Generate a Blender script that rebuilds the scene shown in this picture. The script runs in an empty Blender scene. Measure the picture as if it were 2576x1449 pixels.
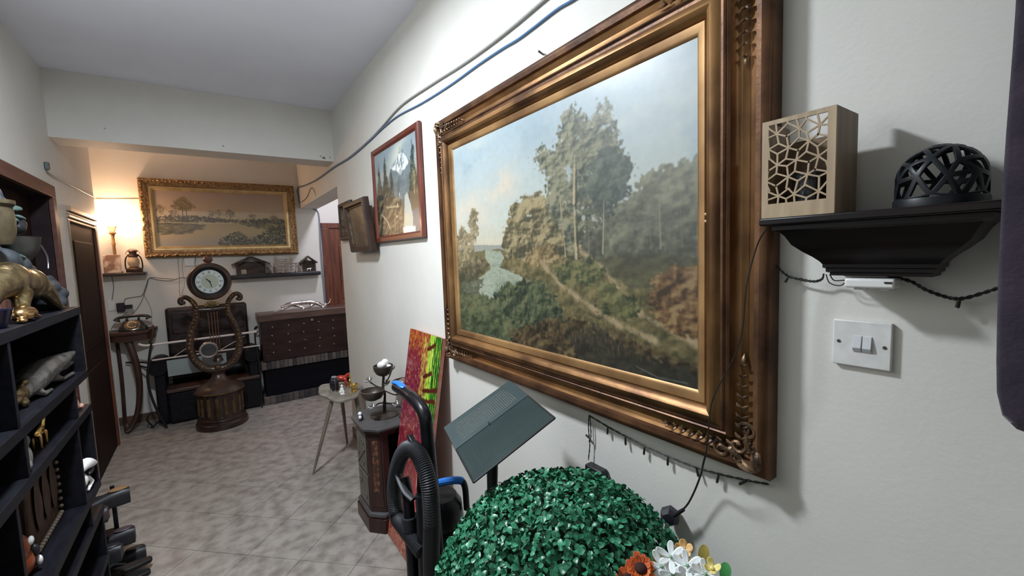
import bpy, math, random
import numpy as np
from mathutils import Vector, Matrix, Euler

# ------------------------------------------------------------------ camera, world, exposure, ceiling lights
SC = bpy.context.scene
COL = SC.collection
SC.view_settings.view_transform = 'Standard'
SC.view_settings.look = 'None'
SC.view_settings.gamma = 1.0
SC.view_settings.use_curve_mapping = False
SC.view_settings.exposure = 0.35
SC.cycles.use_denoising = True
SC.cycles.max_bounces = 10
SC.cycles.diffuse_bounces = 6
SC.cycles.sample_clamp_indirect = 6.0

cam_d = bpy.data.cameras.new('camera')
cam_d.sensor_width = 36.0
cam_d.lens = 1080.63 / 2576 * 36.0
cam_d.clip_start = 0.02
cam = bpy.data.objects.new('camera', cam_d)
COL.objects.link(cam)
right = Vector((0.8136, -0.5793, -0.0488)); fwd = Vector((0.5754, 0.8138, -0.0814)).normalized()
right = Vector((0.814, -0.579, -0.0362)); right = (right - fwd * right.dot(fwd)).normalized()
up = right.cross(fwd).normalized()
cam.matrix_world = Matrix(((right.x, up.x, -fwd.x, -1.0), (right.y, up.y, -fwd.y, 0.0), (right.z, up.z, -fwd.z, 1.64), (0, 0, 0, 1)))
SC.camera = cam

world = bpy.data.worlds.new('world'); SC.world = world
world.use_nodes = True
world.node_tree.nodes['Background'].inputs[0].default_value = (0.55, 0.6, 0.7, 1)
world.node_tree.nodes['Background'].inputs[1].default_value = 0.15

def area_light(name, loc, size, power, color, rot=(0, 0, 0), shape='DISK'):
    d = bpy.data.lights.new(name, 'AREA'); d.shape = shape; d.size = size; d.energy = power; d.color = color
    o = bpy.data.objects.new(name, d); o.location = loc; o.rotation_euler = rot; COL.objects.link(o); return o
def point_light(name, loc, radius, power, color):
    d = bpy.data.lights.new(name, 'POINT'); d.shadow_soft_size = radius; d.energy = power; d.color = color
    o = bpy.data.objects.new(name, d); o.location = loc; COL.objects.link(o); return o
area_light('ceiling_light_hall', (-1.12, 1.76, 2.885), 0.26, 60.0, (0.85, 0.925, 1.0))
area_light('added_fill_light_back', (-0.9, -1.5, 2.885), 0.26, 7.0, (0.85, 0.925, 1.0))  # unseen lamp added behind the viewer for fill and reflections
area_light('ceiling_light_passage', (0.47, 4.95, 2.885), 0.16, 17.0, (0.88, 0.87, 1.0))
point_light('shelf_lamp_light', (-1.715, 5.72, 2.115), 0.05, 10.5, (1.0, 0.59, 0.35))

# ------------------------------------------------------------------ mesh helpers
ORG = {}
rng = random.Random(7)

def smoothstep(a, b, x):
    t = np.clip((x - a) / (b - a), 0, 1); return t * t * (3 - 2 * t)

class MB:
    def __init__(s): s.v = []; s.f = []
    def add(s, vs, fs):
        n = len(s.v); s.v.extend([tuple(map(float, p)) for p in vs]); s.f.extend([tuple(i + n for i in f) for f in fs]); return s
    def box(s, x0, x1, y0, y1, z0, z1):
        return s.add([(x0,y0,z0),(x1,y0,z0),(x1,y1,z0),(x0,y1,z0),(x0,y0,z1),(x1,y0,z1),(x1,y1,z1),(x0,y1,z1)],
                     [(3,2,1,0),(4,5,6,7),(0,1,5,4),(1,2,6,5),(2,3,7,6),(3,0,4,7)])
    def obox(s, c, size, rot=None):
        h = [d / 2 for d in size]; R = Euler(rot).to_matrix() if rot is not None and not isinstance(rot, Matrix) else (rot or Matrix.Identity(3))
        c = Vector(c)
        P = [c + R @ Vector((sx*h[0], sy*h[1], sz*h[2])) for sz in (-1,1) for sx, sy in ((-1,-1),(1,-1),(1,1),(-1,1))]
        return s.add(P, [(3,2,1,0),(4,5,6,7),(0,1,5,4),(1,2,6,5),(2,3,7,6),(3,0,4,7)])
    def tube(s, pts, r, n=8, caps=True, closed=False, flat=1.0):
        P = [Vector(p) for p in pts]; m = len(P)
        rr = [r] * m if isinstance(r, (int, float)) else list(r)
        T = []
        for i in range(m):
            a = P[(i - 1) % m] if (closed or i > 0) else P[i]; b = P[(i + 1) % m] if (closed or i < m - 1) else P[i]
            t = b - a; T.append(t.normalized() if t.length > 1e-9 else Vector((0,0,1)))
        ref = Vector((0,0,1)) if abs(T[0].z) < 0.9 else Vector((1,0,0))
        nrm = (ref - T[0] * ref.dot(T[0])).normalized()
        vs = []
        for i in range(m):
            nrm = nrm - T[i] * nrm.dot(T[i])
            nrm = nrm.normalized() if nrm.length > 1e-6 else T[i].orthogonal().normalized()
            bi = T[i].cross(nrm)
            for k in range(n):
                a = 2 * math.pi * k / n
                vs.append(P[i] + nrm * (math.cos(a) * rr[i] * flat) + bi * (math.sin(a) * rr[i]))
        fs = []
        for i in range(m if closed else m - 1):
            j = (i + 1) % m
            for k in range(n):
                l = (k + 1) % n
                fs.append((i*n+k, i*n+l, j*n+l, j*n+k))
        if caps and not closed:
            fs.append(tuple(reversed(range(n)))); fs.append(tuple((m-1)*n + k for k in range(n)))
        return s.add(vs, fs)
    def lathe(s, prof, c=(0,0,0), n=24, rot=None, sx=1.0, sy=1.0):
        R = Euler(rot).to_matrix() if rot is not None else Matrix.Identity(3); c = Vector(c)
        vs = []; fs = []; m = len(prof)
        for r, z in prof:
            for k in range(n):
                a = 2*math.pi*k/n
                vs.append(c + R @ Vector((r*math.cos(a)*sx, r*math.sin(a)*sy, z)))
        for i in range(m-1):
            for k in range(n):
                l = (k+1) % n
                fs.append((i*n+k, i*n+l, (i+1)*n+l, (i+1)*n+k))
        if prof[0][0] > 1e-5: fs.append(tuple(reversed(range(n))))
        if prof[-1][0] > 1e-5: fs.append(tuple((m-1)*n+k for k in range(n)))
        return s.add(vs, fs)
    def ell(s, c, r, n=16, m=10, rot=None):
        rx, ry, rz = (r, r, r) if isinstance(r, (int, float)) else r
        R = Euler(rot).to_matrix() if rot is not None else Matrix.Identity(3); c = Vector(c)
        vs = [c + R @ Vector((0,0,-rz))]
        for i in range(1, m):
            p = -math.pi/2 + math.pi*i/m
            for k in range(n):
                a = 2*math.pi*k/n
                vs.append(c + R @ Vector((rx*math.cos(p)*math.cos(a), ry*math.cos(p)*math.sin(a), rz*math.sin(p))))
        vs.append(c + R @ Vector((0,0,rz)))
        fs = []
        for k in range(n): fs.append((0, 1+(k+1) % n, 1+k))
        for i in range(m-2):
            for k in range(n):
                l = (k+1) % n; b = 1+i*n
                fs.append((b+k, b+l, b+n+l, b+n+k))
        t = len(vs)-1; b = 1+(m-2)*n
        for k in range(n): fs.append((b+k, b+(k+1) % n, t))
        return s.add(vs, fs)
    def prism(s, poly, ext):
        """poly: 3D loop, ext: extrusion vector"""
        n = len(poly); e = Vector(ext); P = [Vector(p) for p in poly]
        nn = Vector((0,0,0))
        for i in range(n): nn += P[i].cross(P[(i+1) % n])
        fl = nn.dot(e) > 0
        vs = P + [p + e for p in P]
        a = tuple(range(n)); b = tuple(range(n, 2*n))
        fs = [tuple(reversed(a)) if fl else a, b if fl else tuple(reversed(b))]
        for i in range(n):
            j = (i+1) % n
            fs.append((i, j, n+j, n+i) if fl else (j, i, n+i, n+j))
        return s.add(vs, fs)
    def build(s, name, mat, parent=None, smooth=35, bevel=0, seg=2, origin=None):
        me = bpy.data.meshes.new(name)
        V = np.array(s.v, dtype=float)
        if parent is not None: o0 = ORG[parent.name]
        elif origin is not None: o0 = Vector(origin)
        else:
            lo, hi = V.min(0), V.max(0); o0 = Vector(((lo[0]+hi[0])/2, (lo[1]+hi[1])/2, lo[2]))
        me.from_pydata([tuple(p) for p in V - np.array(o0)], [], s.f)
        me.validate()
        if smooth:
            me.polygons.foreach_set('use_smooth', [True]*len(me.polygons))
            me.set_sharp_from_angle(angle=math.radians(smooth))
        me.materials.append(mat)
        o = bpy.data.objects.new(name, me); COL.objects.link(o)
        ORG[o.name] = o0
        if parent is not None: o.parent = parent
        else: o.location = o0
        if bevel:
            b = o.modifiers.new('Bevel', 'BEVEL'); b.width = bevel; b.segments = seg; b.limit_method = 'ANGLE'
        return o

def tag(o, label=None, cat=None, group=None, kind=None):
    if label: o['label'] = label
    if cat: o['category'] = cat
    if group: o['group'] = group
    if kind: o['kind'] = kind
    return o
def thing(name, label, cat, loc, group=None):
    o = bpy.data.objects.new(name, None); COL.objects.link(o); o.location = loc; o.empty_display_size = 0.05
    ORG[o.name] = Vector(loc); return tag(o, label, cat, group)
def organic(name, mat, parent, shapes, voxel=0.005, smooth_it=4, origin=None):
    """one continuous body: overlapping ellipsoids and tapered tubes fused by a voxel remesh"""
    b = MB()
    for sh in shapes:
        if sh[0] == 'e': b.ell(sh[1], sh[2], rot=sh[3] if len(sh) > 3 else None)
        elif sh[0] == 't': b.tube(sh[1], sh[2], n=10)
        elif sh[0] == 'b': b.obox(sh[1], sh[2], sh[3] if len(sh) > 3 else None)
    o = b.build(name, mat, parent, origin=origin)
    m = o.modifiers.new('Fuse', 'REMESH'); m.mode = 'VOXEL'; m.voxel_size = voxel; m.use_smooth_shade = True
    if smooth_it:
        q = o.modifiers.new('Smooth', 'SMOOTH'); q.iterations = smooth_it; q.factor = 0.5
    return o
def copy_tree(o, parent=None, off=None, label=None):
    c = o.copy(); COL.objects.link(c)
    if parent is not None: c.parent = parent
    if off is not None: c.location = o.location + Vector(off)
    ORG[c.name] = ORG[o.name] + (Vector(off) if off is not None else Vector((0,0,0)))
    if label: c['label'] = label
    for ch in list(o.children): copy_tree(ch, c)
    return c
def spline(pts, n=8):
    P = [Vector(p) for p in pts]; out = []
    Q = [P[0]*2-P[1]] + P + [P[-1]*2-P[-2]]
    for i in range(1, len(Q)-2):
        a, b, c, d = Q[i-1], Q[i], Q[i+1], Q[i+2]
        for k in range(n):
            t = k/n
            out.append(0.5*((2*b) + (c-a)*t + (2*a-5*b+4*c-d)*t*t + (3*b-a-3*c+d)*t**3))
    out.append(P[-1]); return out

# ------------------------------------------------------------------ materials
MATS = {}
def M(name, c1, c2=None, rough=0.5, metal=0.0, scale=6.0, stretch=(1,1,1), detail=5.0, bump=0.0, bscale=60.0, lo=0.35, hi=0.65,
      coat=0.0, trans=0.0, emit=None, estr=0.0, rvar=0.0, ior=1.45, spec=0.5, tr_alpha=None, sheen=0.0):
    if name in MATS: return MATS[name]
    m = bpy.data.materials.new(name); m.use_nodes = True; nt = m.node_tree; N = nt.nodes; Lk = nt.links
    b = N['Principled BSDF']
    b.inputs['Base Color'].default_value = (*c1, 1); b.inputs['Roughness'].default_value = rough; b.inputs['Metallic'].default_value = metal
    b.inputs['IOR'].default_value = ior; b.inputs['Specular IOR Level'].default_value = spec
    if coat: b.inputs['Coat Weight'].default_value = coat; b.inputs['Coat Roughness'].default_value = 0.15
    if trans: b.inputs['Transmission Weight'].default_value = trans
    if sheen: b.inputs['Sheen Weight'].default_value = sheen
    if emit: b.inputs['Emission Color'].default_value = (*emit, 1); b.inputs['Emission Strength'].default_value = estr
    if tr_alpha is not None: b.inputs['Alpha'].default_value = tr_alpha
    tc = N.new('ShaderNodeTexCoord'); mp = N.new('ShaderNodeMapping'); mp.inputs['Scale'].default_value = stretch
    Lk.new(tc.outputs['Object'], mp.inputs['Vector'])
    if c2 is not None:
        n = N.new('ShaderNodeTexNoise'); n.inputs['Scale'].default_value = scale; n.inputs['Detail'].default_value = detail
        Lk.new(mp.outputs[0], n.inputs['Vector'])
        cr = N.new('ShaderNodeValToRGB'); cr.color_ramp.elements[0].position = lo; cr.color_ramp.elements[1].position = hi
        cr.color_ramp.elements[0].color = (*c1, 1); cr.color_ramp.elements[1].color = (*c2, 1)
        Lk.new(n.outputs['Fac'], cr.inputs[0]); Lk.new(cr.outputs[0], b.inputs['Base Color'])
        if rvar:
            mr = N.new('ShaderNodeMapRange'); mr.inputs['To Min'].default_value = max(0.03, rough-rvar); mr.inputs['To Max'].default_value = min(1, rough+rvar)
            Lk.new(n.outputs['Fac'], mr.inputs['Value']); Lk.new(mr.outputs[0], b.inputs['Roughness'])
    if bump:
        n2 = N.new('ShaderNodeTexNoise'); n2.inputs['Scale'].default_value = bscale; n2.inputs['Detail'].default_value = 4
        Lk.new(mp.outputs[0], n2.inputs['Vector'])
        bp = N.new('ShaderNodeBump'); bp.inputs['Strength'].default_value = bump; bp.inputs['Distance'].default_value = 0.01
        Lk.new(n2.outputs['Fac'], bp.inputs['Height']); Lk.new(bp.outputs[0], b.inputs['Normal'])
    MATS[name] = m; return m
def attr_mat(name, rough=0.5, coat=0.0):
    m = bpy.data.materials.new(name); m.use_nodes = True; nt = m.node_tree; b = nt.nodes['Principled BSDF']
    a = nt.nodes.new('ShaderNodeVertexColor'); a.layer_name = 'paint'
    nt.links.new(a.outputs['Color'], b.inputs['Base Color'])
    n = nt.nodes.new('ShaderNodeTexNoise'); n.inputs['Scale'].default_value = 220; bp = nt.nodes.new('ShaderNodeBump')
    bp.inputs['Strength'].default_value = 0.04; bp.inputs['Distance'].default_value = 0.0015
    nt.links.new(n.outputs['Fac'], bp.inputs['Height']); nt.links.new(bp.outputs[0], b.inputs['Normal'])
    b.inputs['Roughness'].default_value = rough
    if coat: b.inputs['Coat Weight'].default_value = coat; b.inputs['Coat Roughness'].default_value = 0.25
    return m

WALL = M('wall_paint', (0.63, 0.615, 0.57), (0.68, 0.665, 0.62), rough=0.62, scale=2.2, bump=0.05, bscale=90)
CEIL = M('ceiling_paint', (0.83, 0.85, 0.95), (0.86, 0.88, 0.97), rough=0.8, scale=3)
GROUT = M('grout', (0.17, 0.15, 0.13), (0.24, 0.21, 0.18), rough=0.9, scale=12)
TILE = M('floor_tile', (0.20, 0.175, 0.155), (0.335, 0.305, 0.275), rough=0.42, scale=13, detail=5, lo=0.33, hi=0.60, rvar=0.08, bump=0.03, bscale=25)
BROWNDOOR = M('brown_door_wood', (0.075, 0.022, 0.012), (0.16, 0.05, 0.025), rough=0.42, scale=5, stretch=(6, 6, 0.7))
DARKDOOR = M('dark_door_wood', (0.012, 0.005, 0.004), (0.024, 0.010, 0.007), rough=0.65, spec=0.15, scale=5, stretch=(6, 6, 0.7))
REDFRAME = M('reddish_frame_wood', (0.085, 0.033, 0.026), (0.135, 0.055, 0.042), rough=0.45, scale=5, stretch=(5, 0.8, 5))
BLACK = M('black_lacquer', (0.007, 0.007, 0.009), (0.014, 0.014, 0.016), spec=0.3, rough=0.35, scale=9)
BLACKPL = M('black_plastic', (0.012, 0.012, 0.014), rough=0.4)
RUBBER = M('black_rubber', (0.008, 0.008, 0.008), rough=0.6)
WHITEPL = M('white_plastic', (0.72, 0.72, 0.70), rough=0.35)

# ------------------------------------------------------------------ the room
XL, XR, ZC, YF, YB = -1.78, 0.0, 2.95, 5.92, -3.0
def struct(b, name, mat, **k):
    o = b.build(name, mat, smooth=0, **k); o['kind'] = 'structure'; return o

fl = struct(MB().box(-1.95, 1.5, YB - 0.15, 6.2, -0.08, -0.004), 'floor', GROUT)
# diagonal tiles, each a piece of its own, cut where the walls stand
def clip_poly(poly, a, b, c):
    out = []
    for i in range(len(poly)):
        p, q = poly[i], poly[(i+1) % len(poly)]
        dp, dq = a*p[0]+b*p[1]-c, a*q[0]+b*q[1]-c
        if dp <= 0: out.append(p)
        if dp*dq < 0:
            t = dp/(dp-dq); out.append((p[0]+(q[0]-p[0])*t, p[1]+(q[1]-p[1])*t))
    return out
def cut(poly, x0, x1, y0, y1):
    for a, b, c in ((-1,0,-x0), (1,0,x1), (0,-1,-y0), (0,1,y1)):
        poly = clip_poly(poly, a, b, c)
        if len(poly) < 3: return []
    return poly
def area(p): return abs(sum(p[i][0]*p[(i+1) % len(p)][1]-p[(i+1) % len(p)][0]*p[i][1] for i in range(len(p))))/2
TS, U0, V0, s2 = 0.33, 1.955, 1.29, math.sqrt(2)
for iu in range(-6, 16):
    for iv in range(-6, 16):
        u0, v0 = U0+iu*TS+0.0013, V0+iv*TS+0.0013; u1, v1 = u0+TS-0.0026, v0+TS-0.0026
        P = [((v-u)/s2, (v+u)/s2) for u, v in ((u0,v0),(u1,v0),(u1,v1),(u0,v1))]
        for x0, x1, y0, y1 in ((XL-0.08, 0.0, 0.55, YF-0.002), (0.0, 1.29, 4.06, 5.99)):
            Q = cut(P, x0, x1, y0, y1)
            if len(Q) >= 3 and area(Q) > 4e-4:
                t = MB().prism([(x, y, -0.004) for x, y in Q], (0, 0, 0.004 + rng.uniform(0, 0.0005))).build('tile', TILE, fl, smooth=0)
struct(MB().box(-1.95, 1.5, YB-0.15, 6.2, ZC, ZC+0.1), 'ceiling', CEIL)
# right wall: full height to 4.05, then a header over the opening
b = MB(); b.box(0.0, 0.2, YB, 4.05, 0, ZC); b.box(0.0, 0.2, 4.05, YF, 2.285, ZC)
struct(b, 'wall_right', WALL)
# left wall with two doorways (3.0-3.98 and 4.34-5.27)
b = MB()
b.box(XL-0.15, XL, YB, 2.96, 0, ZC); b.box(XL-0.15, XL, 2.96, 4.0, 2.14, ZC)
b.box(XL-0.15, XL, 4.0, 4.33, 0, ZC); b.box(XL-0.15, XL, 4.33, 5.27, 2.07, ZC); b.box(XL-0.15, XL, 5.27, 5.37, 0, ZC)
b.box(XL-0.15, -1.86, 5.37, YF, 0, ZC)
struct(b, 'wall_left', WALL)
b = MB(); b.box(-2.0, 0.225, YF, YF+0.15, 0, ZC); b.box(0.225, 1.45, 6.0, 6.15, 0, ZC)
struct(b, 'wall_far', WALL)
struct(MB().box(-1.95, 0.2, YB-0.15, YB, 0, ZC), 'wall_back', WALL)
b = MB(); b.box(1.3, 1.45, 4.05, 6.0, 0, ZC); b.box(0.2, 1.3, 3.9, 4.05, 0, ZC)
struct(b, 'wall_passage', WALL)
beam = struct(MB().box(XL, 0.0, 4.1, 4.355, 2.51, ZC-0.001), 'beam', WALL)
CHIP = M('exposed_plaster', (0.13, 0.12, 0.11), (0.25, 0.24, 0.22), rough=0.9, scale=40)
for cx_, cz_, w_ in ((-0.083, 2.535, 0.016), (-0.108, 2.548, 0.009), (-0.030, 2.545, 0.007), (-0.82, 2.556, 0.008), (-1.50, 2.60, 0.006)):
    MB().prism([(cx_+w_*q*math.cos(a), 4.1, cz_+w_*q*0.7*math.sin(a)) for a, q in ((0, 1), (0.7, 0.6), (1.5, 1.2), (2.4, 0.7), (3.3, 1.3), (4.2, 0.6), (5.2, 1.1))], (0, -0.0012, 0)).build('paint_chip', CHIP, beam, smooth=0)
SKIRT = M('brown_skirting', (0.10, 0.055, 0.035), (0.16, 0.095, 0.06), rough=0.4, scale=8)
struct(MB().box(-0.012, -0.0005, YB+0.02, 4.05, 0.0005, 0.085), 'baseboard_right', SKIRT, bevel=0.003)
struct(MB().box(-1.859, 0.224, YF-0.012, YF-0.0005, 0.0005, 0.085), 'baseboard_far', SKIRT, bevel=0.003)


# dark doorway beside the shelf: red-brown casing around a dark recessed leaf
d2 = struct(MB().box(XL-0.13, XL-0.09, 3.03, 3.94, 0.005, 2.10), 'door_2', DARKDOOR)
for nm, bx in (('casing', (XL-0.005, XL+0.018, 3.945, 4.02, 0, 2.10)), ('casing', (XL-0.005, XL+0.018, 2.94, 3.01, 0, 2.10)), ('casing', (XL-0.005, XL+0.018, 2.94, 4.02, 2.10, 2.177)), ('reveal', (XL-0.14, XL-0.006, 3.935, 4.0, 0, 2.10)), ('reveal', (XL-0.14, XL-0.006, 2.96, 3.03, 0, 2.10)), ('reveal', (XL-0.14, XL-0.006, 2.96, 4.0, 2.10, 2.14))):
    MB().box(*bx).build(nm, REDFRAME if nm == 'casing' else M('dark_reveal', (0.014, 0.008, 0.010), (0.026, 0.015, 0.017), rough=0.6, spec=0.2, scale=6), d2, smooth=0, bevel=0.003)
for z0, z1 in ((0.2, 0.95), (1.1, 1.95)):
    MB().box(XL-0.094, XL-0.08, 3.15, 3.82, z0, z1).build('door_panel', DARKDOOR, d2, smooth=0, bevel=0.006)
# the far left door, dark, with a stepped moulded head
d1 = struct(MB().box(XL-0.06, XL-0.012, 4.375, 5.265, 0.005, 1.985), 'door_1', DARKDOOR)
MOULD = M('cream_moulding', (0.40, 0.28, 0.21), (0.50, 0.36, 0.27), rough=0.4, scale=6)
for k, (z0, z1, x1) in enumerate(((1.985, 2.005, 0.004), (2.008, 2.03, 0.014), (2.033, 2.05, 0.008), (2.053, 2.09, 0.024))):
    MB().box(XL-0.08, XL+x1, 4.335, 5.275, z0, z1).build('head_moulding', MOULD, d1, smooth=0, bevel=0.005)
MB().box(XL-0.08, XL+0.006, 4.33, 4.372, 0, 1.985).build('door_jamb', M('dull_jamb', (0.20, 0.17, 0.12), (0.28, 0.24, 0.18), rough=0.6, scale=10), d1, smooth=0, bevel=0.003)
MB().box(XL-0.08, XL+0.004, 5.266, 5.30, 0, 1.985).build('door_jamb', BROWNDOOR, d1, smooth=0, bevel=0.003)
for z0, z1 in ((0.15, 0.85), (1.0, 1.85)):
    MB().box(XL-0.02, XL-0.006, 4.50, 5.14, z0, z1).build('door_panel', DARKDOOR, d1, smooth=0, bevel=0.005)
# passage door beyond the opening, red-brown with a raised panel
d3 = struct(MB().box(0.335, 1.12, 5.955, 5.985, 0.005, 2.04), 'door_3', BROWNDOOR)
for bx in ((0.232, 0.33, 5.935, 5.999, 0, 2.044), (1.125, 1.22, 5.935, 5.999, 0, 2.044), (0.232, 1.22, 5.935, 5.999, 2.045, 2.112)):
    MB().box(*bx).build('casing', BROWNDOOR, d3, smooth=0, bevel=0.005)
for z0, z1 in ((0.2, 0.95), (1.12, 1.82)):
    MB().box(0.44, 1.02, 5.942, 5.957, z0, z1).build('door_panel', BROWNDOOR, d3, smooth=0, bevel=0.008)

LAMPW = M('lamp_diffuser', (0.9, 0.9, 0.9), rough=0.4, emit=(0.92, 0.97, 1.0), estr=4.0)
def ceiling_lamp(x, y, lab, r=0.15):
    t = thing('ceiling_lamp', lab, 'lamp', (x, y, 2.90))
    MB().lathe([(0.0, 2.949), (r, 2.949), (r+0.005, 2.92), (r-0.008, 2.905), (r-0.012, 2.915), (0.0, 2.915)], (x, y, 0), 32).build('housing', WHITEPL, t)
    MB().lathe([(0.0, 2.910), (r-0.014, 2.910), (r-0.014, 2.901), (0, 2.899)], (x, y, 0), 32).build('diffuser', LAMPW, t)
ceiling_lamp(-1.12, 1.76, 'round white ceiling lamp above the big gilt painting')
ceiling_lamp(-0.9, -1.5, 'round white ceiling lamp added for fill light behind the viewer')  # added out of view, housing for the back fill light
ceiling_lamp(0.47, 4.95, 'small round ceiling lamp inside the side passage', 0.1)
# ------------------------------------------------------------------ pictures: pigment laid down stroke by stroke on a fine grid
class Painter:
    def __init__(s, W, H, seed, base=(0.5, 0.5, 0.5), k=1.0):
        s.W, s.H, s.k = W, H, k; s.r = np.random.RandomState(seed); s.a = np.ones((H, W, 3)) * np.array(base)
        s.yy, s.xx = np.mgrid[0:H, 0:W]; s.u = (s.xx+0.5)/W; s.v = (s.yy+0.5)/H
    def noise(s, nx, ny, oct=4):
        out = np.zeros((s.H, s.W)); amp = 1.0; tot = 0
        for o in range(oct):
            g = s.r.rand(ny+2, nx+2)
            x = s.u*nx; y = s.v*ny; x0 = x.astype(int); y0 = y.astype(int); fx = x-x0; fy = y-y0
            fx = fx*fx*(3-2*fx); fy = fy*fy*(3-2*fy)
            out += amp*((g[y0, x0]*(1-fx)+g[y0, x0+1]*fx)*(1-fy)+(g[y0+1, x0]*(1-fx)+g[y0+1, x0+1]*fx)*fy)
            tot += amp; amp *= 0.5; nx *= 2; ny *= 2
        return out/tot
    def mix(s, mask, col):
        m = np.clip(mask, 0, 1)[..., None]; s.a = s.a*(1-m)+np.array(col)*m
    def grad(s, stops):
        vs = [q[0] for q in stops]
        for c in range(3): s.a[..., c] = np.interp(s.v, vs, [q[1][c] for q in stops])
    def inside(s, poly, du=None, dv=None):
        u = s.u if du is None else s.u+du; v = s.v if dv is None else s.v+dv
        m = np.zeros(u.shape, bool); n = len(poly)
        for i in range(n):
            (x0, y0), (x1, y1) = poly[i], poly[(i+1) % n]
            c = (y0 > v) != (y1 > v)
            m ^= c & (u < (x1-x0)*(v-y0)/((y1-y0) if abs(y1-y0) > 1e-9 else 1e-9)+x0)
        return m
    def soft(s, poly, rough=0.02, k=14):
        return s.inside(poly, (s.noise(k, k)-0.5)*rough*4, (s.noise(k, k)-0.5)*rough*4).astype(float)
    def dab(s, cx, cy, rx, ry, ang, col, al):
        rx *= s.k; ry *= s.k; R = max(rx, ry)+1; x0, x1 = int(max(0, cx-R)), int(min(s.W, cx+R+1)); y0, y1 = int(max(0, cy-R)), int(min(s.H, cy+R+1))
        if x0 >= x1 or y0 >= y1: return
        dx = s.xx[y0:y1, x0:x1]-cx; dy = s.yy[y0:y1, x0:x1]-cy; c, q = math.cos(ang), math.sin(ang)
        e = ((dx*c+dy*q)/rx)**2+((dy*c-dx*q)/ry)**2
        m = (np.clip(1.25-e, 0, 1)*al)[..., None]; s.a[y0:y1, x0:x1] = s.a[y0:y1, x0:x1]*(1-m)+np.array(col)*m
    def dabs(s, poly, n, cols, r=(1.2, 3.0), asp=1.6, ang=(0, 3.14), al=(0.4, 0.9), jit=0.03, light=None, edge=0.012):
        P = np.array(poly); lo = P.min(0)-edge; hi = P.max(0)+edge; k = 0; tries = 0
        cols = np.array(cols)
        while k < n and tries < n*8:
            tries += 1
            u, v = lo+(hi-lo)*s.r.rand(2); uu, vv = u+s.r.randn()*edge, v+s.r.randn()*edge
            c = False
            for i in range(len(P)):
                x0, y0 = P[i]; x1, y1 = P[(i+1) % len(P)]
                if (y0 > vv) != (y1 > vv) and uu < (x1-x0)*(vv-y0)/(y1-y0+1e-12)+x0: c = not c
            if not c: continue
            k += 1
            if light is None: col = cols[s.r.randint(len(cols))]
            else:
                t = np.clip(light(u, v)+s.r.randn()*0.2, 0, 0.999)*(len(cols)-1); i = int(t); col = cols[i]*(1-(t-i))+cols[i+1]*(t-i)
            rr = s.r.uniform(*r)
            s.dab(u*s.W, v*s.H, rr*asp, rr, s.r.uniform(*ang), np.clip(col+s.r.randn()*jit+s.r.randn(3)*jit*0.3, 0, 1), s.r.uniform(*al))
    def line(s, pts, r0, r1, col, al=0.8, jit=0.0, step=0.6):
        for (a, b) in zip(pts[:-1], pts[1:]):
            L = max(2, int(math.hypot((b[0]-a[0])*s.W, (b[1]-a[1])*s.H)/step))
            for i in range(L):
                t = i/L; rr = r0+(r1-r0)*t
                s.dab((a[0]+(b[0]-a[0])*t)*s.W+s.r.randn()*jit, (a[1]+(b[1]-a[1])*t)*s.H+s.r.randn()*jit, rr, rr, 0, col, al)
def _foliage(p, poly, cols, cells=16, rough=0.018, light=lambda u, v: 0.45, holes=0.70, al=1.0, contrast=5.0):
    n = p.noise(cells, cells, 5); hi = p.noise(70, 60, 3)
    g = (np.roll(n, (-4, -5), (0, 1))-n)*contrast+(hi-0.5)*0.9
    m = p.inside(poly, (p.noise(12, 12, 3)-0.5)*rough*4+(p.noise(110, 90, 2)-0.5)*rough*3.4, (p.noise(12, 12, 3)-0.5)*rough*4+(p.noise(110, 90, 2)-0.5)*rough*3.4).astype(float)
    m = _soften(m[..., None], 1)[..., 0]
    m *= 1-0.8*smoothstep(holes, holes+0.08, p.noise(60, 50, 3)*0.5+p.noise(30, 26, 3)*0.5)
    t = np.clip(light(p.u, p.v)+g, 0, 1)*(len(cols)-1)
    c = np.array(cols); col = np.stack([np.interp(t, np.arange(len(cols)), c[:, k]) for k in range(3)], -1)
    mm = (m*al)[..., None]; p.a = p.a*(1-mm)+col*mm
def _soften(a, k=1):
    for _ in range(k):
        a = (a+np.roll(a, 1, 0)+np.roll(a, -1, 0))/3; a = (a+np.roll(a, 1, 1)+np.roll(a, -1, 1))/3
    return a
def rgb(*a): return [tuple(c/255 for c in q) for q in a]

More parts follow.
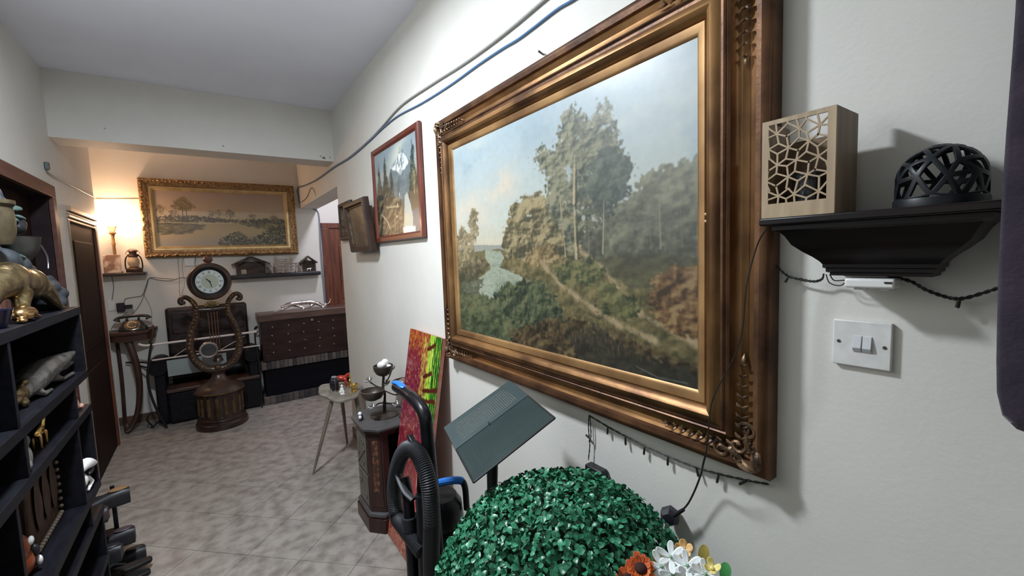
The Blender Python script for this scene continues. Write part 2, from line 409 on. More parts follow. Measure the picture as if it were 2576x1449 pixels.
def canvas_mesh(name, pic, P00, eu, ev, mat, parent, thick=None):
    """grid sheet: P00 top-left corner, eu along the width, ev down the height"""
    H, W, _ = pic.shape
    P00, eu, ev = np.array(P00), np.array(eu), np.array(ev)
    iu = np.linspace(0, 1, W); iv = np.linspace(0, 1, H)
    V = P00+iu[None, :, None]*eu+iv[:, None, None]*ev
    o0 = np.array(ORG[parent.name]); V = (V-o0).reshape(-1, 3)
    idx = np.arange(W*H).reshape(H, W)
    F = np.stack([idx[:-1, :-1], idx[1:, :-1], idx[1:, 1:], idx[:-1, 1:]], -1).reshape(-1, 4)
    me = bpy.data.meshes.new(name); me.vertices.add(len(V)); me.vertices.foreach_set('co', V.astype(np.float32).ravel())
    me.loops.add(F.size); me.loops.foreach_set('vertex_index', F.astype(np.int32).ravel())
    me.polygons.add(len(F)); me.polygons.foreach_set('loop_start', np.arange(0, F.size, 4, dtype=np.int32))
    me.update(calc_edges=True); me.validate()
    lin = np.clip(pic, 0, 1); lin = np.where(lin <= 0.04045, lin/12.92, ((lin+0.055)/1.055)**2.4)
    ca = me.color_attributes.new('paint', 'FLOAT_COLOR', 'POINT')
    ca.data.foreach_set('color', np.concatenate([lin, np.ones((H, W, 1))], -1).astype(np.float32).ravel())
    me.materials.append(mat)
    o = bpy.data.objects.new(name, me); COL.objects.link(o); o.parent = parent; ORG[o.name] = ORG[parent.name]
    return o

def frame_ring(corners, inw, nrm, prof):
    """mitred frame: corners of the outer edge in order; inw[i] unit-mitre inward vector (both axes), prof = (inset, height) loop"""
    b = MB(); n = len(prof); vs = []
    for c, d in zip(corners, inw):
        for i, hgt in prof: vs.append(Vector(c)+Vector(d)*i+Vector(nrm)*hgt)
    fs = []
    for k in range(4):
        l = (k+1) % 4
        for i in range(n):
            j = (i+1) % n; fs.append((k*n+i, l*n+i, l*n+j, k*n+j))
    b.add(vs, fs); return b
def wall_frame_right(y0, y1, z0, z1, prof, xb=0.0, tilt=0.0):
    """frame on the right wall; y1 = far side; faces -x"""
    C = [(xb, y1, z1), (xb, y0, z1), (xb, y0, z0), (xb, y1, z0)]
    I = [(0, -1, -1), (0, 1, -1), (0, 1, 1), (0, -1, 1)]
    return frame_ring(C, I, (-1, 0, 0), prof)

GILT = M('antique_gilt', (0.095, 0.044, 0.019), (0.34, 0.18, 0.07), rough=0.42, metal=0.7, scale=4, stretch=(3, 1, 1), detail=6, bump=0.06, bscale=35, rvar=0.1)
GILTL = M('bright_gilt_lip', (0.17, 0.088, 0.037), (0.40, 0.235, 0.10), rough=0.45, metal=0.6, scale=5, detail=5)
GILTD = M('dark_gilt', (0.050, 0.022, 0.013), (0.15, 0.072, 0.033), rough=0.42, metal=0.55, scale=9, detail=6, bump=0.1, bscale=50)
ORN = M('gilt_ornament', (0.06, 0.036, 0.026), (0.24, 0.15, 0.085), rough=0.4, metal=0.6, scale=30, detail=4, bump=0.2, bscale=80)

# ---- the large gilt-framed landscape
def paint_big():
    W, H = 780, 560; p = Painter(W, H, 3, k=0.95)
    p.grad([(0, (0.66, 0.74, 0.80)), (0.2, (0.70, 0.76, 0.79)), (0.42, (0.76, 0.79, 0.77)), (0.55, (0.80, 0.78, 0.70)), (0.6, (0.48, 0.47, 0.36)), (0.75, (0.40, 0.39, 0.28)), (1, (0.27, 0.25, 0.19))])
    n1 = p.noise(5, 6, 6); n2 = p.noise(8, 10, 6); sky = (p.v < 0.60)
    p.mix(sky*smoothstep(0.48, 0.75, n1)*0.45, (0.83, 0.84, 0.81))
    p.mix(sky*smoothstep(0.52, 0.8, n2)*0.45*smoothstep(0.2, 0.9, p.u), (0.60, 0.69, 0.78))
    p.mix(sky*np.exp(-(((p.u-0.30)/0.09)**2+((p.v-0.25)/0.09)**2))*smoothstep(0.28, 0.6, n2)*0.85, (0.88, 0.80, 0.71))
    p.mix(sky*np.exp(-(((p.u-0.17)/0.13)**2+((p.v-0.35)/0.10)**2))*smoothstep(0.32, 0.6, n1)*0.75, (0.84, 0.79, 0.73))
    p.mix(sky*np.exp(-(((p.u-0.20+(p.v-0.13)*2.0)/0.28)**2+((p.v-0.13)/0.08)**2))*smoothstep(0.42, 0.62, n2)*0.75, (0.56, 0.65, 0.70))
    p.mix(sky*np.exp(-(((p.u-0.05)/0.10)**2+((p.v-0.15)/0.10)**2))*smoothstep(0.4, 0.6, n1)*0.5, (0.58, 0.66, 0.69))
    for k in range(700):
        u, v = p.r.rand(), p.r.rand()*0.56; c = p.a[int(v*H), int(u*W)]
        p.dab(u*W, v*H, p.r.uniform(8, 30), p.r.uniform(3, 8), -0.4+p.r.randn()*0.4, np.clip(c+p.r.randn()*0.014, 0, 1), 0.25)
    # far hills and meadow
    p.mix(p.soft([(0, 0.535), (0.12, 0.525), (0.25, 0.535), (0.4, 0.54), (0.4, 0.60), (0, 0.60)], 0.003), (0.58, 0.60, 0.58))
    p.mix(p.soft([(0, 0.56), (0.2, 0.555), (0.45, 0.565), (1, 0.6), (1, 1), (0, 1)], 0.008), (0.42, 0.40, 0.29))
    whole = [(-0.1, 0.585), (1.1, 0.60), (1.1, 1.1), (-0.1, 1.1)]
    _foliage(p, whole, rgb((62, 60, 42), (88, 82, 56), (112, 102, 70), (138, 124, 88)), 14, 0.004, lambda u, v: 0.62-(v-0.6)*0.9, 2.0, 0.85, 4.0)
    # river and its bank
    p.mix(p.soft([(0.2, 0.56), (0.3, 0.56), (0.318, 0.6), (0.285, 0.645), (0.40, 0.677), (0.45, 0.73), (0.32, 0.80), (0.06, 0.80), (0.02, 0.745), (0.136, 0.715), (0.235, 0.646), (0.20, 0.60)], 0.006), (0.60, 0.64, 0.58))
    p.dabs([(0.22, 0.57), (0.3, 0.57), (0.31, 0.61), (0.28, 0.645), (0.40, 0.68), (0.44, 0.72), (0.29, 0.79), (0.1, 0.785), (0.14, 0.72), (0.25, 0.646)], 500, rgb((158, 170, 158), (140, 154, 142), (178, 184, 168), (118, 128, 112)), r=(1, 2.6), asp=4.5, ang=(-0.08, 0.08), al=(0.2, 0.5))
    _foliage(p, [(-0.1, 0.60), (0.16, 0.60), (0.24, 0.628), (0.14, 0.70), (-0.1, 0.745)], rgb((66, 68, 54), (92, 88, 68), (122, 112, 84)), 16, 0.006, lambda u, v: 0.75-(v-0.6)*4)
    _foliage(p, [(-0.1, 0.68), (0.12, 0.69), (0.20, 0.70), (0.16, 0.76), (0.25, 0.80), (-0.1, 0.81)], rgb((58, 62, 50), (80, 84, 66), (104, 108, 86)), 12, 0.012, lambda u, v: 0.4, 0.75, 0.8)
    _foliage(p, [(-0.1, 0.77), (0.1, 0.785), (0.3, 0.80), (0.38, 0.88), (0.34, 0.95), (0.5, 1.1), (-0.1, 1.1)], rgb((48, 56, 42), (66, 76, 56), (88, 96, 70), (106, 110, 80)), 10, 0.008, lambda u, v: 0.7-(v-0.8)*1.6)
    # right-hand wood in shade
    F = [(0.64, 0.62), (0.70, 0.5), (0.76, 0.43), (0.80, 0.40), (0.847, 0.385), (0.87, 0.345), (0.926, 0.345), (0.961, 0.33), (1.05, 0.28), (1.05, 0.63), (0.728, 0.635)]
    _foliage(p, F, rgb((66, 68, 58), (86, 88, 76), (108, 110, 94), (134, 134, 112)), 12, 0.013, lambda u, v: 1.0-(v-0.3)*2.6, 0.80, 0.95, 3.5)
    # left small trees
    Lt = [(-0.05, 0.60), (0.02, 0.46), (0.05, 0.42), (0.10, 0.47), (0.12, 0.36), (0.14, 0.325), (0.17, 0.37), (0.165, 0.45), (0.13, 0.52), (0.15, 0.58), (0.18, 0.62), (-0.05, 0.66)]
    _foliage(p, Lt, rgb((84, 82, 66), (108, 102, 80), (140, 130, 102), (160, 148, 118)), 18, 0.012, lambda u, v: 0.6, 0.58, 0.95)
    p.line([(0.135, 0.36), (0.13, 0.5), (0.12, 0.6)], 0.9, 1.4, (0.42, 0.40, 0.33), 0.7)
    # left group of lit birches
    Lg = [(0.326, 0.44), (0.345, 0.40), (0.362, 0.373), (0.40, 0.36), (0.435, 0.335), (0.47, 0.345), (0.509, 0.326), (0.575, 0.36), (0.66, 0.44), (0.68, 0.60), (0.50, 0.61), (0.36, 0.61), (0.321, 0.55)]
    _foliage(p, Lg, rgb((66, 66, 52), (90, 86, 66), (116, 108, 80), (142, 130, 98), (166, 153, 118)), 20, 0.014, lambda u, v: 0.80-(v-0.33)*1.9, 0.74, 1.0, 5.5)
    # tall main tree
    C = [(0.497, 0.165), (0.533, 0.148), (0.575, 0.18), (0.598, 0.15), (0.600, 0.10), (0.625, 0.075), (0.659, 0.068), (0.69, 0.10), (0.712, 0.125), (0.725, 0.10), (0.755, 0.085), (0.791, 0.14), (0.80, 0.2), (0.785, 0.225), (0.828, 0.265), (0.838, 0.305), (0.808, 0.335), (0.82, 0.385), (0.785, 0.43), (0.745, 0.48), (0.69, 0.53), (0.646, 0.60), (0.60, 0.55), (0.564, 0.47), (0.545, 0.38), (0.53, 0.30), (0.497, 0.255), (0.475, 0.215)]
    _foliage(p, C, rgb((62, 70, 62), (82, 88, 76), (102, 106, 90), (124, 126, 105), (146, 144, 120)), 20, 0.020, lambda u, v: 0.62+(0.62-u)*1.5-(v-0.25)*0.5, 0.62, 1.0, 5.0)
    _foliage(p, [(0.69, 0.27), (0.77, 0.24), (0.84, 0.28), (0.83, 0.38), (0.76, 0.46), (0.69, 0.40)], rgb((58, 68, 66), (80, 90, 84), (104, 110, 98)), 16, 0.016, lambda u, v: 0.45, 0.66, 0.9)
    p.dabs(C, 700, rgb((70, 76, 64), (150, 148, 120), (104, 106, 86)), r=(0.6, 1.3), asp=1.6, ang=(0.7, 2.4), al=(0.3, 0.7), edge=0.012)
    p.dabs(Lg, 500, rgb((78, 74, 56), (176, 160, 122), (120, 110, 80)), r=(0.6, 1.4), asp=1.8, ang=(1.0, 2.1), al=(0.3, 0.7))
    # trunks
    for pts, r0, r1, col in (([(0.655, 0.22), (0.648, 0.40), (0.652, 0.615)], 0.9, 4.0, (0.72, 0.66, 0.54)), ([(0.661, 0.25), (0.656, 0.42), (0.662, 0.615)], 0.7, 2.4, (0.28, 0.25, 0.20)),
                         ([(0.592, 0.33), (0.60, 0.45), (0.612, 0.60)], 0.7, 2.2, (0.66, 0.60, 0.49)), ([(0.752, 0.40), (0.745, 0.59)], 0.8, 1.9, (0.68, 0.64, 0.54)), ([(0.906, 0.42), (0.909, 0.58)], 0.7, 1.4, (0.60, 0.58, 0.50)),
                         ([(0.70, 0.46), (0.698, 0.585)], 0.6, 1.3, (0.52, 0.49, 0.40)), ([(0.88, 0.46), (0.885, 0.58)], 0.5, 0.9, (0.50, 0.48, 0.41)), ([(0.365, 0.45), (0.368, 0.605)], 0.6, 1.4, (0.64, 0.60, 0.48)), ([(0.64, 0.36), (0.60, 0.28)], 0.9, 0.6, (0.56, 0.52, 0.42)), ([(0.66, 0.34), (0.70, 0.26)], 0.9, 0.6, (0.42, 0.40, 0.33)), ([(0.80, 0.46), (0.80, 0.585)], 0.5, 0.9, (0.44, 0.43, 0.36)), ([(0.955, 0.42), (0.96, 0.58)], 0.5, 1.0, (0.46, 0.45, 0.38)), ([(0.445, 0.42), (0.44, 0.59)], 0.5, 1.1, (0.56, 0.52, 0.40)), ([(0.72, 0.42), (0.726, 0.58)], 0.5, 1.0, (0.40, 0.38, 0.31))):
        p.line(pts, r0, r1, col, 0.7, 0.3)
    for k in range(40): p.dab((0.648+p.r.randn()*0.005)*W, (0.42+p.r.rand()*0.19)*H, 1.3, 0.7, 0, (0.25, 0.22, 0.18), 0.6)
    _foliage(p, [(0.44, 0.57), (0.50, 0.54), (0.56, 0.54), (0.60, 0.60), (0.52, 0.635), (0.45, 0.625)], rgb((92, 80, 56), (126, 110, 78), (166, 146, 108)), 24, 0.010, lambda u, v: 0.55, 0.8)
    _foliage(p, [(0.66, 0.60), (1.05, 0.60), (1.05, 0.71), (0.80, 0.69)], rgb((66, 66, 52), (82, 82, 62), (98, 96, 72)), 14, 0.008, lambda u, v: 0.5, 2.0, 0.8)
    # paths
    for pts, r0, r1 in (([(0.50, 0.61), (0.54, 0.655), (0.60, 0.715), (0.66, 0.755), (0.73, 0.80), (0.80, 0.835), (0.9, 0.87)], 2.2, 10.0), ([(0.66, 0.575), (0.70, 0.60), (0.75, 0.65), (0.80, 0.725), (0.86, 0.79), (1.0, 0.86)], 2.4, 10.0)):
        p.line(pts, r0, r1, (0.60, 0.53, 0.42), 0.16, 2.4, 1.0); p.line(pts, r0*0.5, r1*0.5, (0.74, 0.67, 0.54), 0.16, 3.0, 1.0)
        for k in range(160):
            i = p.r.randint(len(pts)-1); t = p.r.rand(); q = [pts[i][c]+(pts[i+1][c]-pts[i][c])*t for c in (0, 1)]
            p.dab(q[0]*W+p.r.randn()*7*(0.4+i*0.25), q[1]*H+p.r.randn()*4, p.r.uniform(1, 4), 1.0, 0.35, (0.52, 0.46, 0.35) if p.r.rand() < 0.5 else (0.78, 0.70, 0.57), 0.35)
    # shrubs
    for poly, cols in (([(0.567, 0.64), (0.62, 0.61), (0.70, 0.60), (0.752, 0.65), (0.726, 0.70), (0.613, 0.70)], ((56, 64, 46), (86, 90, 62), (122, 118, 82))), ([(0.715, 0.765), (0.76, 0.73), (0.80, 0.725), (0.868, 0.77), (0.835, 0.81), (0.737, 0.81)], ((50, 58, 40), (82, 86, 56), (116, 114, 76))), ([(0.70, 0.70), (0.78, 0.70), (0.83, 0.76), (0.80, 0.79), (0.74, 0.77)], ((76, 78, 52), (98, 98, 66), (124, 120, 84)))):
        _foliage(p, poly, rgb(*cols), 26, 0.010, lambda u, v: 0.5, 0.85)
    _foliage(p, [(0.875, 0.76), (0.895, 0.67), (0.942, 0.635), (1.05, 0.62), (1.05, 0.85), (0.933, 0.82)], rgb((64, 50, 36), (98, 74, 50), (128, 100, 68), (150, 126, 90)), 20, 0.014, lambda u, v: 0.5, 0.85)
    # reeds at the bank
    _foliage(p, [(0.26, 0.78), (0.30, 0.74), (0.40, 0.69), (0.50, 0.70), (0.575, 0.76), (0.60, 0.86), (0.50, 0.93), (0.33, 0.91)], rgb((36, 46, 38), (54, 66, 50), (82, 88, 64), (104, 106, 78)), 20, 0.014, lambda u, v: 0.42+(u-0.4)*0.8, 0.9)
    for k in range(520):
        u = 0.26+p.r.rand()*0.30; v = 0.72+p.r.rand()*0.17; l = 0.015+p.r.rand()*0.045
        p.line([(u, v), (u+p.r.randn()*0.004, v-l)], 0.8, 0.4, p.r.permutation(rgb((66, 84, 66), (92, 104, 74), (48, 60, 48), (124, 126, 94)))[0], 0.5)
    for k in range(16): p.dab((0.33+p.r.rand()*0.1)*W, (0.76+p.r.rand()*0.05)*H, 0.9, 0.9, 0, (0.85, 0.84, 0.78), 0.7)
    # dark foreground scrub
    _foliage(p, [(0.34, 0.96), (0.42, 0.90), (0.52, 0.87), (0.60, 0.85), (0.70, 0.84), (0.78, 0.86), (0.90, 0.90), (1.05, 0.925), (1.05, 1.1), (0.34, 1.1)], rgb((42, 38, 30), (64, 54, 40), (90, 76, 54), (112, 98, 70)), 14, 0.016, lambda u, v: 0.5-(v-0.9)*1.2, 0.95)
    _foliage(p, [(0.62, 0.89), (0.70, 0.86), (0.80, 0.89), (0.88, 0.93), (1.05, 0.955), (1.05, 1.1), (0.66, 1.1)], rgb((44, 42, 36), (56, 55, 46), (72, 70, 58)), 12, 0.016, lambda u, v: 0.45, 0.95)
    for k in range(320):
        u = 0.52+p.r.rand()*0.34; v = 0.86+p.r.rand()*0.10
        p.line([(u, v), (u+p.r.randn()*0.006, v-0.02-p.r.rand()*0.03)], 0.7, 0.4, (0.42, 0.37, 0.27) if p.r.rand() < 0.5 else (0.22, 0.22, 0.17), 0.55)
    p.line([(0.84, 0.965), (0.90, 0.985), (0.97, 0.98)], 1.2, 1.6, (0.42, 0.46, 0.44), 0.4)
    for k in range(22): p.dab((0.88+p.r.rand()*0.1)*W, (0.70+p.r.rand()*0.08)*H, 1.0, 1.0, 0, (0.76, 0.72, 0.62), 0.5)
    p.a = _soften(p.a, 1)
    # the painter's scrawl in dark paint
    for q in ([(0.914, 0.925), (0.915, 0.938), (0.919, 0.924), (0.920, 0.937)], [(0.925, 0.920), (0.927, 0.942), (0.932, 0.928), (0.934, 0.937), (0.938, 0.929), (0.940, 0.937), (0.944, 0.928), (0.948, 0.936), (0.953, 0.922)], [(0.920, 0.946), (0.934, 0.943)], [(0.929, 0.950), (0.928, 0.962), (0.932, 0.957), (0.929, 0.954)], [(0.936, 0.950), (0.940, 0.949), (0.938, 0.957)], [(0.944, 0.947), (0.946, 0.953), (0.943, 0.953), (0.944, 0.947)]):
        p.line(q, 0.55, 0.55, (0.10, 0.09, 0.07), 0.7)
    p.a *= (0.97+0.06*p.noise(60, 45, 3))[..., None]
    return 0.06+(p.a-0.06)*np.interp(p.v, [0, 0.5, 0.75, 1], [0.84, 0.85, 0.90, 0.92])[..., None]*np.array((1.0, 0.985, 0.95))  # colour darkened towards the top to offset the stronger lamp light there

BY0, BY1, BZ0, BZ1 = 0.418, 1.955, 1.122, 2.285
big = thing('framed_landscape', 'huge landscape of birch trees and a river in a wide gilt frame', 'painting', (-0.03, (BY0+BY1)/2, BZ0))
prof = [(0.0, 0.004), (0.0, 0.034), (0.008, 0.046), (0.020, 0.050), (0.032, 0.045), (0.036, 0.036), (0.052, 0.027), (0.066, 0.030), (0.076, 0.041),
        (0.080, 0.055), (0.085, 0.058), (0.089, 0.054), (0.094, 0.059), (0.100, 0.058), (0.109, 0.066), (0.120, 0.068), (0.130, 0.062), (0.135, 0.050), (0.138, 0.046), (0.142, 0.050), (0.158, 0.046), (0.166, 0.038), (0.166, 0.004)]
# split the moulding into gilt and dark bands that share the sweep
def band(name, i0, i1, mat, back=True):
    q = prof[i0:i1+1]
    q = q+[(q[-1][0], 0.003), (q[0][0], 0.003)] if back else q
    return wall_frame_right(BY0, BY1, BZ0, BZ1, q).build(name, mat, big, smooth=40)
band('outer_moulding', 0, 5, GILTD); band('cove_moulding', 5, 9, GILT); band('bead_moulding', 9, 13, GILTD); band('torus_moulding', 13, 18, GILT); band('inner_moulding', 18, 22, GILTL)
PIC = attr_mat('oil_paint_large', 0.42, 0.15)
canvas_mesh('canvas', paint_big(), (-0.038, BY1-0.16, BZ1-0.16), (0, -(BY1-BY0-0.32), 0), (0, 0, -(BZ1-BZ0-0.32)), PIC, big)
MB().box(-0.036, -0.004, BY0+0.155, BY1-0.155, BZ0+0.155, BZ1-0.155).build('stretcher', M('raw_canvas', (0.4, 0.35, 0.28), rough=0.9), big)
# carved corner leaves: a scroll, a row of drops along each side and small acanthus lobes
def corner_ornament(cy, cz, sy, sz, L=0.17):
    def P(a, c, hgt): return Vector((-hgt, cy+sy*a, cz+sz*c))
    b = MB()
    def lobe(p, q, w, lift=0.010):
        m = (p+q)/2+Vector((-lift, 0, 0)); d = (q-p); n_ = 5; pts = [p+(q-p)*(k/n_)+Vector((-lift*math.sin(math.pi*k/n_), 0, 0)) for k in range(n_+1)]
        b.tube(pts, [w*0.35, w*0.9, w, w*0.85, w*0.5, w*0.1], n=7, flat=0.7)
    def scroll(ac, cc, r, a0, turn, w=0.0045):
        b.tube([P(ac+r*(1-k/16)*math.cos(a0+turn*k/10), cc+r*(1-k/16)*math.sin(a0+turn*k/10), 0.046) for k in range(15)], [w]*12+[w*1.3, w*1.5, w*1.2], n=6)
    for swap in (False, True):
        Q = (lambda a, c, h_: P(c, a, h_)) if swap else P
        for k in range(8):        # tapering spray of paired leaflets along the cove
            t = k/7; c = 0.075+L*t; w = 0.0075*(1-0.6*t); l = 0.020*(1-0.45*t)
            lobe(Q(0.056, c, 0.036), Q(0.056-l, c+l*0.9, 0.044), w, 0.006); lobe(Q(0.056, c, 0.036), Q(0.056+l*0.8, c+l*0.9, 0.044), w, 0.006)
        lobe(Q(0.056, 0.075+L, 0.036), Q(0.056, 0.105+L, 0.034), 0.005, 0.005)
        for k, a in enumerate((0.18, 0.50)):        # acanthus lobes at the corner
            r1 = 0.060-0.008*k; lobe(Q(0.020, 0.018, 0.046), Q(r1*math.cos(a)+0.014, r1*math.sin(a)+0.010, 0.040), 0.0105, 0.008)
        scroll_pts = [Q(0.030+0.5*0.03*math.sin(k*0.5), 0.050+0.012*k, 0.046) for k in range(6)]
        b.tube(scroll_pts, [0.003, 0.005, 0.006, 0.006, 0.005, 0.002], n=6)
    scroll(0.042, 0.100, 0.022, 0.5, 4.6); scroll(0.100, 0.042, 0.022, 1.0, -4.6); scroll(0.064, 0.064, 0.022, 2.4, 4.8, 0.005); scroll(0.030, 0.066, 0.014, 1.2, -4.5, 0.004); scroll(0.066, 0.030, 0.014, 0.4, 4.5, 0.004)
    return b
for cy, sy in ((BY0, 1), (BY1, -1)):
    for cz, sz in ((BZ0, 1), (BZ1, -1)):
        corner_ornament(cy, cz, sy, sz).build('corner_ornament', ORN, big)
for dy, dz in ((0.592, 1.712), (0.598, 1.696)):
    MB().ell((-0.055, BY0+0.155-0.02, dz), 0.004, n=8, m=6).build('gilt_chip', M('bright_gold_chip', (0.8, 0.55, 0.25), rough=0.3, metal=0.8), big)

# ---- red-framed mountain picture
def paint_red():
    W, H = 240, 196; p = Painter(W, H, 11, k=1.1)
    p.grad([(0, (0.50, 0.57, 0.61)), (0.3, (0.60, 0.65, 0.65)), (0.5, (0.38, 0.45, 0.47)), (0.7, (0.32, 0.33, 0.29)), (1, (0.27, 0.26, 0.22))])
    p.mix(np.exp(-(((p.u-0.60+(p.v-0.1)*0.5)/0.17)**2+((p.v-0.12)/0.20)**2))*0.85, (0.82, 0.82, 0.76))
    p.mix(smoothstep(0.5, 0.7, p.noise(6, 6, 4))*(p.v < 0.4)*0.4, (0.45, 0.53, 0.58))
    p.mix(p.soft([(0.22, 0.62), (0.40, 0.26), (0.52, 0.20), (0.60, 0.14), (0.70, 0.12), (0.80, 0.22), (1.0, 0.45), (1.0, 0.64)], 0.012), (0.40, 0.47, 0.49))
    _foliage(p, [(0.25, 0.60), (0.42, 0.36), (0.62, 0.34), (0.80, 0.33), (0.95, 0.62)], rgb((74, 90, 94), (94, 110, 113), (118, 132, 134)), 9, 0.010, lambda u, v: 0.5, 2.0, 0.7, 4.0)
    _foliage(p, [(0.42, 0.26), (0.53, 0.20), (0.60, 0.145), (0.70, 0.125), (0.79, 0.22), (0.82, 0.28), (0.72, 0.33), (0.63, 0.37), (0.55, 0.30)], rgb((150, 162, 166), (205, 212, 212), (232, 235, 233)), 12, 0.008, lambda u, v: 0.65, 2.0, 1.0, 6.0)
    p.line([(0.58, 0.16), (0.61, 0.27), (0.655, 0.19), (0.68, 0.30)], 1.8, 1.2, (0.36, 0.42, 0.45), 0.6, 0.5)
    for cx, w, top, n in ((0.27, 0.13, 0.05, 300), (0.10, 0.10, 0.12, 220), (0.42, 0.05, 0.30, 90), (0.90, 0.12, 0.03, 340)):
        q = [(cx, top), (cx+w*0.3, 0.25), (cx+w*0.35, 0.32), (cx+w*0.7, 0.42), (cx+w, 0.64), (cx-w, 0.64), (cx-w*0.7, 0.42), (cx-w*0.35, 0.32), (cx-w*0.3, 0.25)]
        _foliage(p, q, rgb((42, 52, 48), (58, 68, 60), (84, 90, 76)), 22, 0.012, lambda u, v: 0.35, 0.9)
    _foliage(p, [(-0.1, 0.56), (0.2, 0.55), (0.5, 0.57), (0.62, 0.66), (0.66, 0.80), (0.62, 1.1), (-0.1, 1.1)], rgb((46, 44, 36), (70, 66, 52), (98, 90, 68), (124, 114, 86)), 14, 0.014, lambda u, v: 0.45, 2.0, 0.95, 4.5)
    p.mix(p.soft([(0.84, 0.70), (1.1, 0.70), (1.1, 1.1), (0.84, 1.1)], 0.006), (0.33, 0.37, 0.40)); p.mix(p.soft([(0.80, 0.58), (1.1, 0.55), (1.1, 0.76), (0.84, 0.77)], 0.008), (0.35, 0.32, 0.25))
    p.mix(p.soft([(0.71, 0.59), (0.76, 0.57), (0.80, 0.66), (0.845, 0.80), (0.85, 1.1), (0.62, 1.1), (0.66, 0.84), (0.68, 0.72)], 0.006), (0.66, 0.69, 0.66))
    p.mix(p.soft([(0.70, 0.78), (0.77, 0.78), (0.77, 0.92), (0.68, 0.92)], 0.010)*0.6, (0.76, 0.74, 0.56)); p.mix(p.soft([(0.63, 0.92), (0.90, 0.94), (0.90, 1.1), (0.62, 1.1)], 0.010)*0.85, (0.86, 0.87, 0.84))
    p.dabs([(0.88, 0.28), (0.97, 0.28), (0.97, 0.62), (0.88, 0.60)], 110, rgb((150, 130, 90), (112, 98, 70), (180, 160, 116)), r=(0.7, 1.6), ang=(1.2, 1.9))
    for (u, v, w, h) in ((0.585, 0.565, 2.6, 4.6), (0.525, 0.665, 3.0, 3.4), (0.50, 0.795, 4.2, 3.0)):
        p.dab(u*W, v*H, w, h, 0, (0.90, 0.88, 0.80), 0.95); p.dab(u*W-w*0.9, v*H-0.5, w*0.5, h*0.7, 0, (0.28, 0.24, 0.20), 0.8)
    p.line([(0.26, 0.665), (0.40, 0.675), (0.56, 0.69)], 1.2, 1.4, (0.78, 0.74, 0.58), 0.6, 0.8); p.line([(0.44, 0.60), (0.62, 0.60)], 1.2, 1.0, (0.60, 0.57, 0.44), 0.5, 0.8)
    p.line([(0.12, 0.73), (0.25, 0.82), (0.33, 0.93)], 1.8, 1.4, (0.78, 0.72, 0.60), 0.7, 0.5); p.line([(0.92, 0.38), (0.90, 0.6)], 0.9, 1.1, (0.76, 0.64, 0.44), 0.8, 0.3)
    for k in range(60): p.dab((0.2+p.r.rand()*0.35)*W, (0.36+p.r.rand()*0.3)*H, p.r.uniform(0.8, 2.0), 0.7, -0.3, (0.62, 0.60, 0.50), 0.45)
    return _soften(p.a, 1)
REDW = M('cherry_red_frame', (0.095, 0.020, 0.012), (0.155, 0.038, 0.022), rough=0.32, scale=5, stretch=(8, 1, 1), coat=0.2)
ry0, ry1, rz0, rz1 = 2.195, 2.985, 1.742, 2.362
redp = thing('framed_mountain_picture', 'mountain lake picture in a plain cherry-red wooden frame', 'painting', (-0.02, (ry0+ry1)/2, rz0))
pf = [(0, 0.006), (0, 0.022), (0.006, 0.030), (0.028, 0.030), (0.040, 0.020), (0.042, 0.006)]
wall_frame_right(ry0, ry1, rz0, rz1, pf).build('frame', REDW, redp)
canvas_mesh('canvas', paint_red(), (-0.019, ry1-0.039, rz1-0.039), (0, -(ry1-ry0-0.078), 0), (0, 0, -(rz1-rz0-0.078)), attr_mat('oil_paint_mountain', 0.35, 0.3), redp)
MB().box(-0.018, -0.003, ry0+0.03, ry1-0.03, rz0+0.03, rz1-0.03).build('backing', M('brown_board', (0.18, 0.12, 0.08), rough=0.9), redp)

# ---- two small dark frames on the right wall
def paint_dark(seed):
    p = Painter(64, 50, seed, (0.30, 0.27, 0.23)); n = p.noise(4, 4, 4)
    p.mix(smoothstep(0.45, 0.65, n)*0.8, (0.52, 0.47, 0.38)); p.mix(smoothstep(0.55, 0.7, p.noise(5, 3, 4))*0.8, (0.16, 0.14, 0.12))
    p.dabs([(0.1, 0.5), (0.9, 0.45), (0.9, 0.95), (0.1, 0.95)], 120, rgb((50, 44, 36), (96, 86, 68), (120, 110, 90)), r=(0.8, 2)); return p.a
DKW = M('dark_walnut', (0.020, 0.010, 0.007), (0.045, 0.022, 0.015), rough=0.45, scale=9)
def deep_frame(name, y0, y1, z0, z1, xb, dep, lab, seed):
    t = thing(name, lab, 'picture', (xb-0.01, (y0+y1)/2, z0))
    wall_frame_right(y0, y1, z0, z1, [(0, 0), (0, dep-0.012), (0.008, dep), (0.03, dep), (0.042, dep-0.016), (0.042, 0)], xb).build('frame', DKW, t)
    wall_frame_right(y0+0.041, y1-0.041, z0+0.041, z1-0.041, [(0, 0), (0, dep-0.015), (0.005, dep-0.014), (0.006, 0)], xb).build('slip', M('worn_gold_slip', (0.08, 0.05, 0.03), (0.26, 0.2, 0.13), rough=0.4, metal=0.4, scale=30), t)
    canvas_mesh('canvas', paint_dark(seed)*0.72, (xb-dep+0.026, y1-0.048, z1-0.048), (0, -(y1-y0-0.096), 0), (0, 0, -(z1-z0-0.096)), attr_mat('dull_print', 0.3, 0.4), t)
    MB().box(xb-dep+0.028, xb-0.002, y0+0.02, y1-0.02, z0+0.02, z1-0.02).build('backing', DKW, t)
    return t
deep_frame('small_dark_picture', 3.60, 3.95, 1.80, 2.115, -0.002, 0.03, 'small flat dark picture farthest along the wall, half hidden behind another', 5)
t = deep_frame('shadow_box_picture', 2.965, 3.47, 1.69, 2.06, -0.03, 0.045, 'deep dark box-framed picture hung between the red frame and the wall end', 6)
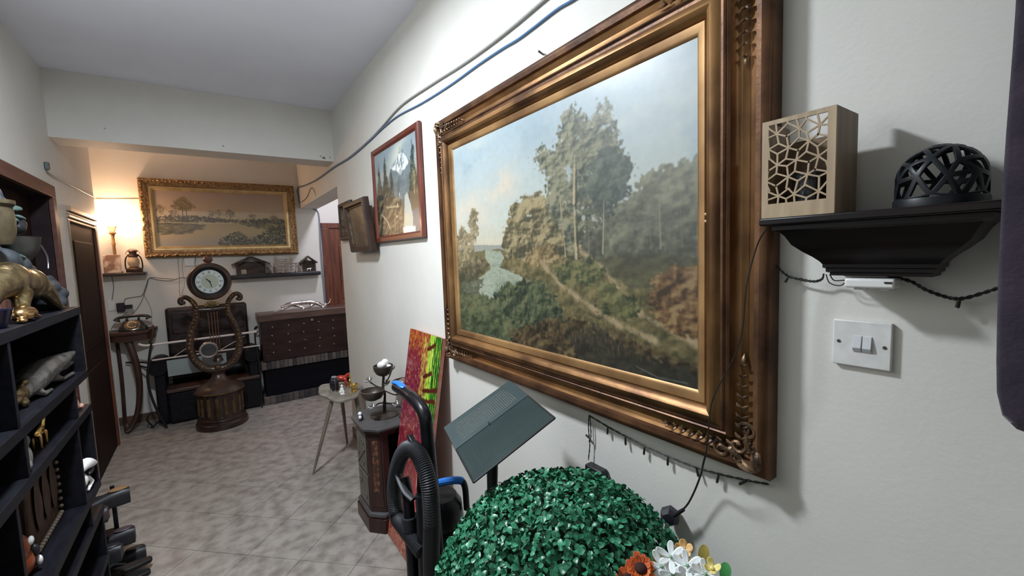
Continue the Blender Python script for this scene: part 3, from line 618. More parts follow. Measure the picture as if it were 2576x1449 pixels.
MB().box(-0.03, -0.003, 3.0, 3.42, 1.74, 2.0).build('hanging_block', M('pale_brown_batten', (0.22, 0.16, 0.12), (0.3, 0.22, 0.16), rough=0.7), t)

t.rotation_euler = (0.0, -0.11, 0.0)

# ---- gilt picture on the far wall
def paint_far():
    p = Painter(300, 150, 21)
    p.grad([(0, (0.56, 0.50, 0.47)), (0.3, (0.62, 0.56, 0.48)), (0.5, (0.62, 0.57, 0.45)), (0.56, (0.55, 0.51, 0.37)), (0.75, (0.60, 0.54, 0.40)), (1, (0.52, 0.51, 0.48))])
    p.mix((p.v < 0.5)*smoothstep(0.5, 0.7, p.noise(6, 5, 4))*smoothstep(0.4, 0.9, p.u)*0.6, (0.44, 0.41, 0.40))
    p.dabs([(0, 0.545), (0.17, 0.545), (0.33, 0.60), (0.33, 0.66), (0.2, 0.76), (0, 0.78)], 420, rgb((88, 84, 58), (70, 66, 48), (104, 98, 70)), r=(1.2, 2.8), asp=3, ang=(-0.1, 0.1))
    p.dabs([(0.58, 0.555), (1, 0.55), (1, 0.72), (0.85, 0.70)], 300, rgb((96, 92, 62), (74, 74, 50), (116, 110, 76)), r=(1.2, 2.6), asp=3, ang=(-0.1, 0.1))
    p.dabs([(0, 0.47), (0.1, 0.45), (0.333, 0.45), (0.508, 0.50), (0.75, 0.50), (0.85, 0.47), (1, 0.49), (1, 0.57), (0.58, 0.555), (0.167, 0.54), (0, 0.54)], 800, rgb((58, 54, 40), (74, 70, 50), (48, 46, 36)), r=(1, 2.3), asp=1.6)
    p.dabs([(0.118, 0.28), (0.142, 0.17), (0.19, 0.112), (0.235, 0.158), (0.275, 0.28), (0.23, 0.36), (0.2, 0.36), (0.155, 0.33)], 460, rgb((98, 88, 64), (84, 76, 56), (118, 106, 80)), r=(0.9, 2.0), al=(0.25, 0.6))
    for (u, v, w, h, n) in ((0.035, 0.36, 0.035, 0.10, 90), (0.125, 0.40, 0.022, 0.05, 60), (0.54, 0.40, 0.035, 0.09, 110), (0.40, 0.41, 0.02, 0.06, 50), (0.46, 0.40, 0.02, 0.07, 50), (0.72, 0.44, 0.025, 0.06, 50), (0.9, 0.47, 0.03, 0.05, 60)):
        p.dabs([(u-w, v), (u-w*0.6, v-h), (u+w*0.6, v-h), (u+w, v), (u, v+h*0.6)], n, rgb((98, 88, 66), (82, 74, 56)), r=(0.9, 1.8), al=(0.25, 0.6))
    for a, b, c, d in ((0.19, 0.3, 0.186, 0.56), (0.215, 0.34, 0.215, 0.56), (0.54, 0.42, 0.54, 0.5)): p.line([(a, b), (c, d)], 0.8, 1.0, (0.26, 0.23, 0.17), 0.7)
    p.dabs([(0.41, 1.0), (0.45, 0.90), (0.52, 0.77), (0.596, 0.73), (0.653, 0.82), (0.70, 0.87), (0.80, 0.76), (0.862, 0.69), (0.897, 0.625), (1, 0.61), (1, 1)], 1000, rgb((50, 54, 38), (66, 68, 46), (40, 44, 34), (82, 82, 54)), r=(1, 2.4))
    p.line([(0.02, 0.56), (0.34, 0.575), (0.55, 0.565)], 0.9, 0.9, (0.74, 0.68, 0.52), 0.5, 0.4)
    return p.a
fx0, fx1, fz0, fz1 = -1.512, -0.062, 1.725, 2.55
GILT2 = M('carved_gold', (0.15, 0.082, 0.034), (0.33, 0.20, 0.088), rough=0.38, metal=0.6, scale=45, detail=5, bump=0.25, bscale=70)
farp = thing('framed_river_picture', 'wide river landscape in a carved gold frame on the far wall', 'painting', ((fx0+fx1)/2, 5.90, fz0))
C = [(fx0, 5.915, fz1), (fx1, 5.915, fz1), (fx1, 5.915, fz0), (fx0, 5.915, fz0)]; I = [(1, 0, -1), (-1, 0, -1), (-1, 0, 1), (1, 0, 1)]
frame_ring(C, I, (0, -1, 0), [(0, 0), (0, 0.05), (0.02, 0.062), (0.04, 0.055), (0.05, 0.045), (0.075, 0.04), (0.078, 0)]).build('frame', GILT2, farp)
frame_ring(C, I, (0, -1, 0), [(0.078, 0), (0.078, 0.044), (0.095, 0.040), (0.118, 0.022), (0.12, 0)]).build('liner', M('pale_gold_liner', (0.36, 0.25, 0.11), (0.46, 0.33, 0.16), rough=0.35, metal=0.5, scale=12), farp)
canvas_mesh('canvas', paint_far(), (fx0+0.116, 5.896, fz1-0.116), (fx1-fx0-0.232, 0, 0), (0, 0, -(fz1-fz0-0.232)), attr_mat('oil_paint_river', 0.4, 0.1), farp)
MB().box(fx0+0.1, fx1-0.1, 5.898, 5.914, fz0+0.1, fz1-0.1).build('backing', DKW, farp)
b = MB()
for x0, x1, z in ((fx0, fx1, fz1-0.02), (fx0, fx1, fz0+0.02)):
    n = 46
    for k in range(n):
        xx = x0+0.015+(x1-x0-0.03)*k/(n-1)
        b.ell((xx+rng.uniform(-0.006, 0.006), 5.855, z+rng.uniform(-0.008, 0.008)), (rng.uniform(0.010, 0.024), 0.008, rng.uniform(0.007, 0.014)), n=8, m=6, rot=(0, rng.uniform(-0.8, 0.8), 0))
for xx in (fx0+0.02, fx1-0.02):
    n = 26
    for k in range(n):
        b.ell((xx+rng.uniform(-0.008, 0.008), 5.855, fz0+0.015+(fz1-fz0-0.03)*k/(n-1)), (rng.uniform(0.008, 0.014), 0.008, rng.uniform(0.012, 0.024)), n=8, m=6, rot=(0, rng.uniform(-0.8, 0.8), 0))
tag(b.build('carved_border', GILT2, farp), kind='stuff')

# ---- unframed abstract canvas leaning on the right wall
def paint_abs():
    p = Painter(130, 340, 31, (0.55, 0.15, 0.2))
    p.grad([(0, (0.66, 0.24, 0.12)), (0.12, (0.56, 0.14, 0.22)), (0.35, (0.52, 0.12, 0.28)), (0.6, (0.62, 0.20, 0.22)), (0.8, (0.58, 0.14, 0.18)), (1, (0.66, 0.28, 0.16))])
    p.dabs([(0, 0), (0.62, 0), (0.62, 1), (0, 1)], 2400, rgb((130, 30, 56), (156, 44, 60), (170, 60, 50), (112, 26, 60), (190, 110, 90), (206, 150, 120)), r=(0.9, 2.6), asp=1.7)
    p.dabs([(0, 0), (0.6, 0), (0.6, 0.10), (0, 0.08)], 260, rgb((200, 120, 40), (214, 150, 60), (180, 70, 30)), r=(0.9, 2.4))
    p.dabs([(0.45, 0.02), (0.70, 0.02), (0.70, 0.4), (0.5, 0.36)], 420, rgb((214, 190, 60), (196, 210, 70), (170, 70, 40), (226, 214, 120)), r=(0.9, 2.6), asp=2, ang=(1.2, 1.9))
    p.mix((p.u > 0.80)*(p.v < 0.42)*1.0, (0.16, 0.42, 0.10)); p.mix((p.u > 0.66)*(p.u < 0.80)*(p.v < 0.40)*0.9, (0.66, 0.80, 0.22))
    p.dabs([(0.66, 0), (1, 0), (1, 0.42), (0.66, 0.42)], 500, rgb((60, 150, 30), (140, 190, 50), (30, 90, 24), (200, 214, 90)), r=(0.8, 2.2), asp=4, ang=(1.4, 1.75))
    p.dabs([(0.70, 0.40), (1, 0.44), (1, 0.72), (0.86, 0.98), (0.72, 0.9)], 500, rgb((190, 40, 50), (210, 90, 70), (232, 190, 160), (170, 30, 40)), r=(1.0, 2.6), asp=5, ang=(1.4, 1.75))
    for u0 in (0.70, 0.76, 0.84, 0.90, 0.95): p.line([(u0, 0.0), (u0+0.01, 0.20), (u0-0.01, 0.41)], 1.2, 1.6, (0.06, 0.16, 0.05) if u0 > 0.8 else (0.85, 0.88, 0.40), 0.5, 0.5)
    for v, u0, u1 in ((0.050, 0.62, 0.82), (0.175, 0.58, 0.80), (0.235, 0.60, 0.99), (0.285, 0.52, 0.97)):
        p.line([(u0, v+0.018), (0.5*(u0+u1), v+0.004), (u1, v-0.014)], 2.4, 3.4, (0.32, 0.11, 0.06), 0.6, 0.6)
    p.a[:, :85] *= 0.86
    for k in range(140): p.dab(p.r.rand()*80, p.r.rand()*340, p.r.uniform(0.6, 1.8), 0.8, p.r.rand()*3, (0.88, 0.72, 0.60), 0.7)
    p.dabs([(0, 0.90), (0.6, 0.94), (0.6, 1), (0, 1)], 160, rgb((214, 150, 100), (190, 90, 60)), r=(0.9, 2.2))
    return p.a
ab = thing('abstract_canvas', 'tall unframed abstract canvas in crimson, yellow and green leaning on the wall', 'painting', (-0.2, 2.21, 0))
A0, A1 = Vector((-0.246, 2.435, 0.006)), Vector((-0.034, 2.435, 1.212))
ca = canvas_mesh('painted_face', paint_abs(), A1, (0, -0.43, 0), tuple(A0-A1), attr_mat('thick_acrylic', 0.3, 0.3), ab)
MB().prism([A0+Vector((0.003, 0, 0.002)), A1+Vector((0.003, 0, -0.002)), A1+Vector((0.022, 0, -0.006)), A0+Vector((0.022, 0, 0.0))], (0, -0.43, 0)).build('stretcher', M('canvas_edge', (0.42, 0.26, 0.18), (0.5, 0.12, 0.1), rough=0.8, scale=20), ab, smooth=0)
# ------------------------------------------------------------------ right wall: shelf, its ornaments, switch, cords
SHELFW = M('espresso_wood', (0.006, 0.004, 0.005), (0.014, 0.008, 0.008), spec=0.3, rough=0.34, scale=6, stretch=(5, 1, 5))
sy0, sy1 = 0.083, 0.396
sh = thing('moulded_wall_shelf', 'dark crown-moulded wall shelf carrying a lattice box and a pierced dome', 'shelf', (-0.07, 0.24, 1.577))
MB().box(-0.145, -0.001, sy0, sy1, 1.673, 1.687).build('top_board', SHELFW, sh, bevel=0.003)
# cornice: the profile runs round the front and both ends
cp = [(0.128, 1.672), (0.128, 1.664), (0.118, 1.660), (0.112, 1.652), (0.104, 1.636), (0.090, 1.622), (0.078, 1.612), (0.070, 1.604), (0.066, 1.598), (0.066, 1.592), (0.062, 1.590), (0.062, 1.584), (0.057, 1.582), (0.057, 1.577)]
b = MB(); vs = []; n = len(cp)
def cpt(d, z):
    e = 0.128-d
    return [(-0.001, sy1-0.016-e, z), (-d, sy1-0.016-e, z), (-d, sy0+0.016+e, z), (-0.001, sy0+0.016+e, z)]
for d, z in cp: vs += cpt(d, z)
fs = []
for i in range(n-1):
    for k in range(3): fs.append((i*4+k, i*4+k+1, (i+1)*4+k+1, (i+1)*4+k))
fs.append((0, 3, 2, 1)); fs.append(((n-1)*4, (n-1)*4+1, (n-1)*4+2, (n-1)*4+3))
fs += [(i*4+3, i*4, (i+1)*4, (i+1)*4+3) for i in range(n-1)]
b.add(vs, fs); b.build('cornice', SHELFW, sh, smooth=30)

OAK = M('pale_oak', (0.33, 0.24, 0.15), (0.45, 0.34, 0.22), rough=0.55, scale=7, stretch=(9, 9, 0.9), detail=6)
WALN = M('walnut_veneer', (0.13, 0.085, 0.05), (0.22, 0.15, 0.09), rough=0.55, scale=6, stretch=(8, 8, 0.8))
lb = thing('lattice_lantern_box', 'wooden lantern box with geometric fretwork front on the dark shelf', 'lantern', (-0.085, 0.337, 1.687))
by0, by1, bz0, bz1, bx0, bx1 = 0.279, 0.395, 1.687, 1.864, -0.136, -0.034
for bx in ((bx0+0.004, bx1, by0, by0+0.006, bz0+0.006, bz1), (bx0+0.004, bx1, by1-0.006, by1, bz0+0.006, bz1)):
    MB().box(*bx).build('side_panel', WALN, lb, smooth=0)
MB().box(bx0+0.004, bx1, by0, by1, bz0, bz0+0.006).build('base_panel', WALN, lb, smooth=0)
MB().box(bx1-0.005, bx1, by0+0.006, by1-0.006, bz0+0.006, bz1-0.028).build('back_panel', WALN, lb, smooth=0)
wy0, wy1, wz0, wz1 = 0.291, 0.384, 1.713, 1.856
fr = MB()
for bx in ((by0, wy0, bz0, bz1), (wy1, by1, bz0, bz1), (wy0, wy1, bz0, wz0), (wy0, wy1, wz1, bz1)):
    fr.box(bx0, bx0+0.004, bx[0], bx[1], bx[2], bx[3])
fp = fr.build('front_panel', OAK, lb, smooth=0)
# fretwork: rhombille star pattern, slightly irregular, clipped to the opening
a_ = 0.0185; r3 = math.sqrt(3); jr = random.Random(4); nodes = {}
def node(key, y, z):
    if key not in nodes: nodes[key] = (y+jr.uniform(-0.0035, 0.0035), z+jr.uniform(-0.0035, 0.0035))
    return nodes[key]
def clipseg(p, q):
    t0, t1 = 0.0, 1.0; dx, dz = q[0]-p[0], q[1]-p[1]
    for pp, qq in ((-dx, p[0]-wy0+0.001), (dx, wy1+0.001-p[0]), (-dz, p[1]-wz0+0.001), (dz, wz1+0.001-p[1])):
        if abs(pp) < 1e-12:
            if qq < 0: return None
        else:
            r = qq/pp
            if pp < 0: t0 = max(t0, r)
            else: t1 = min(t1, r)
    return None if t0 >= t1 else ((p[0]+dx*t0, p[1]+dz*t0), (p[0]+dx*t1, p[1]+dz*t1))
lat = MB(); k_l = 0
for i in range(-6, 7):
    for j in range(-6, 7):
        cy, cz = 0.337+a_*r3*(i+j*0.5), 1.785+a_*1.5*j
        c0 = node(('s', i, j), cy, cz)
        for k in range(6):
            ang = math.radians(60*k+30); ey, ez = cy+a_*math.cos(ang), cz+a_*math.sin(ang)
            s = clipseg(c0, node(('t', round(ey*2000), round(ez*2000)), ey, ez))
            if s:
                (y0, z0), (y1, z1) = s; L = math.hypot(y1-y0, z1-z0)
                if L < 0.0015: continue
                k_l += 1
                lat.obox((bx0+0.0015+0.00002*(k_l % 7), (y0+y1)/2, (z0+z1)/2), (0.0029, L+0.0034, 0.0028), Matrix.Rotation(math.atan2(z1-z0, y1-y0), 3, 'X'))
lat.build('fretwork', OAK, lb, smooth=0)
MB().lathe([(0.0, 0), (0.024, 0), (0.029, 0.03), (0.030, 0.07), (0.026, 0.075), (0.024, 0.07), (0.0, 0.02)], (-0.082, 0.333, bz0+0.0065), 20).build('glass_cup', M('smoky_glass', (0.05, 0.05, 0.055), rough=0.08, trans=0.4), lb)

# pierced ceramic dome
dm = thing('pierced_dome', 'matt black pierced geometric dome standing on the dark shelf', 'ornament', (-0.075, 0.163, 1.687))
import bmesh
bm = bmesh.new(); bmesh.ops.create_icosphere(bm, subdivisions=2, radius=1.0)
dr = random.Random(12)
for v in bm.verts: v.co = (v.co+Vector((dr.uniform(-1, 1), dr.uniform(-1, 1), dr.uniform(-1, 1)))*0.075).normalized()
bmesh.ops.delete(bm, geom=[v for v in bm.verts if v.co.z < -0.66], context='VERTS')
bm.faces.index_update(); es = [e for e in bm.edges if len(e.link_faces) == 2]; dr.shuffle(es)
kill, used = [], set()
for e in es:
    ff = [f.index for f in e.link_faces]
    if not (set(ff) & used) and len(kill) < 16: kill.append(e); used.update(ff)
bmesh.ops.dissolve_edges(bm, edges=kill, use_verts=False)
ri = bmesh.ops.inset_individual(bm, faces=list(bm.faces), thickness=0.062, use_even_offset=True)
rim = set(ri['faces']); bmesh.ops.delete(bm, geom=[f for f in bm.faces if f not in rim], context='FACES')
bmesh.ops.subdivide_edges(bm, edges=[e for e in bm.edges if e.calc_length() > 0.16], cuts=2, use_grid_fill=True)
for v in bm.verts:
    d = v.co.normalized()
    if d.z >= 0: v.co = Vector((d.x*0.0525, d.y*0.0525, d.z*0.052+0.042))
    else:
        hl = math.hypot(d.x, d.y) or 1; v.co = Vector((d.x/hl*0.0525, d.y/hl*0.0525, max(0.004, 0.042+d.z*0.060)))
me = bpy.data.meshes.new('pierced_shell'); bm.to_mesh(me); bm.free()
MBLK = M('matt_black_ceramic', (0.009, 0.011, 0.014), rough=0.42, spec=0.35)
me.materials.append(MBLK); me.polygons.foreach_set('use_smooth', [True]*len(me.polygons))
o = bpy.data.objects.new('pierced_shell', me); COL.objects.link(o); o.parent = dm; ORG[o.name] = ORG[dm.name]
w = o.modifiers.new('Wall', 'SOLIDIFY'); w.thickness = 0.0042; w.offset = -1
bv_ = o.modifiers.new('Round', 'BEVEL'); bv_.width = 0.0008; bv_.segments = 2; bv_.limit_method = 'ANGLE'
MB().lathe([(0.0505, 0.0), (0.0545, 0.0), (0.0545, 0.011), (0.0535, 0.013), (0.0505, 0.012), (0.0505, 0.0)], (-0.075, 0.163, 1.687), 40).build('base_ring', MBLK, dm)
MB().lathe([(0.0, 0.0005), (0.016, 0.0005), (0.016, 0.012), (0.0, 0.012)], (-0.075, 0.163, 1.687), 20).build('tealight', M('tealight_wax', (0.6, 0.6, 0.58), rough=0.4), dm)

dv = thing('white_battery_case', 'small white plastic battery case fixed under the dark shelf', 'device', (-0.05, 0.247, 1.555))
MB().box(-0.07, -0.03, 0.213, 0.283, 1.5565, 1.5735).build('case', WHITEPL, dv, bevel=0.004, seg=3)
MB().box(-0.0712, -0.0695, 0.2165, 0.2265, 1.5655, 1.5685).build('slot', BLACKPL, dv, smooth=0)
for yy in (0.262, 0.226): MB().lathe([(0.0, 0), (0.010, 0), (0.010, 0.004), (0.0, 0.004)], (-0.055, yy, 1.5528), 16).build('clear_foot', M('clear_silicone', (0.7, 0.72, 0.72), rough=0.2, trans=0.5), dv)

sw = thing('light_switch', 'scuffed white square two-gang light switch under the dark shelf', 'switch', (-0.005, 0.2725, 1.402))
MB().box(-0.010, -0.0004, 0.2275, 0.317, 1.401, 1.489).build('plate', M('aged_switch_plastic', (0.60, 0.59, 0.57), (0.70, 0.69, 0.67), rough=0.4, scale=30), sw, bevel=0.0025, seg=3)
for k, yc in enumerate((0.2625, 0.2775)):
    MB().prism([(-0.0095, yc-0.0066, 1.431), (-0.0095, yc-0.0066, 1.461), (-0.012, yc-0.0066, 1.461), (-0.0165, yc-0.0066, 1.4385), (-0.012, yc-0.0066, 1.431)], (0, 0.0132, 0)).build('rocker', M('rocker_plastic', (0.55, 0.56, 0.58), rough=0.35), sw, smooth=0, bevel=0.0006)
for k, (yy, zz) in enumerate(((0.307, 1.447), (0.2375, 1.444))):
    s1 = MB().lathe([(0.0, 0), (0.0032, 0), (0.003, 0.0012), (0.0, 0.0014)], (-0.0099, yy, zz), 12, rot=(0, -math.pi/2, 0)).build('screw', M('dull_screw', (0.12, 0.11, 0.1), rough=0.4, metal=0.8), sw)

CORD = M('dark_cord', (0.014, 0.017, 0.015), rough=0.5)
LEDT = M('clear_led_tip', (0.8, 0.82, 0.8), rough=0.15, trans=0.6)
def bulb(parent, p, d, L=0.022, r=0.0032):
    p = Vector(p); d = Vector(d).normalized()
    q = MB().tube([p, p+d*L*0.45, p+d*L], [r*0.7, r, r*1.05], n=8).build('bulb_holder', CORD, parent)
    MB().tube([p+d*L, p+d*(L+0.004)], [r*0.75, r*0.4], n=8).build('led_tip', LEDT, q)
def twist(pts, r=0.0014, amp=0.0018, n=10):
    P = spline(pts, n); b = MB()
    for s in (0, math.pi):
        b.tube([p+Vector((math.cos(i*0.9+s)*amp*0.6, 0, math.sin(i*0.9+s)*amp)) for i, p in enumerate(P)], r, n=5)
    return b
st = thing('string_light', 'dark string of small lights strung along the bottom of the gilt frame', 'string light', (-0.01, 0.72, 0.9))
twist([(-0.012, 0.985, 1.098), (-0.010, 0.904, 1.084), (-0.010, 0.831, 1.076), (-0.010, 0.765, 1.070), (-0.010, 0.69, 1.068), (-0.010, 0.608, 1.070), (-0.010, 0.548, 1.078), (-0.010, 0.482, 1.090), (-0.012, 0.43, 1.103)]).build('cord', CORD, st)
twist([(-0.012, 0.985, 1.098), (-0.012, 0.988, 1.05), (-0.012, 0.984, 1.0), (-0.014, 0.990, 0.945)]).build('lead', CORD, st)
twist([(-0.012, 0.980, 1.096), (-0.012, 0.978, 1.03), (-0.016, 0.984, 1.01)]).build('lead', CORD, st)
for y, z, d in ((0.904, 1.084, (0, 0.1, -1)), (0.835, 1.074, (0, -0.05, -1)), (0.765, 1.069, (0, 0.12, -1)), (0.688, 1.068, (0, 0.05, -1)), (0.605, 1.072, (0, -0.3, -1)), (0.545, 1.078, (0, 0.2, -1)), (0.478, 1.090, (0, 0.8, -0.7))):
    bulb(st, (-0.012, y, z), d)
bulb(st, (-0.012, 0.986, 1.02), (0, 0.9, 0.4), 0.016)
MB().box(-0.034, -0.001, 0.915, 0.990, 0.880, 0.938).build('battery_box', BLACKPL, st, bevel=0.006, seg=3)
s2_ = thing('string_light', 'short end of dark string light hanging below the left of the moulded shelf', 'string light', (-0.02, 0.36, 1.555))
twist([(-0.012, 0.425, 1.602), (-0.018, 0.414, 1.589), (-0.02, 0.395, 1.572), (-0.02, 0.369, 1.565), (-0.02, 0.347, 1.562), (-0.02, 0.334, 1.567), (-0.03, 0.328, 1.577)]).build('cord', CORD, s2_)
bulb(s2_, (-0.02, 0.393, 1.571), (0, 0.5, -1), 0.014, 0.0025)
b = MB(); b.tube(spline([(-0.03, 0.324, 1.577), (-0.03, 0.318, 1.561), (-0.03, 0.302, 1.556), (-0.035, 0.290, 1.564)], 6), 0.0011, n=5); b.tube(spline([(-0.03, 0.318, 1.577), (-0.03, 0.311, 1.566), (-0.03, 0.299, 1.566), (-0.035, 0.285, 1.568)], 6), 0.0011, n=5)
b.build('lead_loop', CORD, s2_)
s3_ = thing('string_light', 'dark string light sagging from the moulded shelf towards the purple curtain', 'string light', (-0.02, 0.16, 1.52))
twist([(-0.03, 0.232, 1.576), (-0.02, 0.204, 1.567), (-0.02, 0.184, 1.553), (-0.02, 0.16, 1.543), (-0.02, 0.142, 1.541), (-0.02, 0.116, 1.553), (-0.02, 0.092, 1.568), (-0.02, 0.05, 1.60)], 0.0017).build('cord', CORD, s3_)
bulb(s3_, (-0.02, 0.144, 1.541), (0, 0.15, -1), 0.015, 0.0028)

cb = thing('power_cord', 'thin black power cord hanging over the gilt frame with a six-sided plug', 'cord', (-0.05, 0.55, 0.885))
MB().tube(spline([(-0.10, 0.40, 1.672), (-0.080, 0.429, 1.635), (-0.084, 0.447, 1.552), (-0.086, 0.454, 1.459), (-0.086, 0.472, 1.395), (-0.088, 0.517, 1.295), (-0.090, 0.526, 1.222), (-0.085, 0.534, 1.167), (-0.065, 0.555, 1.115), (-0.04, 0.575, 1.075), (-0.032, 0.60, 1.012), (-0.032, 0.622, 0.966), (-0.034, 0.652, 0.930)], 8), [0.0015]*58+[0.0024]*39, n=7).build('cord', RUBBER, cb)
MB().tube([(-0.032, 0.628, 0.955), (-0.034, 0.655, 0.926)], [0.0045, 0.006], n=8).build('strain_relief', RUBBER, cb)
MB().lathe([(0.022, 0), (0.026, 0.004), (0.026, 0.022), (0.017, 0.034), (0.0, 0.036)], (-0.012, 0.680, 0.911), 6, rot=(0.4, -math.pi/2, 0)).build('plug', M('plug_plastic', (0.016, 0.015, 0.024), rough=0.42), cb, smooth=20)

PURP = M('dark_purple_velvet', (0.026, 0.020, 0.032), (0.042, 0.031, 0.046), rough=0.9, scale=18, spec=0.2, sheen=0.15, bump=0.2, bscale=120)
cu = thing('curtain', 'dark purple velvet curtain panel hanging beside the moulded shelf', 'curtain', (-0.18, -0.2, 1.38))
V = []; nu, nv = 26, 14
for j in range(nv):
    z = 1.383+(2.62-1.383)*j/(nv-1)
    for i in range(nu):
        t = i/(nu-1)
        y = 0.083+0.006*math.sin(j*0.5)+max(0, (z-1.9))*0.04-0.9*t
        x = -0.185+0.022*math.sin(t*34+0.4)*min(1, t*7)
        V.append((x, y, z+(0.012*max(0, 1-t*14)**2 if j == 0 else 0)))
Fq = [(j*nu+i, j*nu+i+1, (j+1)*nu+i+1, (j+1)*nu+i) for j in range(nv-1) for i in range(nu-1)]
cl = MB().add(V, Fq).build('cloth', PURP, cu, smooth=180); sd = cl.modifiers.new('Thick', 'SOLIDIFY'); sd.thickness = 0.012; sd.offset = 0
bv = cl.modifiers.new('Soft', 'SUBSURF'); bv.levels = 1; bv.render_levels = 1
MB().tube([(-0.185, 0.12, 2.63), (-0.185, -0.9, 2.63)], 0.011, n=12).build('rail', M('dark_rail', (0.05, 0.04, 0.04), rough=0.4, metal=0.7), cu)
for yy in (0.06, -0.84): MB().box(-0.19, -0.0005, yy-0.006, yy+0.006, 2.60, 2.64).build('bracket', M('dark_rail', (0.05, 0.04, 0.04)), cu)

# surface cables above the picture, clipped along the wall
GREYC = M('grey_cable', (0.30, 0.30, 0.28), rough=0.5); BLUEC = M('blue_cable', (0.06, 0.15, 0.30), rough=0.45); FARC = M('dull_cable', (0.11, 0.09, 0.085), rough=0.6)
gp = [(1.0, 2.485), (1.153, 2.481), (1.312, 2.474), (1.503, 2.472), (1.734, 2.479), (2.02, 2.497), (2.446, 2.515), (2.799, 2.481), (3.053, 2.461), (3.565, 2.446), (4.06, 2.462), (4.478, 2.463), (4.945, 2.472), (5.496, 2.507), (5.85, 2.545)]
bp_ = [(0.9, 2.412), (1.021, 2.418), (1.096, 2.424), (1.221, 2.420), (1.316, 2.419), (1.42, 2.426), (1.599, 2.431), (1.854, 2.432), (2.172, 2.446), (2.516, 2.474), (2.8, 2.470), (3.098, 2.452), (3.565, 2.438), (4.06, 2.454), (4.478, 2.456), (4.945, 2.466), (5.496, 2.50), (5.86, 2.53)]
c1 = MB().tube(spline([(-0.008, y, z) for y, z in gp]+[(-0.012, 5.895, 2.52), (-0.006, 5.902, 2.452), (0.014, 5.906, 2.335), (0.09, 5.910, 2.296), (0.185, 5.912, 2.278), (0.212, 5.912, 2.188), (0.203, 5.912, 1.811), (0.204, 5.912, 1.403), (0.208, 5.912, 1.09)], 6), 0.0052, n=8).build('surface_cable', GREYC)
tag(c1, 'grey cable run along the wall above the gilt-framed landscape', 'cable')
c2_ = MB().tube(spline([(-0.0065, y, z) for y, z in bp_]+[(-0.02, 5.893, 2.50), (-0.012, 5.900, 2.44), (0.004, 5.905, 2.345), (0.08, 5.910, 2.308), (0.19, 5.912, 2.262), (0.219, 5.912, 2.18), (0.214, 5.912, 1.811), (0.216, 5.912, 1.403), (0.218, 5.912, 1.09)], 6), 0.0042, n=8).build('surface_cable', BLUEC)
tag(c2_, 'blue cable run along the wall just under the grey one', 'cable')
tag(MB().tube(spline([(-0.006, 5.9, 2.352), (-0.006, 5.6, 2.345), (-0.006, 5.35, 2.365), (-0.006, 5.16, 2.42), (-0.006, 5.02, 2.40), (0.002, 4.92, 2.30)], 6), 0.003, n=6).build('loose_wire', FARC), 'loose thin wire crossing the header above the side passage', 'wire')
tag(MB().tube([(0, 1.176, 2.315), (-0.022, 1.176, 2.322)], [0.003, 0.004], n=8).build('hanging_nail', M('dull_screw', (0.1, 0.1, 0.1))), 'small nail in the wall above the gilt frame', 'nail')

# ------------------------------------------------------------------ music desk behind the topiary
PERF = M('teal_grey_metal', (0.013, 0.026, 0.027), (0.021, 0.038, 0.038), rough=0.55, spec=0.35, metal=0.2, scale=6)
ms = thing('music_stand', 'teal perforated desk tilted on a black pole behind the green topiary', 'stand', (-0.33, 1.08, 0))
A, B = Vector((-0.404, 1.256, 1.077)), Vector((-0.165, 1.217, 1.193)); Cc, D = Vector((-0.255, 0.875, 1.186)), Vector((-0.494, 0.914, 1.07))
camp = Vector((-1, 0, 1.64))
def cre(a, b_, f, push):
    p = a+(b_-a)*f; return camp+(p-camp)*(1+push)
E1, E2 = cre(A, D, 0.47, 0.045), cre(B, Cc, 0.47, 0.045)
nrm = (B-A).cross(D-A).normalized()
nrm = -nrm if nrm.z < 0 else nrm
# upper leaf: a sheet with real holes (strips left between rows), lower ledge solid with shallow ribs
b = MB()
def lerp4(p00, p10, p01, p11, u, v): return (p00*(1-u)+p10*u)*(1-v)+(p01*(1-u)+p11*u)*v
nu, nv = 74, 34; th = nrm*-0.0015
gridv = {}
def gv(i, j):
    if (i, j) not in gridv:
        gridv[(i, j)] = len(b.v); b.v.append(tuple(lerp4(A, B, E1, E2, i/nu, j/nv)))
    return gridv[(i, j)]
for i in range(nu):
    for j in range(nv):
        hole = 8 <= i < 66 and 5 <= j < 29 and i % 2 == 0 and j % 2 == 1
        if not hole: b.f.append((gv(i, j), gv(i+1, j), gv(i+1, j+1), gv(i, j+1)))
pl = b.build('perforated_leaf', PERF, ms, smooth=0); sd = pl.modifiers.new('Thick', 'SOLIDIFY'); sd.thickness = 0.0016
b = MB().prism([E1, E2, Cc, D], nrm*-0.002); b.build('ledge_leaf', PERF, ms, smooth=0)
b = MB()
for k in range(46):
    u = 0.06+0.88*k/45
    if k % 9 in (4,): continue
    p, q = lerp4(E1, E2, D, Cc, u, 0.18), lerp4(E1, E2, D, Cc, u, 0.84)
    b.tube([p+nrm*0.0004, q+nrm*0.0004], 0.0007, n=4)
tag(b.build('ledge_ribs', M('dark_teal_groove', (0.016, 0.028, 0.03), rough=0.6), ms), kind='stuff')
for p, q in ((D, Cc), (A, E1), (E1, D), (B, E2), (E2, Cc), (A, B)):
    MB().tube([p-nrm*0.002, q-nrm*0.002], 0.0035, n=6).build('rim', BLACKPL, ms)
mid = (E1+E2)/2
MB().tube([mid-nrm*0.004, mid+Vector((0.0, 0.01, -0.06)), Vector((-0.318, 1.115, 0.86)), Vector((-0.318, 1.12, 0.02))], [0.018, 0.020, 0.016, 0.016], n=12).build('pole', BLACKPL, ms)
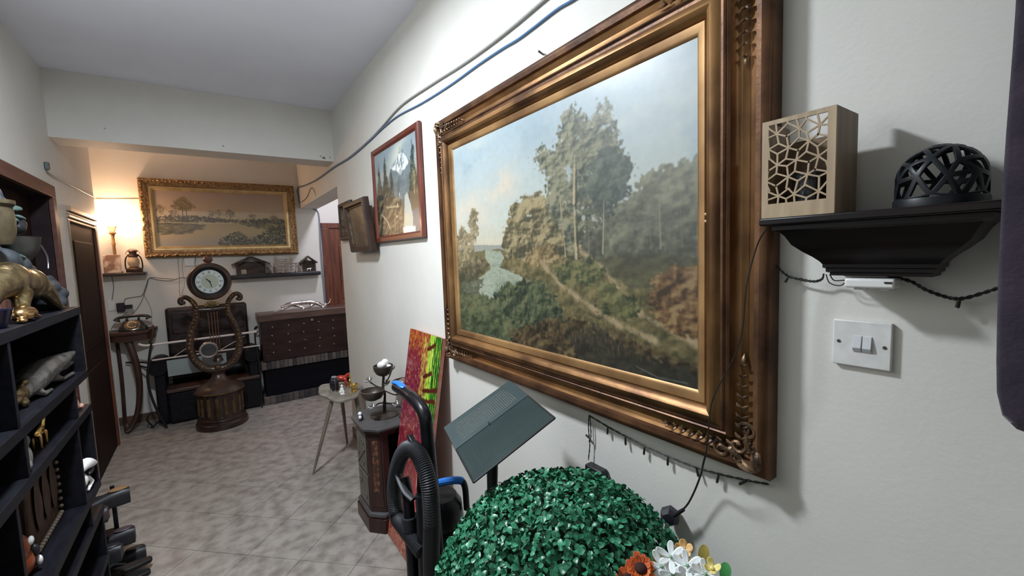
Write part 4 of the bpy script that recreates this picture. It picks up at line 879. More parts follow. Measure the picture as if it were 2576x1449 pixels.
for k in range(3):
    a = k*2.094+0.5; MB().tube([(-0.318, 1.12, 0.10), (-0.318+0.13*math.cos(a), 1.12+0.2*math.sin(a), 0.012)], 0.009, n=8).build('leg', BLACKPL, ms)

# ------------------------------------------------------------------ topiary ball
tc, tr = Vector((-0.365, 0.729, 0.772)), 0.322
tp = thing('topiary_ball', 'large artificial boxwood ball of glossy green leaves beside the wall', 'topiary', (tc.x, tc.y, 0))
LEAF = []
for k, (ca, cb_) in enumerate((((0.014, 0.125, 0.058), (0.030, 0.20, 0.10)), ((0.024, 0.17, 0.085), (0.055, 0.27, 0.15)), ((0.010, 0.09, 0.042), (0.024, 0.16, 0.075)))):
    LEAF.append(M('boxwood_leaf_%d' % k, ca, cb_, rough=0.36, scale=25, spec=0.5))
MB().ell(tc, tr-0.045, n=32, m=20).build('core', M('dark_green_core', (0.006, 0.03, 0.014), rough=0.9), tp)
MB().tube([(tc.x, tc.y, 0.16), (tc.x, tc.y, tc.z-tr+0.06)], 0.022, n=12).build('stem', M('brown_stem', (0.08, 0.045, 0.025), rough=0.8), tp)
MB().lathe([(0.0, 0.002), (0.13, 0.002), (0.165, 0.24), (0.175, 0.24), (0.175, 0.26), (0.155, 0.26), (0.15, 0.17), (0, 0.17)], (tc.x, tc.y, 0), 32).build('pot', M('dark_pot', (0.03, 0.028, 0.027), rough=0.5), tp)
def leaf_mesh(seed, mat):
    r = random.Random(seed); L = 0.0115; Wd = 0.0058; b = MB()
    rows = [(-0.002, 0.0012), (0.25*L, 0.72*Wd), (0.55*L, Wd), (0.82*L, 0.74*Wd), (L, 0.16*Wd)]
    vs = []
    cu_ = r.uniform(0.15, 0.5)
    for t, w in rows:
        z = -cu_*(t*t)/L*1.0
        vs += [(-w, t, z+0.28*w), (0, t, z), (w, t, z+0.28*w)]
    fs = []
    for i in range(4): fs += [(i*3, i*3+1, i*3+4, i*3+3), (i*3+1, i*3+2, i*3+5, i*3+4)]
    me = bpy.data.meshes.new('leaf'); me.from_pydata(vs, [], fs); me.materials.append(mat)
    me.polygons.foreach_set('use_smooth', [True]*len(fs)); return me
LM = [leaf_mesh(k, LEAF[k % 3]) for k in range(6)]
lr = random.Random(99); N_L = 20000; items = []
for k in range(N_L):
    zz = 1-2*(k+0.5)/N_L; ph = k*2.399963
    rr = math.sqrt(1-zz*zz); d = Vector((rr*math.cos(ph), rr*math.sin(ph), zz))
    d = (d+Vector((lr.gauss(0, 0.03), lr.gauss(0, 0.03), lr.gauss(0, 0.03)))).normalized()
    p = tc+d*(tr-0.024+lr.uniform(0, 0.026))
    tang = d.orthogonal().normalized(); tang = Matrix.Rotation(lr.uniform(0, 6.283), 3, d) @ tang
    tilt = lr.uniform(0.15, 0.85); yax = (tang*(1-tilt*0.6)+d*tilt).normalized()
    zax = (d-yax*d.dot(yax)).normalized(); zax = Matrix.Rotation(lr.gauss(0, 0.5), 3, yax) @ zax
    xax = yax.cross(zax); s = lr.uniform(0.8, 1.25)
    Mx = Matrix(((xax.x*s, yax.x*s, zax.x*s, p.x), (xax.y*s, yax.y*s, zax.y*s, p.y), (xax.z*s, yax.z*s, zax.z*s, p.z), (0, 0, 0, 1)))
    items.append((d.dot((camp-p).normalized())/(camp-p).length**2-0.15*max(0, 0.9-p.z), Mx, lr.randrange(6)))
items.sort(key=lambda q: -q[0])
near = set(); inv = Matrix.Translation(-ORG[tp.name])
for q in items[:300]:
    o = bpy.data.objects.new('leaf', LM[q[2]]); COL.objects.link(o); o.parent = tp; o.matrix_local = inv @ q[1]
for g in range(3):
    b = MB()
    me = bpy.data.meshes.new('foliage'); V = []; F = []
    for sc_, Mx, mi in items[300:]:
        if mi % 3 != g: continue
        n0 = len(V); src = LM[mi]
        V += [(inv @ Mx) @ v.co for v in src.vertices]; F += [tuple(i+n0 for i in pp.vertices) for pp in src.polygons]
    me.from_pydata([tuple(v) for v in V], [], F); me.materials.append(LEAF[g]); me.polygons.foreach_set('use_smooth', [True]*len(F))
    o = bpy.data.objects.new('foliage', me); COL.objects.link(o); o.parent = tp; o['kind'] = 'stuff'

# ------------------------------------------------------------------ artificial flowers in a tall vase
vs_ = MB().lathe([(0.0, 0.002), (0.07, 0.002), (0.075, 0.02), (0.05, 0.30), (0.035, 0.62), (0.030, 0.80), (0.036, 0.86), (0.032, 0.86), (0.026, 0.80), (0.0, 0.78)], (-0.40, 0.335, 0), 28).build('floor_vase', M('grey_vase', (0.16, 0.17, 0.17), (0.22, 0.23, 0.22), rough=0.4, scale=7))
tag(vs_, 'tall slim vase on the floor holding the artificial flowers', 'vase')
def petal(b, c, d, out, L, Wd, cup):
    c = Vector(c); d = Vector(d).normalized(); out = Vector(out).normalized(); s = d.cross(out).normalized()
    rows = [(0, 0.22), (0.3, 0.72), (0.6, 1.0), (0.85, 0.86), (1.0, 0.30)]; vs = []
    for t, w in rows:
        pc = c+d*(L*t)+out*(cup*L*t*t)
        vs += [pc-s*(Wd*w)+out*(0.15*Wd), pc, pc+s*(Wd*w)+out*(0.15*Wd)]
    fs = []
    for i in range(4): fs += [(i*3, i*3+1, i*3+4, i*3+3), (i*3+1, i*3+2, i*3+5, i*3+4)]
    b.add(vs, fs)
def flower(c, out, n, L, Wd, cup, pm, cm, cr, lab, grp, cat='flower', layers=1, name='artificial_flower'):
    c = Vector(c); out = Vector(out).normalized(); t = thing(name, lab, cat, c, grp)
    a = out.orthogonal().normalized()
    for ly in range(layers):
        for k in range(n):
            d = Matrix.Rotation(2*math.pi*(k+0.5*ly)/n+rng.uniform(-0.1, 0.1), 3, out) @ a
            b = MB(); petal(b, c+out*0.002*ly, d, out, L*(1-0.25*ly)*rng.uniform(0.9, 1.1), Wd, cup+0.3*ly+rng.uniform(-0.1, 0.1))
            o = b.build('petal', pm, t, smooth=180); q = o.modifiers.new('Soft', 'SUBSURF'); q.levels = 1; q.render_levels = 1; s = o.modifiers.new('T', 'SOLIDIFY'); s.thickness = 0.0006
    MB().ell(c+out*0.003, (cr, cr, cr*0.7), n=12, m=8).build('flower_centre', cm, t)
    foot = Vector((-0.40+rng.uniform(-0.012, 0.012), 0.335+rng.uniform(-0.012, 0.012), 0.80))
    MB().tube(spline([c-out*0.001, c-out*0.03, (c+foot)/2+Vector((0, 0, -0.02)), foot], 5), 0.0016, n=5).build('stem', M('green_stem', (0.05, 0.16, 0.05), rough=0.6), t)
WP = M('white_petal', (0.74, 0.78, 0.78), (0.82, 0.85, 0.84), rough=0.5, scale=20); OP = M('orange_petal', (0.42, 0.055, 0.012), (0.55, 0.12, 0.02), rough=0.5, scale=20)
YP = M('yellow_petal', (0.72, 0.62, 0.22), rough=0.5); PCH = M('peach_petal', (0.62, 0.36, 0.12), (0.7, 0.45, 0.2), rough=0.5, scale=15); OLV = M('olive_petal', (0.32, 0.25, 0.05), rough=0.6)
DKC = M('dark_flower_centre', (0.03, 0.008, 0.006), rough=0.9); GC = M('green_centre', (0.2, 0.35, 0.2), rough=0.7); GLF = M('bright_leaf', (0.06, 0.28, 0.08), rough=0.45)
FL = 'artificial flowers in the vase'
WLAB = ['topmost white star-petalled artificial flower of the cluster', 'white artificial flower directly under the rust-orange bud', 'white artificial flower nearest the orange daisy', 'lowest white artificial flower beside the small yellow blossom of the orange side', 'white artificial flower beside the yellow blossom at the wall side', 'white artificial flower in the middle of the cluster']
tocam = lambda p: (camp-Vector(p)).normalized()
for k, (p, dd, n) in enumerate((((-0.345, 0.451, 1.072), (-0.2, -0.2, 0.5), 6), ((-0.34, 0.422, 1.070), (0.1, -0.2, 0.5), 6), ((-0.35, 0.468, 1.046), (-0.3, -0.1, 0.2), 6), ((-0.35, 0.445, 1.045), (-0.2, -0.4, 0.2), 6), ((-0.34, 0.388, 1.075), (0.2, -0.3, 0.4), 6), ((-0.352, 0.413, 1.052), (-0.1, -0.5, 0.2), 6))):
    flower(p, tocam(p)+Vector(dd), n, 0.026, 0.0066, 0.25, WP, GC, 0.0035, WLAB[k], FL)
p = (-0.385, 0.488, 1.046); flower(p, tocam(p)+Vector((0.25, 0.2, 0)), 16, 0.026, 0.0055, 0.12, OP, DKC, 0.0125, 'orange daisy with a dark centre against the topiary leaves', FL, layers=2)
p = (-0.39, 0.515, 1.015); flower(p, tocam(p)+Vector((-0.2, 0.1, 0.3)), 12, 0.020, 0.0055, 0.15, OP, DKC, 0.008, 'second orange daisy at the very bottom beneath the first', FL)
p = (-0.31, 0.432, 1.040); flower(p, tocam(p), 7, 0.020, 0.009, 0.5, PCH, M('peach_heart', (0.6, 0.4, 0.15), rough=0.6), 0.005, 'peach-coloured bloom tucked behind the white flowers', FL, layers=2)
p = (-0.30, 0.455, 1.063); flower(p, tocam(p)+Vector((0, 0, 0.6)), 5, 0.016, 0.008, 0.5, PCH, OLV, 0.004, 'small rust-orange bud touching the topiary above the white flowers', FL)
p = (-0.335, 0.378, 1.089); flower(p, tocam(p)+Vector((0, 0, 1)), 4, 0.013, 0.006, 0.8, YP, YP, 0.004, 'small pale yellow blossom at the wall side of the flowers', FL)
p = (-0.36, 0.463, 1.022); flower(p, tocam(p)+Vector((0, 0, 0.5)), 4, 0.013, 0.006, 0.6, YP, YP, 0.004, 'small pale yellow blossom between orange and white flowers', FL)
for p, L_, m_, lab in (((-0.335, 0.492, 1.02), 0.045, OLV, 'narrow olive-yellow leaf between orange daisy and white flowers'), ((-0.31, 0.412, 1.055), 0.05, OLV, 'curled olive-brown leaf behind the white flowers'), ((-0.31, 0.372, 1.05), 0.045, GLF, 'bright green leaf beside the small yellow blossom')):
    b = MB(); petal(b, p, (0.05, -0.1, 1), tocam(p), L_, 0.010, -0.3)
    foot = Vector((-0.40, 0.335, 0.80)); b.tube(spline([p, (Vector(p)+foot)/2+Vector((0, 0, -0.03)), foot], 5), 0.0015, n=5)
    o = b.build('artificial_leaf', m_, smooth=180); o.modifiers.new('Soft', 'SUBSURF').render_levels = 1; tag(o, lab, 'leaf', FL)

# ------------------------------------------------------------------ vacuum cleaner
VB = M('vacuum_black', (0.006, 0.006, 0.008), rough=0.33, spec=0.3); VG = M('vacuum_dark_grey', (0.016, 0.017, 0.021), rough=0.5); VBL = M('vacuum_blue', (0.02, 0.16, 0.55), rough=0.35)
vc = thing('vacuum_cleaner', 'black upright vacuum cleaner with ribbed hose and blue grips beside the topiary', 'vacuum cleaner', (-0.36, 1.5, 0))
MB().tube(spline([(-0.39, 1.40, 0.05), (-0.39, 1.39, 0.45), (-0.40, 1.39, 0.80), (-0.40, 1.408, 0.99), (-0.40, 1.42, 1.065), (-0.40, 1.485, 1.098), (-0.40, 1.60, 1.108), (-0.40, 1.70, 1.108)], 8), [0.024]*45+[0.021]*12, n=14).build('handle_tube', VB, vc)
MB().tube(spline([(-0.405, 1.60, 1.128), (-0.405, 1.66, 1.133), (-0.405, 1.715, 1.124)], 5), [0.006]+[0.014]*9+[0.006], n=10, flat=0.55).build('blue_grip', VBL, vc)
hp = spline([(-0.43, 1.44, 0.55), (-0.45, 1.56, 0.59), (-0.45, 1.645, 0.60), (-0.45, 1.655, 0.70), (-0.45, 1.60, 0.82), (-0.45, 1.515, 0.915), (-0.45, 1.425, 0.958), (-0.45, 1.345, 0.938), (-0.45, 1.297, 0.87), (-0.45, 1.292, 0.76), (-0.45, 1.315, 0.60), (-0.45, 1.32, 0.42), (-0.44, 1.33, 0.20)], 26)
MB().tube(hp, [0.0275+(0.0022 if (i % 2) else -0.0012) for i in range(len(hp))], n=14).build('ribbed_hose', VG, vc, smooth=60)
MB().obox((-0.45, 1.43, 0.985), (0.02, 0.05, 0.02), (0.5, 0, 0)).build('hose_clip', VB, vc, bevel=0.004)
MB().tube([(-0.44, 1.54, 0.03), (-0.44, 1.525, 0.45), (-0.44, 1.53, 0.72), (-0.44, 1.56, 0.79)], [0.024, 0.022, 0.022, 0.020], n=12).build('wand', VB, vc)
MB().tube([(-0.44, 1.525, 0.60), (-0.44, 1.527, 0.65)], [0.031, 0.031], n=14).build('wand_collar', VG, vc)
MB().tube(spline([(-0.44, 1.475, 0.74), (-0.455, 1.52, 0.76), (-0.455, 1.585, 0.80), (-0.45, 1.60, 0.845)], 5), 0.014, n=10, flat=0.6).build('wand_holder', VG, vc)
MB().tube([(-0.41, 1.47, 0.03), (-0.41, 1.455, 0.76)], [0.035, 0.028], n=12).build('spine', VB, vc)
MB().tube([(-0.41, 1.485, 0.76), (-0.41, 1.47, 0.85)], [0.012, 0.010], n=10).build('crevice_tool', VB, vc)
MB().tube([(-0.405, 1.45, 0.76), (-0.405, 1.44, 0.83)], [0.013, 0.012], n=10).build('brush_tool', VB, vc)
cx, cy = -0.335, 1.475
MB().lathe([(0.0, 0.03), (0.083, 0.03), (0.087, 0.06), (0.089, 0.50), (0.082, 0.52), (0.086, 0.54), (0.089, 0.60), (0.084, 0.615), (0.089, 0.63), (0.084, 0.69), (0.065, 0.72), (0.0, 0.725)], (cx, cy, 0), 32).build('canister', VB, vc)
hc = spline([(-0.385, 1.478, 0.66), (-0.382, 1.476, 0.745), (-0.355, 1.462, 0.776), (-0.280, 1.428, 0.780), (-0.256, 1.416, 0.755), (-0.252, 1.414, 0.66)], 6)
MB().tube(hc, 0.012, n=10).build('canister_handle', VB, vc)
MB().tube(hc[8:22], 0.0145, n=10).build('blue_handle_grip', VBL, vc)
MB().box(-0.55, -0.22, 1.30, 1.62, 0.006, 0.075).build('floor_head', VB, vc, bevel=0.02, seg=3)

# ------------------------------------------------------------------ chamfered cabinet with a bowl tree on it
CABT = M('dark_cabinet_top', (0.045, 0.043, 0.045), (0.075, 0.072, 0.073), rough=0.42, scale=10)
CABB = M('dark_red_lacquer', (0.022, 0.009, 0.008), (0.045, 0.018, 0.014), rough=0.35, scale=7, stretch=(3, 3, 0.6))
CABG = M('worn_grey_wood', (0.10, 0.085, 0.07), (0.17, 0.15, 0.125), rough=0.6, scale=9, stretch=(2, 2, 0.7))
fpr = [(-0.012, 2.455), (-0.245, 2.455), (-0.315, 2.53), (-0.315, 2.76), (-0.245, 2.835), (-0.012, 2.835)]
def off(poly, d):
    c = Vector((-0.012, 2.645)); out = []
    for x, y in poly:
        out.append((x-(d if x < -0.02 else 0), y+(d if y > 2.645 else -d)*(1 if x > -0.30 else 0.42)))
    return out
cab = thing('chamfered_cabinet', 'dark carved pedestal cabinet with chamfered corners against the wall', 'cabinet', (-0.16, 2.645, 0))
MB().prism([(x, y, 0.12) for x, y in off(fpr, -0.012)], (0, 0, 0.49)).build('body', CABB, cab, smooth=0)
MB().prism([(x, y, 0.0005) for x, y in off(fpr, 0.010)], (0, 0, 0.085)).build('plinth', CABB, cab, smooth=0, bevel=0.004)
MB().prism([(x, y, 0.0855) for x, y in off(fpr, 0.004)], (0, 0, 0.034)).build('plinth_moulding', CABT, cab, smooth=0, bevel=0.012, seg=3)
MB().prism([(x, y, 0.610) for x, y in off(fpr, 0.004)], (0, 0, 0.012)).build('neck_moulding', CABB, cab, smooth=0, bevel=0.003)
MB().prism([(x, y, 0.622) for x, y in off(fpr, 0.014)], (0, 0, 0.024)).build('top', CABT, cab, smooth=0, bevel=0.009, seg=3)
def face_panel(a, b_, u0, u1, z0, z1, t, mat, nm):
    a, b_ = Vector((*a, 0)), Vector((*b_, 0)); e = (b_-a); nn = Vector((e.y, -e.x, 0)).normalized()
    if nn.x > 0: nn = -nn
    p, q = a+e*u0, a+e*u1
    MB().prism([(p.x, p.y, z0), (q.x, q.y, z0), (q.x, q.y, z1), (p.x, p.y, z1)], nn*t).build(nm, mat, cab, smooth=0, bevel=0.003)
inn = off(fpr, -0.012)
for z0, z1 in ((0.14, 0.33), (0.345, 0.595)): face_panel(inn[2], inn[3], 0.08, 0.92, z0, z1, 0.006, CABG, 'carved_side_panel')
face_panel(inn[1], inn[2], 0.12, 0.88, 0.15, 0.59, 0.004, CABB, 'front_panel')
PAINTED = M('painted_flowers', (0.05, 0.022, 0.012), (0.22, 0.10, 0.045), rough=0.5, scale=38, detail=3, lo=0.45, hi=0.68)
face_panel(inn[1], inn[2], 0.30, 0.70, 0.24, 0.56, 0.0065, PAINTED, 'painted_panel')
face_panel(inn[0], inn[1], 0.25, 0.85, 0.15, 0.59, 0.004, CABB, 'side_panel')
b = MB()
for k, (yy, zz) in enumerate(((2.60, 0.53), (2.70, 0.44), (2.61, 0.40), (2.69, 0.26), (2.60, 0.19))):
    sp = [( -0.312, yy+0.02*math.cos(a)*(1-a/8), zz+0.02*math.sin(a)*(1-a/8)) for a in [i*0.55 for i in range(11)]]
    b.tube(sp, 0.0028, n=6)
b.tube(spline([(-0.311, 2.56, 0.50), (-0.311, 2.66, 0.42), (-0.311, 2.72, 0.37)], 5), 0.003, n=6)
tag(b.build('carved_scroll', CABG, cab), kind='stuff')
b = MB()
for yy, z0 in ((2.55, 0.05), (2.74, 0.05)): b.ell((-0.326, yy, z0), (0.01, 0.016, 0.028), n=10, m=8)

BRZ = M('dark_bronze', (0.055, 0.042, 0.034), (0.095, 0.075, 0.062), rough=0.42, metal=0.5, scale=14); BRI = M('bronze_inside', (0.07, 0.055, 0.05), rough=0.5, metal=0.3)
SIL = M('silver_flower', (0.26, 0.25, 0.24), rough=0.38, metal=0.85)
bt = thing('bowl_tree', 'dark bronze candle tree with three bowls and silver flowers on the cabinet', 'candle holder', (-0.15, 2.65, 0.646))
MB().lathe([(0.0, 0.0005), (0.088, 0.0005), (0.088, 0.005), (0.07, 0.014), (0.035, 0.024), (0.015, 0.03), (0.0, 0.031)], (-0.15, 2.65, 0.646), 32).build('base', BRZ, bt)
MB().tube(spline([(-0.15, 2.65, 0.672), (-0.148, 2.648, 0.72), (-0.142, 2.65, 0.78), (-0.15, 2.655, 0.82), (-0.142, 2.65, 0.895)], 6), [0.011]*8+[0.008]*17, n=10).build('stem', BRZ, bt)
def bowl(c, r, h, nm='bowl'):
    pr = [(0.0, -h), (r*0.35, -h*0.97), (r*0.7, -h*0.78), (r*0.92, -h*0.42), (r, 0.0), (r*0.93, 0.003), (r*0.86, -h*0.40), (r*0.62, -h*0.70), (0.0, -h*0.86)]
    return MB().lathe(pr, c, 28).build(nm, BRZ, bt)
bowl((-0.142, 2.65, 0.962), 0.062, 0.066); bowl((-0.226, 2.62, 0.828), 0.072, 0.062); bowl((-0.068, 2.515, 0.882), 0.066, 0.064)
for pts in ([(-0.142, 2.65, 0.80), (-0.18, 2.64, 0.772), (-0.226, 2.62, 0.768)], [(-0.142, 2.65, 0.80), (-0.10, 2.57, 0.785), (-0.068, 2.515, 0.820)], [(-0.142, 2.65, 0.815), (-0.18, 2.68, 0.83), (-0.215, 2.70, 0.86)], [(-0.142, 2.65, 0.72), (-0.2, 2.60, 0.745), (-0.24, 2.57, 0.735)], [(-0.142, 2.65, 0.72), (-0.12, 2.56, 0.735), (-0.115, 2.51, 0.735)], [(-0.142, 2.65, 0.83), (-0.1, 2.68, 0.87), (-0.075, 2.69, 0.91)]):
    MB().tube(spline(pts, 5), 0.0045, n=7).build('branch', BRZ, bt)
def metal_flower(c, r=0.022):
    c = Vector(c); out = (tocam(c)*0.4+Vector((-0.3, 0.1, 0.7))).normalized(); a = out.orthogonal().normalized(); b = MB()
    for k in range(5):
        d = Matrix.Rotation(2*math.pi*k/5+0.3, 3, out) @ a
        petal(b, c, d, out, r*1.15, r*0.42, 0.55)
    b.ell(c+out*0.003, 0.004, n=8, m=6); o = b.build('silver_flower', SIL, bt, smooth=180); o.modifiers.new('T', 'SOLIDIFY').thickness = 0.0012
for c in ((-0.22, 2.70, 0.868), (-0.245, 2.565, 0.738), (-0.118, 2.505, 0.742), (-0.07, 2.69, 0.918), (-0.125, 2.645, 0.842)): metal_flower(c)
WAX = M('white_egg', (0.80, 0.79, 0.78), rough=0.4)
for k, (c, r, rot, lab) in enumerate((((-0.157, 2.632, 0.972), (0.024, 0.024, 0.033), (1.2, 0, 0.4), 'white egg lying at the front of the top bronze bowl'), ((-0.125, 2.660, 0.977), (0.024, 0.024, 0.033), (1.2, 0, -0.5), 'white egg at the back of the top bronze bowl'), ((-0.117, 2.626, 0.955), (0.016, 0.016, 0.02), (1.2, 0, 0.9), 'smallest white egg wedged low in the top bronze bowl'))):
    tag(MB().ell(c, r, rot=rot).build('decorative_egg', WAX), lab, 'egg', 'eggs in the top bowl')
tag(MB().ell((-0.068, 2.515, 0.862), (0.036, 0.036, 0.034), n=20, m=14).build('decorative_ball', M('marbled_brown', (0.16, 0.11, 0.095), (0.26, 0.19, 0.165), rough=0.3, scale=20)), 'marbled brown ball resting in the bronze bowl nearest the red canvas', 'ball')
pg = thing('bird_figurine', 'tiny black and white bird figurine at the cabinet top edge', 'figurine', (-0.296, 2.66, 0.646))
organic('body', M('figurine_black', (0.02, 0.02, 0.022), rough=0.3), pg, [('e', (-0.296, 2.66, 0.664), (0.015, 0.015, 0.018)), ('e', (-0.296, 2.66, 0.687), (0.010, 0.010, 0.010)), ('e', (-0.303, 2.652, 0.650), (0.008, 0.008, 0.004)), ('e', (-0.289, 2.667, 0.650), (0.008, 0.008, 0.004))], 0.0025)
MB().ell((-0.302, 2.652, 0.690), (0.012, 0.012, 0.012)).build('white_head', WAX, pg); MB().ell((-0.303, 2.648, 0.669), (0.010, 0.010, 0.013)).build('white_breast', WAX, pg)

# ------------------------------------------------------------------ three-legged side table with a lobed top
TBW = M('weathered_table', (0.17, 0.15, 0.12), (0.27, 0.245, 0.205), rough=0.45, scale=9, stretch=(1.5, 1.5, 1)); TBL = M('table_leg_wood', (0.12, 0.10, 0.075), (0.19, 0.16, 0.12), rough=0.5, scale=8, stretch=(3, 3, 0.6))
tx, ty, tz = -0.195, 3.60, 0.565
tb = thing('lobed_side_table', 'small three-legged side table with a lobed grey-brown top', 'table', (tx, ty, 0))
pl_ = []
for k in range(72):
    a = 2*math.pi*k/72; r = 0.158*(1+0.16*math.cos(3*(a-0.2))*0.5+0.05*math.cos(6*a))
    pl_.append((tx+r*math.cos(a)*1.0, ty+r*math.sin(a)*1.7, tz))
MB().prism(pl_, (0, 0, 0.022)).build('top', TBW, tb, smooth=30, bevel=0.005)
for fx, fy, ux, uy in ((-0.455, 3.505, -0.285, 3.47), (-0.07, 3.36, -0.12, 3.43), (-0.10, 3.90, -0.15, 3.78)):
    MB().tube([(ux, uy, tz), ((fx+ux)/2, (fy+uy)/2, tz/2), (fx, fy, 0.002)], [0.017, 0.014, 0.008], n=8).build('leg', TBL, tb)
zt = tz+0.022
ek = thing('elephant_figurine', 'black elephant figurine on the lobed side table', 'figurine', (-0.230, 3.62, zt))
organic('body', M('figurine_black', (0.02, 0.02, 0.022)), ek, [('e', (-0.230, 3.63, zt+0.075), (0.030, 0.05, 0.030)), ('e', (-0.237, 3.575, zt+0.085), (0.024, 0.026, 0.026)), ('t', [(-0.239, 3.555, zt+0.08), (-0.241, 3.54, zt+0.045), (-0.243, 3.532, zt+0.02)], [0.010, 0.007, 0.005]),
    *[('t', [(x, y, zt+0.07), (x, y, zt+0.004)], [0.013, 0.011]) for x in (-0.247, -0.215) for y in (3.60, 3.665)], ('e', (-0.210, 3.575, zt+0.088), (0.006, 0.018, 0.022)), ('e', (-0.263, 3.578, zt+0.088), (0.006, 0.018, 0.022))], 0.004)
MB().ell((-0.227, 3.635, zt+0.104), (0.022, 0.030, 0.006)).build('saddle_cloth', M('grey_blue_cloth', (0.2, 0.24, 0.25), rough=0.6), ek)
rk = thing('red_horse_figurine', 'glossy red figurine with a gilt rider on the lobed side table', 'figurine', (-0.165, 3.66, zt))
organic('body', M('red_enamel', (0.45, 0.035, 0.02), rough=0.25, coat=0.3), rk, [('e', (-0.170, 3.67, zt+0.075), (0.05, 0.024, 0.024), (0, 0, -0.4)), ('t', [(-0.135, 3.655, zt+0.080), (-0.120, 3.645, zt+0.100)], [0.017, 0.014]), ('e', (-0.113, 3.64, zt+0.105), (0.016, 0.012, 0.012)), *[('t', [(x, y, zt+0.07), (x+0.004, y, zt+0.003)], [0.011, 0.007]) for x, y in ((-0.200, 3.67), (-0.190, 3.70), (-0.140, 3.64), (-0.130, 3.67))]], 0.004)
organic('gilt_rider', M('bright_gold', (0.72, 0.48, 0.16), rough=0.22, metal=1.0), rk, [('e', (-0.115, 3.60, zt+0.05), (0.014, 0.014, 0.024)), ('e', (-0.115, 3.60, zt+0.088), (0.012, 0.012, 0.012)), ('t', [(-0.115, 3.60, zt+0.06), (-0.127, 3.585, zt+0.003)], [0.008, 0.006]), ('t', [(-0.113, 3.60, zt+0.06), (-0.100, 3.59, zt+0.003)], [0.008, 0.006]), ('t', [(-0.115, 3.60, zt+0.095), (-0.111, 3.60, zt+0.125)], [0.010, 0.004])], 0.0035)
gpot = MB().lathe([(0.0, 0.0005), (0.020, 0.0005), (0.022, 0.008), (0.012, 0.018), (0.026, 0.03), (0.030, 0.045), (0.034, 0.06), (0.030, 0.061), (0.024, 0.045), (0.0, 0.03)], (-0.120, 3.47, zt), 24).build('brass_cup', M('bright_gold', (0.7, 0.5, 0.2)))
tag(gpot, 'small polished brass cup near the table edge', 'cup')
wk = thing('white_figurine', 'small white seated figurine on the lobed side table', 'figurine', (-0.200, 3.52, zt))
organic('body', WAX, wk, [('e', (-0.200, 3.52, zt+0.022), (0.016, 0.016, 0.022)), ('e', (-0.200, 3.515, zt+0.052), (0.011, 0.011, 0.012)), ('e', (-0.215, 3.51, zt+0.008), (0.012, 0.008, 0.007)), ('e', (-0.190, 3.505, zt+0.008), (0.010, 0.008, 0.007))], 0.003)
MB().box(-0.227, -0.197, 3.445, 3.478, zt+0.0005, zt+0.012).build('white_block', WAX, wk, bevel=0.002)
# ------------------------------------------------------------------ far end: trunk on a brick-edged plinth, silver leopard
TRK = M('trunk_wood', (0.018, 0.009, 0.008), (0.036, 0.018, 0.014), spec=0.3, rough=0.42, scale=5, stretch=(0.8, 4, 4)); TRT = M('trunk_top', (0.07, 0.04, 0.03), (0.12, 0.07, 0.055), rough=0.35, scale=5, stretch=(0.8, 4, 4)); STUD = M('dull_stud', (0.30, 0.24, 0.2), rough=0.35, metal=0.9)
x0, x1 = -0.555, 0.44
tk = thing('wooden_trunk', 'studded dark wooden trunk with the silver leopard on its lid', 'trunk', (-0.05, 5.71, 0.505))
MB().box(x0, x1, 5.56, 5.86, 0.505, 0.96).build('body', TRK, tk, smooth=0, bevel=0.006)
MB().box(x0-0.02, x1+0.02, 5.545, 5.875, 0.962, 1.048).build('lid', TRT, tk, smooth=0, bevel=0.01, seg=3)
for k in range(6):
    for j in range(4):
        xx = -0.45+0.165*k+0.01*(j % 2); zz = 0.60+0.098*j
        MB().ell((xx, 5.558, zz), (0.009, 0.006, 0.009), n=8, m=6).build('stud', STUD, tk)
MB().lathe([(0.0, 0), (0.018, 0), (0.016, 0.008), (0.0, 0.01)], (-0.02, 5.556, 0.93), 16, rot=(math.pi/2, 0, 0)).build('lock_plate', STUD, tk)
MB().tube(spline([(-0.576, 5.66, 0.90), (-0.60, 5.68, 0.88), (-0.60, 5.74, 0.88), (-0.576, 5.76, 0.90)], 5), 0.009, n=8).build('end_handle', TRK, tk)
for xx in (x0+0.02, x1-0.08): MB().box(xx, xx+0.06, 5.548, 5.565, 0.506, 0.58).build('foot', TRK, tk, smooth=0, bevel=0.004)
pn = thing('brick_edged_plinth', 'black plinth with courses of upright bricks at top and bottom', 'plinth', (-0.05, 5.7, 0))
MB().box(-0.545, 0.47, 5.60, 5.90, 0.096, 0.409).build('black_panel', M('plinth_black', (0.003, 0.003, 0.006), rough=0.6, spec=0.15), pn, smooth=0)
MB().box(-0.57, 0.49, 5.572, 5.905, 0.412, 0.497).build('top_bed', M('mortar', (0.06, 0.055, 0.05), rough=0.9), pn, smooth=0)
MB().box(-0.57, 0.49, 5.572, 5.905, 0.0008, 0.088).build('bottom_bed', M('mortar', (0.06, 0.055, 0.05)), pn, smooth=0)
BK = [M('old_brick_%d' % k, c, tuple(q*1.5 for q in c), rough=0.85, scale=25, bump=0.3, bscale=60) for k, c in enumerate(((0.065, 0.054, 0.048), (0.042, 0.037, 0.036), (0.088, 0.072, 0.062), (0.028, 0.026, 0.027)))]
